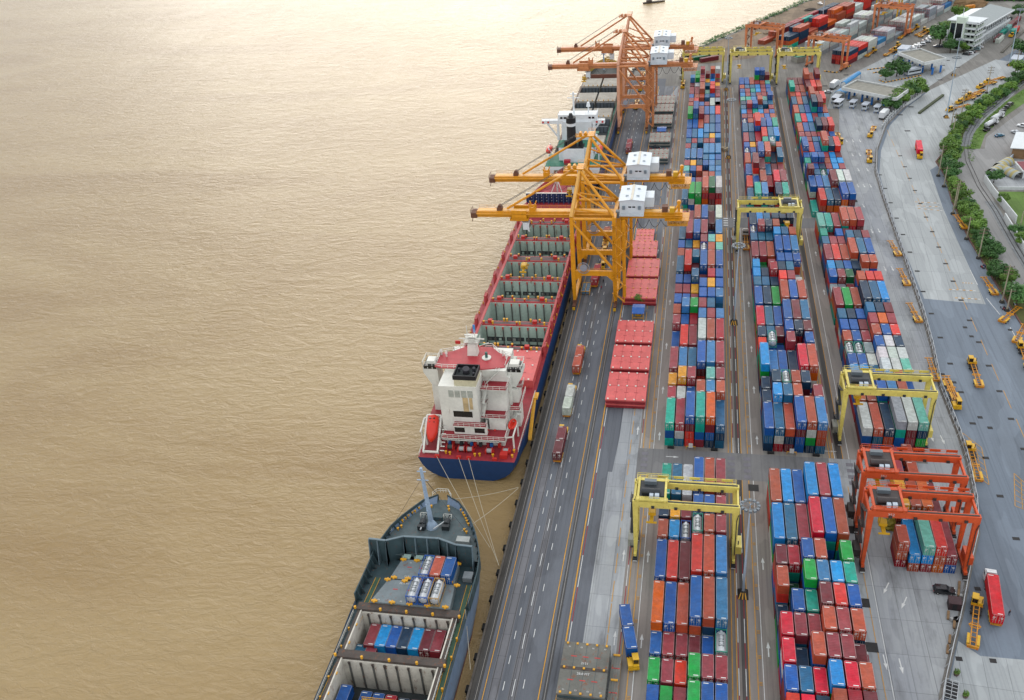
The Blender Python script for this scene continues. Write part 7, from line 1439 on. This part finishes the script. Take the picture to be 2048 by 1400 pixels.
VL = [(104.2, 300), (104.3, 309), (103.5, 318), (103.4, 326), (103.4, 334), (103.3, 342), (103.6, 350), (103.8, 356), (103.6, 364), (103.2, 372), (103.8, 380), (104.5, 388), (104.8, 396), (105.2, 402), (106, 408), (106, 414), (107, 420), (108.5, 425), (109, 431), (111, 437), (112.5, 442), (114.5, 448), (117, 455), (119, 461), (122, 466), (125, 472), (129, 478), (134, 488), (139, 497), (145, 506), (152, 516), (158, 525), (165, 537), (170, 545), (176, 552), (183, 560), (190, 570), (197, 582), (204, 592)]
for i, (x, y) in enumerate(VL): tree(x+rng.uniform(-.4, .6), y+rng.uniform(-1.5, 1.5), rng.uniform(4.8, 7.6) if i > 3 else 5.5, rng.randrange(5), f'leafy verge tree between kerb and side road, {ORD[i] if i < 28 else ORD[i-28]+" from the far end"} {"from the camera" if i < 28 else ""}'.strip())
VL2 = [(119.5, 466), (123, 473), (127, 480), (131.5, 488), (137, 497), (142, 504), (148, 513), (155, 523), (161, 533), (168, 543), (175, 553), (183, 562), (191, 573), (110.5, 428), (109, 422), (112, 434), (114, 440), (107.5, 416), (105, 371), (105.2, 361), (105.4, 329), (105.5, 313), (114.5, 446), (117, 453)]
for i, (x, y) in enumerate(VL2): tree(x+rng.uniform(-.5, .5), y+rng.uniform(-1, 1), rng.uniform(4.2, 6.2), rng.randrange(5), f'lower leafy tree in the inner line beside the hedge, {ORD[i]} of that line', 'inner line of verge trees')
for (u, v), h, k, s in (((2033, 610), 8, 1, 'large round tree at the right edge above the slanting trailer'), ((1990, 560), 6, 3, 'dark tree beside the tall pole near right edge'), ((1879, 92), 15, 1, 'large dark round tree in front of the office tower'), ((1900, 106), 9, 3, 'smaller dark tree beside the office tower'), ((1893, 72), 10, 0, 'tree behind the round one beside the office'), ((1916, 40), 10, 4, 'tree behind the office tower roof'), ((1926, 104), 6, 0, 'bush like tree before the office porch'), ((1793, 153), 11, 1, 'taller tree on the island between the toll canopies'), ((1771, 161), 7, 3, 'shorter tree on the island between the toll canopies'), ((1779, 222), 9, 1, 'nearest tree beside the near toll canopy'), ((1793, 213), 9, 4, 'second tree beside the near toll canopy'), ((1806, 206), 9, 0, 'third tree beside the near toll canopy'), ((1818, 198), 9.5, 1, 'fourth tree beside the near toll canopy'), ((1830, 191), 10, 4, 'fifth and farthest tree beside the near toll canopy'), ((2041, 112), 10, 3, 'tree at the right edge beside the white box building'), ((2036, 34), 9, 1, 'tree at the top right corner behind the hall'), ((2034, 150), 9, 0, 'tree by the white box building on the road'), ((1987, 366), 6, 3, 'dark tree behind the side road wall'), ((2005, 408), 4.5, 0, 'small tree on the lawn behind the wall'), ((2030, 470), 5, 1, 'tree beside the wall at right edge'), ((2042, 490), 5, 0, 'second tree beside the wall at right edge'), ((1279, 608), 4, 2, 'small tree behind the blue roofed shelter')):
    p = g(u, v); tree(p.x, p.y, h, k, s, 'garden and street trees')
# hedge of clipped conifers, low shrubs, grass tufts
hm_ = [crown_mesh(40+i, [((0, 0, .45), .36, .45), ((0, 0, .75), .22, .28)], 420, .085, 'hedge_shrub', LEAFY) for i in range(3)]
HL = resample([(113, 449), (121, 466), (130, 484), (145, 508), (160, 531), (172, 549), (185, 566), (200, 590)], 2.6)
for i, a in enumerate(HL): o = link('hedge_shrub', hm_[i % 3], None, (a.x, a.y, 0), rng.random()*6); o.scale = (3.4, 3.4, rng.uniform(3.2, 4.2)); tag(o, 'one of the clipped yellow green conifers forming the hedge by the railway', 'shrub', 'clipped hedge conifers')
sm_ = crown_mesh(60, [((0, 0, .3), .5, .35)], 150, .12, 'ground_shrub', LEAF); r_ = random.Random(5); big = MB()
def scatter(pts, n, wd, s0, s1, seed):
    q = random.Random(seed)
    for _ in range(n):
        a = q.random()*(len(pts)-1.001); k = int(a); f = a-k; x = pts[k][0]+(pts[k+1][0]-pts[k][0])*f+q.uniform(-wd, wd); y = pts[k][1]+(pts[k+1][1]-pts[k][1])*f+q.uniform(-wd, wd); s = q.uniform(s0, s1)
        for _ in range(14):
            d = Vector((q.uniform(-1, 1), q.uniform(-1, 1), q.uniform(0, 1))); c = Vector((x, y, 0))+d*s*.8; l = s*.3; th = q.random()*6.28; u1 = Vector((math.cos(th), math.sin(th), q.uniform(-.5, .5)))*l; v1 = Vector((-math.sin(th), math.cos(th), q.uniform(-.2, .8)))*l*.6; big.face([c-u1, c-v1, c+u1, c+v1])
scatter(VL, 620, 2.3, .5, 1.5, 1); scatter([(121, 440), (124, 446), (135, 474), (148, 497), (170, 530), (200, 570)], 160, 1.3, .4, 1.0, 2); scatter([(118.5, 425), (121, 440), (127, 457), (138, 480), (150, 501), (172, 535)], 120, 1.4, .3, .8, 3)
struct(big.build('undergrowth', LEAF), 'stuff')
bk = big = MB(); scatter([(-2, 632), (14, 660), (31, 685), (52, 717), (71, 751), (90, 768)], 420, 2.6, .6, 1.8, 9); struct(big.build('bank_foliage', LEAFD), 'stuff')
big = MB(); scatter([(178, 746), (200, 742), (230, 738), (260, 740), (300, 742)], 460, 9, 3, 7, 10); struct(big.build('far_wood_foliage', LEAFD), 'stuff')
# potted plants at the bottom right
for (u, v), s in (((1912, 1350), 'potted plant beside the fence at the bottom'), ((1930, 1394), 'leafy plant beside the empty racks at the bottom')):
    p = g(u, v); t = thing('potted_plant', s, 'plant', (p.x, p.y, .07), 0, 'potted plants'); MB().cyl((0, 0, 0), (0, 0, .6), .45, .6, n=12).build('pot', paint('pot_clay', '6b5650', .8, .3), t); o = link('foliage', sm_, t, (0, 0, .5)); o.scale = (1.3, 1.3, 1.8)
p = g(1902, 1382); t = thing('steel_rack', 'empty pale steel rack with two rows of square bays by the fence', 'rack', (p.x, p.y, .07), R(-16)); m = MB()
for i in range(6): m.beam((-1.1, -2.4+i*.95, .55), (1.2, -2.4+i*.95, .55), .1)
for x in (-1.1, .05, 1.2): m.beam((x, -2.4, .55), (x, 2.35, .55), .1)
for x in (-1.1, 1.2):
    for y in (-2.4, 0, 2.35): m.beam((x, y, 0), (x, y, .55), .1)
m.build('frame', F_W, t); MB().box(-1.05, -2.3, .02, 1.15, 2.3, .06).build('tray', BLK, t)
p = g(1907, 1214); t = thing('tool_shed', 'dark brown steel shed beside the fence and black car', 'shed', (p.x, p.y, .07), R(-4)); MB().box(-1.25, -1.1, 0, 1.25, 1.1, 2.0).build('walls', paint('shed_brown', '3a2629', .6, .3), t); MB().box(-1.35, -1.2, 2.0, 1.35, 1.2, 2.1).build('roof', paint('shed_roof', '42292c', .6, .4), t); MB().box(-.5, -1.14, .1, .4, -1.1, 1.8).build('door', BLK, t)
for (u, v), s in (((1921, 1196), 'upper pale drum standing beside the fence'), ((1910, 1216), 'pale drum standing on the ground near the brown shed'), ((1902, 1242), 'grey drum lying near stacked tyres by fence')): p = g(u, v); m = MB(); m.cyl((p.x, p.y, .07), (p.x, p.y, .95), .33, n=12); o = m.build('steel_drum', GREYROPE); tag(o, s, 'drum', 'steel drums')
for i, (u, v) in enumerate(((1911, 1241), (1914, 1240))): p = g(u, v); m = MB(); [m.cyl((p.x, p.y, .07+k*.3), (p.x, p.y, .33+k*.3), .55, n=14) for k in range(2)]; tag(m.build('tyre_pile', WHEELM), f'{("left", "right")[i]} one of two small tyre piles beside the fence', 'tyres', 'tyre piles')
for i, (u, v) in enumerate(((1896, 1232), (1908, 1250), (1899, 1280), (1895, 1300), (1918, 1172), (1917, 1186))): p = g(u, v); m = MB(); m.cb(p.x, p.y, .07, .5, 2.4, .4, R(-14)); tag(m.build('timber_baulk', paint('timber', '8f7150', .8, .4)), f'timber baulk on the ground along the fence, {ORD[i]} of six', 'timber', 'timber baulks')
p = g(1779, 1052); mo = mound('tarpaulin_heap', p.x, p.y, 2.6, 1.9, 2.4, paint('tarp_yellow', '8f8219', .6, .4), 12, 0, 'thing', 14); del mo['kind']; tag(mo, 'heap under a mustard yellow tarpaulin beside the red gantry spreader', 'tarpaulin heap')
# row end signs
for i, x in enumerate((.2, 27.0)):
    t = thing('row_sign', ('white sign on yellow barrier before the left block', 'white sign on yellow barrier before the middle block')[i], 'sign', (x, 207.7, .08), 0, 'row end signs'); m = MB(); m.beam((-1.2, 0, 0), (-1.2, 0, .9), .14); m.beam((1.2, 0, 0), (1.2, 0, .9), .14); m.beam((-1.3, 0, .9), (1.3, 0, .9), .16); m.build('barrier', S_YEL, t); MB().box(-.55, -.1, .5, .55, -.02, 2.0).build('board', W_MARK, t)
    for k, dx in enumerate((-5.4, 6.4)): m = MB(); m.box(x+dx-.9, 207.4, .08, x+dx+.9, 208.1, .6); tag(m.build('wheel_stop', BLK), f'dark wheel stop {("left", "right")[k]} of the sign before the {("left", "middle")[i]} block', 'wheel stop', 'wheel stops')
# toll gates
G_ROOF = paint('canopy_grey', '8e8b80', .8, .4); G_TRIM = paint('canopy_white', 'c9ccca', .6, .3); BOOTH = paint('booth_white', 'c8d0d6', .5, .2)
def toll(label, P, zr, posts, grp='toll gate canopies'):
    c = sum((Vector(p) for p in P), Vector((0, 0)))/4; t = thing('toll_canopy', label, 'toll canopy', (c.x, c.y, 0), 0, grp); Q = [(p[0]-c.x, p[1]-c.y) for p in P]; m = MB(); m.prism(Q, zr-.5, zr); m.build('roof', G_ROOF, t); m = MB()
    for a, b in zip(Q, Q[1:]+Q[:1]):
        n = Vector((b[1]-a[1], a[0]-b[0])).normalized()*.6; m.hexa([(a[0]-n.x*.0, a[1]-n.y*.0, zr-.8), (b[0], b[1], zr-.8), (b[0]-n.x, b[1]-n.y, zr-.8), (a[0]-n.x, a[1]-n.y, zr-.8), (a[0]+n.x*.3, a[1]+n.y*.3, zr+.7), (b[0]+n.x*.3, b[1]+n.y*.3, zr+.7), (b[0]-n.x*.6, b[1]-n.y*.6, zr+.7), (a[0]-n.x*.6, a[1]-n.y*.6, zr+.7)])
    m.build('parapet', G_TRIM, t)
    for x, y in posts: m = MB(); m.cb(x-c.x, y-c.y, 0, .9, .9, 4.2, R(-25)); m.mat(1); m.cb(x-c.x, y-c.y, 4.2, .5, .5, zr-4.9, R(-25)); m.build('post', [POST_B, G_TRIM], t)
    m = MB()
    for x, y in posts: m.cb(x-c.x+1.2, y-c.y+2, 0, 1.4, 9, .25, R(-25))
    m.build('island', paint('island_concrete', '9a958a', .8, .4), t); return t
gp = lambda pts, z: [(g(u, v, z).x, g(u, v, z).y) for u, v in pts]
P1 = gp([(1684.6, 176.6), (1714, 161.9), (1815.8, 180.6), (1791.7, 198)], 7.0); toll('near toll gate canopy with grey flat roof and blue posts', P1, 7.0, [(76.4, 515), (82.4, 510), (86.6, 505), (92.2, 503), (80, 521), (86, 517), (91, 513), (97, 509)])
P2 = gp([(1796, 106), (1840, 99), (1892, 118), (1848, 127)], 7.0); toll('far toll gate canopy with grey flat roof and blue posts', P2, 7.0, [(112.5, 574), (116.5, 568), (121, 561), (117, 580), (122, 574), (127, 567), (130.5, 561), (125.5, 557)])
def booth(u, v, w_, d, h, label, ang=-25, raised=.9):
    p = g(u, v); t = thing('toll_booth', label, 'toll booth', (p.x, p.y, .06), R(ang), 'white booths at the toll gates'); MB().box(-w_/2, -d/2, raised, w_/2, d/2, raised+h).build('walls', BOOTH, t); MB().box(-w_/2-.4, -d/2-.5, raised+h, w_/2+.4, d/2+.5, raised+h+.2).build('roof', paint('booth_roof', 'b9c0ca', .5, .25), t); m = MB()
    for sx in (-1, 1):
        for sy in (-1, 1): m.box(sx*(w_/2-.2)-.1, sy*(d/2-.2)-.1, 0, sx*(w_/2-.2)+.1, sy*(d/2-.2)+.1, raised)
    m.build('plinth', POST_B, t); MB().box(-w_/2+.3, -d/2-.04, raised+1.1, w_/2-.3, -d/2, raised+2.0).build('window', DGLASS, t); 
    for s in (-1, 1): MB().box(s*w_/2-.02, -d/2+.5, raised+1.1, s*w_/2+.02, d/2-.5, raised+2.0).build('side_window', DGLASS, t)
    return t
for i, ((x, y), w_, d) in enumerate((((285, 975), 3.0, 6), ((515, 985), 2.4, 4.6), ((710, 1025), 2.4, 4.6), ((900, 1060), 2.4, 4.6))): u, v = Z7(x, y); booth(u, v, w_, d, 2.5, f'white toll booth {ORD[i]} from left before the near toll canopy')
u, v = Z7(250, 905); booth(u, v, 3, 6, 2.4, 'white cabin with curved roof beside the near toll canopy'); u, v = Z7(1355, 420); booth(u, v, 3.2, 9, 2.6, 'long white booth behind the trees between canopies', -60); u, v = Z7(1455, 470); booth(u, v, 3.2, 9, 2.8, 'long white booth with violet windows between canopies', -60)
u, v = Z7(1310, 170); booth(u, v, 5, 9, 4, 'white site office at left of the far toll canopy'); u, v = (2032, 128); booth(u, v, 5, 9, 3.4, 'white box building beside the road under right hand tree', -25, .2); 
for (x, y), w_, d, s in (((370, 790), 6, 11, 'light blue awning beside the near toll canopy'), ((480, 600), 3, 22, 'long blue awning behind the near toll canopy'), ((1280, 215), 6, 12, 'blue arched awning beside the far toll canopy')):
    u, v = Z7(x, y); p = g(u, v); t = thing('awning', s, 'awning', (p.x, p.y, .06), R(-28), 'blue awnings at the gates'); m = MB(); n = 8; m.loft([[(w_/2*math.cos(math.pi*i/n), yy, 2.4+1.3*math.sin(math.pi*i/n)) for i in range(n+1)]+[((w_/2-.1)*math.cos(math.pi*i/n), yy, 2.3+1.3*math.sin(math.pi*i/n)) for i in range(n, -1, -1)] for yy in (-d/2, d/2)]); m.build('canopy', paint('awning_blue', '2a86bf', .5, .25), t); m = MB()
    for sx in (-1, 1):
        for sy in (-1, 1): m.beam((sx*(w_/2-.1), sy*(d/2-.3), 0), (sx*(w_/2-.1), sy*(d/2-.3), 2.4), .14)
    m.build('posts', POST_B, t)
# striped kerbs of the islands and the far yard, hedge box in the road
def striped(u0, v0, u1, v1, label, w_=.5, h=.5, n=None):
    a, b = g(u0, v0), g(u1, v1); n = n or max(3, int((b-a).length/1.1)); m = MB()
    for i in range(n): m.mat(i % 2); p, q = a+(b-a)*i/n, a+(b-a)*(i+1)/n; m.beam((p.x, p.y, h/2), (q.x, q.y, h/2), w_, h)
    tag(m.build('striped_kerb', [S_YEL, BLK]), label, 'kerb', 'yellow and black striped kerbs')
for q0, q1, s in (((1025, 595), (1590, 485), 'striped kerb below the two island trees'), ((745, 395), (1130, 345), 'striped kerb of the upper toll lane'), ((835, 445), (1120, 395), 'striped kerb of the middle toll lane'), ((940, 495), (1140, 465), 'striped kerb of the lower toll lane'), ((65, 415), (245, 440), 'striped kerb before the orange gantry leg'), ((255, 440), (480, 330), 'striped kerb along the near end of the far stacks'), ((930, 560), (1030, 595), 'striped kerb at left tip of the tree island')):
    striped(*Z7(*q0), *Z7(*q1), s)
a, b = g(1838, 228), g(1886, 192); m = MB(); m.beam((a.x, a.y, .5), (b.x, b.y, .5), 1.2, 1.0); tag(m.build('road_divider', paint('divider_green', '4d553a', .9, .5)), 'low green planted divider in the middle of the concrete road', 'road divider')
a, b = g(2003, 106), g(2048, 62); m = MB(); m.beam((a.x, a.y, .4), (b.x, b.y, .4), 1.4, .8); tag(m.build('road_divider', paint('divider_grey', '6a665c', .9, .5)), 'low kerbed divider on the far right road behind the hall', 'road divider')
# white balustrade by the gate trees
BW = resample([(g(*Z7(970, 1320)).x, g(*Z7(970, 1320)).y), (g(*Z7(1100, 1130)).x, g(*Z7(1100, 1130)).y), (g(*Z7(1200, 1060)).x, g(*Z7(1200, 1060)).y), (g(*Z7(1400, 930)).x, g(*Z7(1400, 930)).y), (g(*Z7(1590, 800)).x, g(*Z7(1590, 800)).y)], 3.2)
t = thing('balustrade', 'white curved low wall with posts around the near toll trees', 'wall', (0, 0, 0)); m = MB()
for a, b in zip(BW, BW[1:]): m.beam((a.x, a.y, .7), (b.x, b.y, .7), .35, 1.4)
m.build('wall', W_WALL, t); pm2 = MB().box(-.2, -.2, 0, .2, .2, 2.2).mesh('post', W_WALL)
for a in BW: link('post', pm2, t, (a.x, a.y, 0))
# office tower and long hall
OC = paint('office_cream', 'cfdccb', .55, .15); OW = paint('office_white', 'd3d8d9', .5, .12); RIB = NT('ribbed_roof'); wv = RIB.N('ShaderNodeTexWave', Scale=.35, bands_direction='Y'); RIB.L(RIB.coord('Object'), wv.inputs['Vector']); RIB.L(RIB.mix(RIB.ramp(wv.outputs['Fac'], [(.35, 0), (.5, 1)]), hx('757d7d'), hx('949b9a')), RIB.b.inputs['Base Color']); RIB.b.inputs['Roughness'].default_value = .5; RIB = RIB.m
oA = R(-33); of = thing('office_building', 'cream five storey office with dark glass stair tower and balconies', 'office building', (151, 608, 0), oA)
m = MB(); m.box(-9, 1, 0, 6.4, 12, 16); m.build('walls', OC, of); m = MB(); m.box(-10.6, -.4, 16, 8.2, 12.9, 16.5); m.build('roof', OW, of)
m = MB(); m.box(-4.6, -2.6, 0, .8, .98, 19); tw = m.build('stair_tower', OC, of); m = MB(); m.box(-4.0, -2.66, .6, -.4, -2.6, 15.5); m.box(-8.6, .9, 1, -4.8, .98, 14.5); m.build('curtain_glass', DGLASS, tw); m = MB(); m.box(-4.3, -2.72, 2.0, -4.0, -2.62, 16); m.box(-.4, -2.72, 0, .2, -2.62, 16); m.build('fin', OW, tw)
MB().box(-10.2, 0, 0, -9.02, 8, 10.5).build('side_wing', OW, of)
for k in range(5):
    z = .2+k*3.15; m = MB(); m.box(.82, -1.8, z+2.7, 7.0, 1.0, z+2.95); m.box(.82, -1.9, z+2.95, 7.0, -1.7, z+3.8); m.box(6.42, -1.8, z+2.7, 8.2, 11.6, z+2.95); m.box(8.0, -1.8, z+2.95, 8.2, 11.6, z+3.8); m.build('balcony', OW, of)
    for x in (1.6, 4.0): MB().box(x, .94, z+.6, x+1.7, .99, z+2.5).build('window', DGLASS, of)
    for y in (2.4, 5.6, 8.8): MB().box(6.41, y, z+.6, 6.46, y+1.9, z+2.5).build('window', DGLASS, of)
MB().beam((-1.8, -1, 19), (-1.8, -1, 24), .25).build('antenna', OW, of)
hl = thing('hall_building', 'long white hall with ribbed grey roof behind the office tower', 'hall', (151, 608, 0), oA); m = MB(); m.box(-8, 12.1, 0, 4.4, 58, 10.6); m.build('walls', OW, hl)
m = MB(); m.hexa([(-8, 12.95, 13.2), (7.2, 12.95, 11.2), (7.2, 60, 11.2), (-8, 60, 13.2), (-8, 12.95, 13.6), (7.2, 12.95, 11.6), (7.2, 60, 11.6), (-8, 60, 13.6)]); m.build('roof', RIB, hl); m = MB(); m.hexa([(-16, 20, 11.2), (-8.1, 20, 12.6), (-8.1, 52, 12.6), (-16, 52, 11.2), (-16, 20, 11.5), (-8.1, 20, 12.9), (-8.1, 52, 12.9), (-16, 52, 11.5)]); m.build('side_roof', OW, hl)
MB().box(7.22, 12.95, 11.0, 7.6, 60, 11.7).build('gutter', OW, hl); m = MB(); m.box(4.42, 12.2, 5.2, 6.6, 58, 5.6); m.box(6.4, 12.2, 5.6, 6.6, 58, 6.8); m.build('gallery', OW, hl)
for i in range(15): MB().box(4.41, 13+i*3, 6.6, 4.46, 14.6+i*3, 9.2).build('window', DGLASS, hl); MB().box(6.3, 12.3+i*3, 0, 6.55, 12.55+i*3, 11.0).build('column', OW, hl)
# white car park walls and buildings at the right edge
def wall(pts, h, label, mat_=None, w_=.4, grp='right hand boundary walls'):
    m = MB(); [m.beam((a[0], a[1], h/2), (b[0], b[1], h/2), w_, h) for a, b in zip(pts, pts[1:])]; tag(m.build('boundary_wall', mat_ or W_WALL), label, 'wall', grp)
wall([(118, 401), (118.2, 386), (120, 359)], 3.2, 'tall white wall beside the side road railway'); wall([(116.6, 362), (116.6, 332), (116.5, 300)], 3.0, 'lower white wall along the right edge'); wall([(119, 403), (126, 412), (134, 425), (140, 436)], 2.0, 'white railing wall along the upper car park', paint('wall_blue_white', 'b9c4d0', .6, .3)); wall([(121.5, 392), (132, 392), (133, 366), (134, 340)], 1.4, 'low white lawn border wall behind the tall wall')
sheet('lawn_grass', [(120.6, 390), (131.5, 390), (133, 340), (121, 340), (120.4, 360)], L3, G_GRASS); sheet('car_park_ground', [(120, 404), (140, 436), (180, 436), (180, 393), (122, 393)], L2, G_PALE)
p = g(2040, 318); t = thing('warehouse', 'white metal roofed warehouse with brown base at right edge', 'warehouse', (p.x+6, p.y+4, 0), R(-20)); MB().box(-8, -6, 0, 8, 14, 4.6).build('walls', paint('warehouse_brown', '8a6a48', .7, .3), t); m = MB(); m.hexa([(-9, -7, 4.7), (9, -7, 5.6), (9, 15, 5.6), (-9, 15, 4.7), (-9, -7, 5.0), (9, -7, 5.9), (9, 15, 5.9), (-9, 15, 5.0)]); m.build('roof', OW, t)
for (x, y), ln, an, s in (((815, 950), 9, -40, 'farther of two joined arched striped awnings'), ((745, 1010), 9, -40, 'nearer of two joined arched striped awnings'), ((895, 1045), 9, 25, 'arched striped awning standing on its own')):
    u, v = Z8(x, y); p = g(u, v); t = thing('arched_awning', s, 'awning', (p.x, p.y, .06), R(an), 'striped arched awnings'); m = MB(); n = 10
    for k in range(6): m.mat(k % 2); m.loft([[(2.6*math.cos(math.pi*i/n), yy, .6+2.4*math.sin(math.pi*i/n)) for i in range(n+1)] for yy in (-ln/2+k*ln/6, -ln/2+(k+1)*ln/6)], close=False, cap=False)
    m.build('canopy', [paint('awning_grey', '9aa19f', .6, .25), paint('awning_tan', 'a89a62', .6, .25)], t); m = MB(); [m.beam((sx*2.6, sy, 0), (sx*2.6, sy, .7), .15) for sx in (-1, 1) for sy in (-ln/2, ln/2)]; m.build('posts', F_W, t)
p = g(2044, 345); t = thing('gatehouse', 'small building with dark red roof at the right edge', 'gatehouse', (p.x+3, p.y-2, 0), R(2)); MB().box(-5, -5, 0, 5, 5, 3.4).build('walls', W_WALL, t); m = MB(); m.box(-5.6, -5.6, 3.4, 5.6, 5.6, 3.7); m.mat(1); m.box(-5.0, -5.0, 3.7, 5.0, 5.0, 3.9); m.build('roof', [W_WALL, paint('roof_dark_red', '7d2531', .6, .3)], t)
p = g(1602, 122); t = thing('substation_hut', 'grey concrete hut with green roof below the orange gantry', 'hut', (p.x, p.y, .06), R(-60)); MB().box(-3, -5, 0, 3, 5, 3).build('walls', paint('hut_grey', '8d8a80', .8, .3), t); MB().box(-2.4, -4.4, 3, 2.4, 4.4, 3.5).build('roof', paint('hut_green', '2a7a5d', .6, .3), t)
# container frame racks (red) between white stacks are left to the stacks; yellow loader by the first block end
p = g(1369, 172); rig('rig', 'rusty yellow tractor with trailer at the far end of left block', (p.x-1, p.y-3), math.pi, GE)
p = g(1450, 302); m = MB(); [m.cb(p.x+a, p.y+b, .06, 1.6, 1.4, 1.2+.4*c, c) for a, b, c in ((0, 0, 0), (1.2, .8, .6), (-1.1, .5, 1.1))]; tag(m.build('sandbag_heap', paint('sack_cream', 'b9ab8d', .9, .3)), 'heap of pale sacks at the foot of a far light mast', 'sack heap')
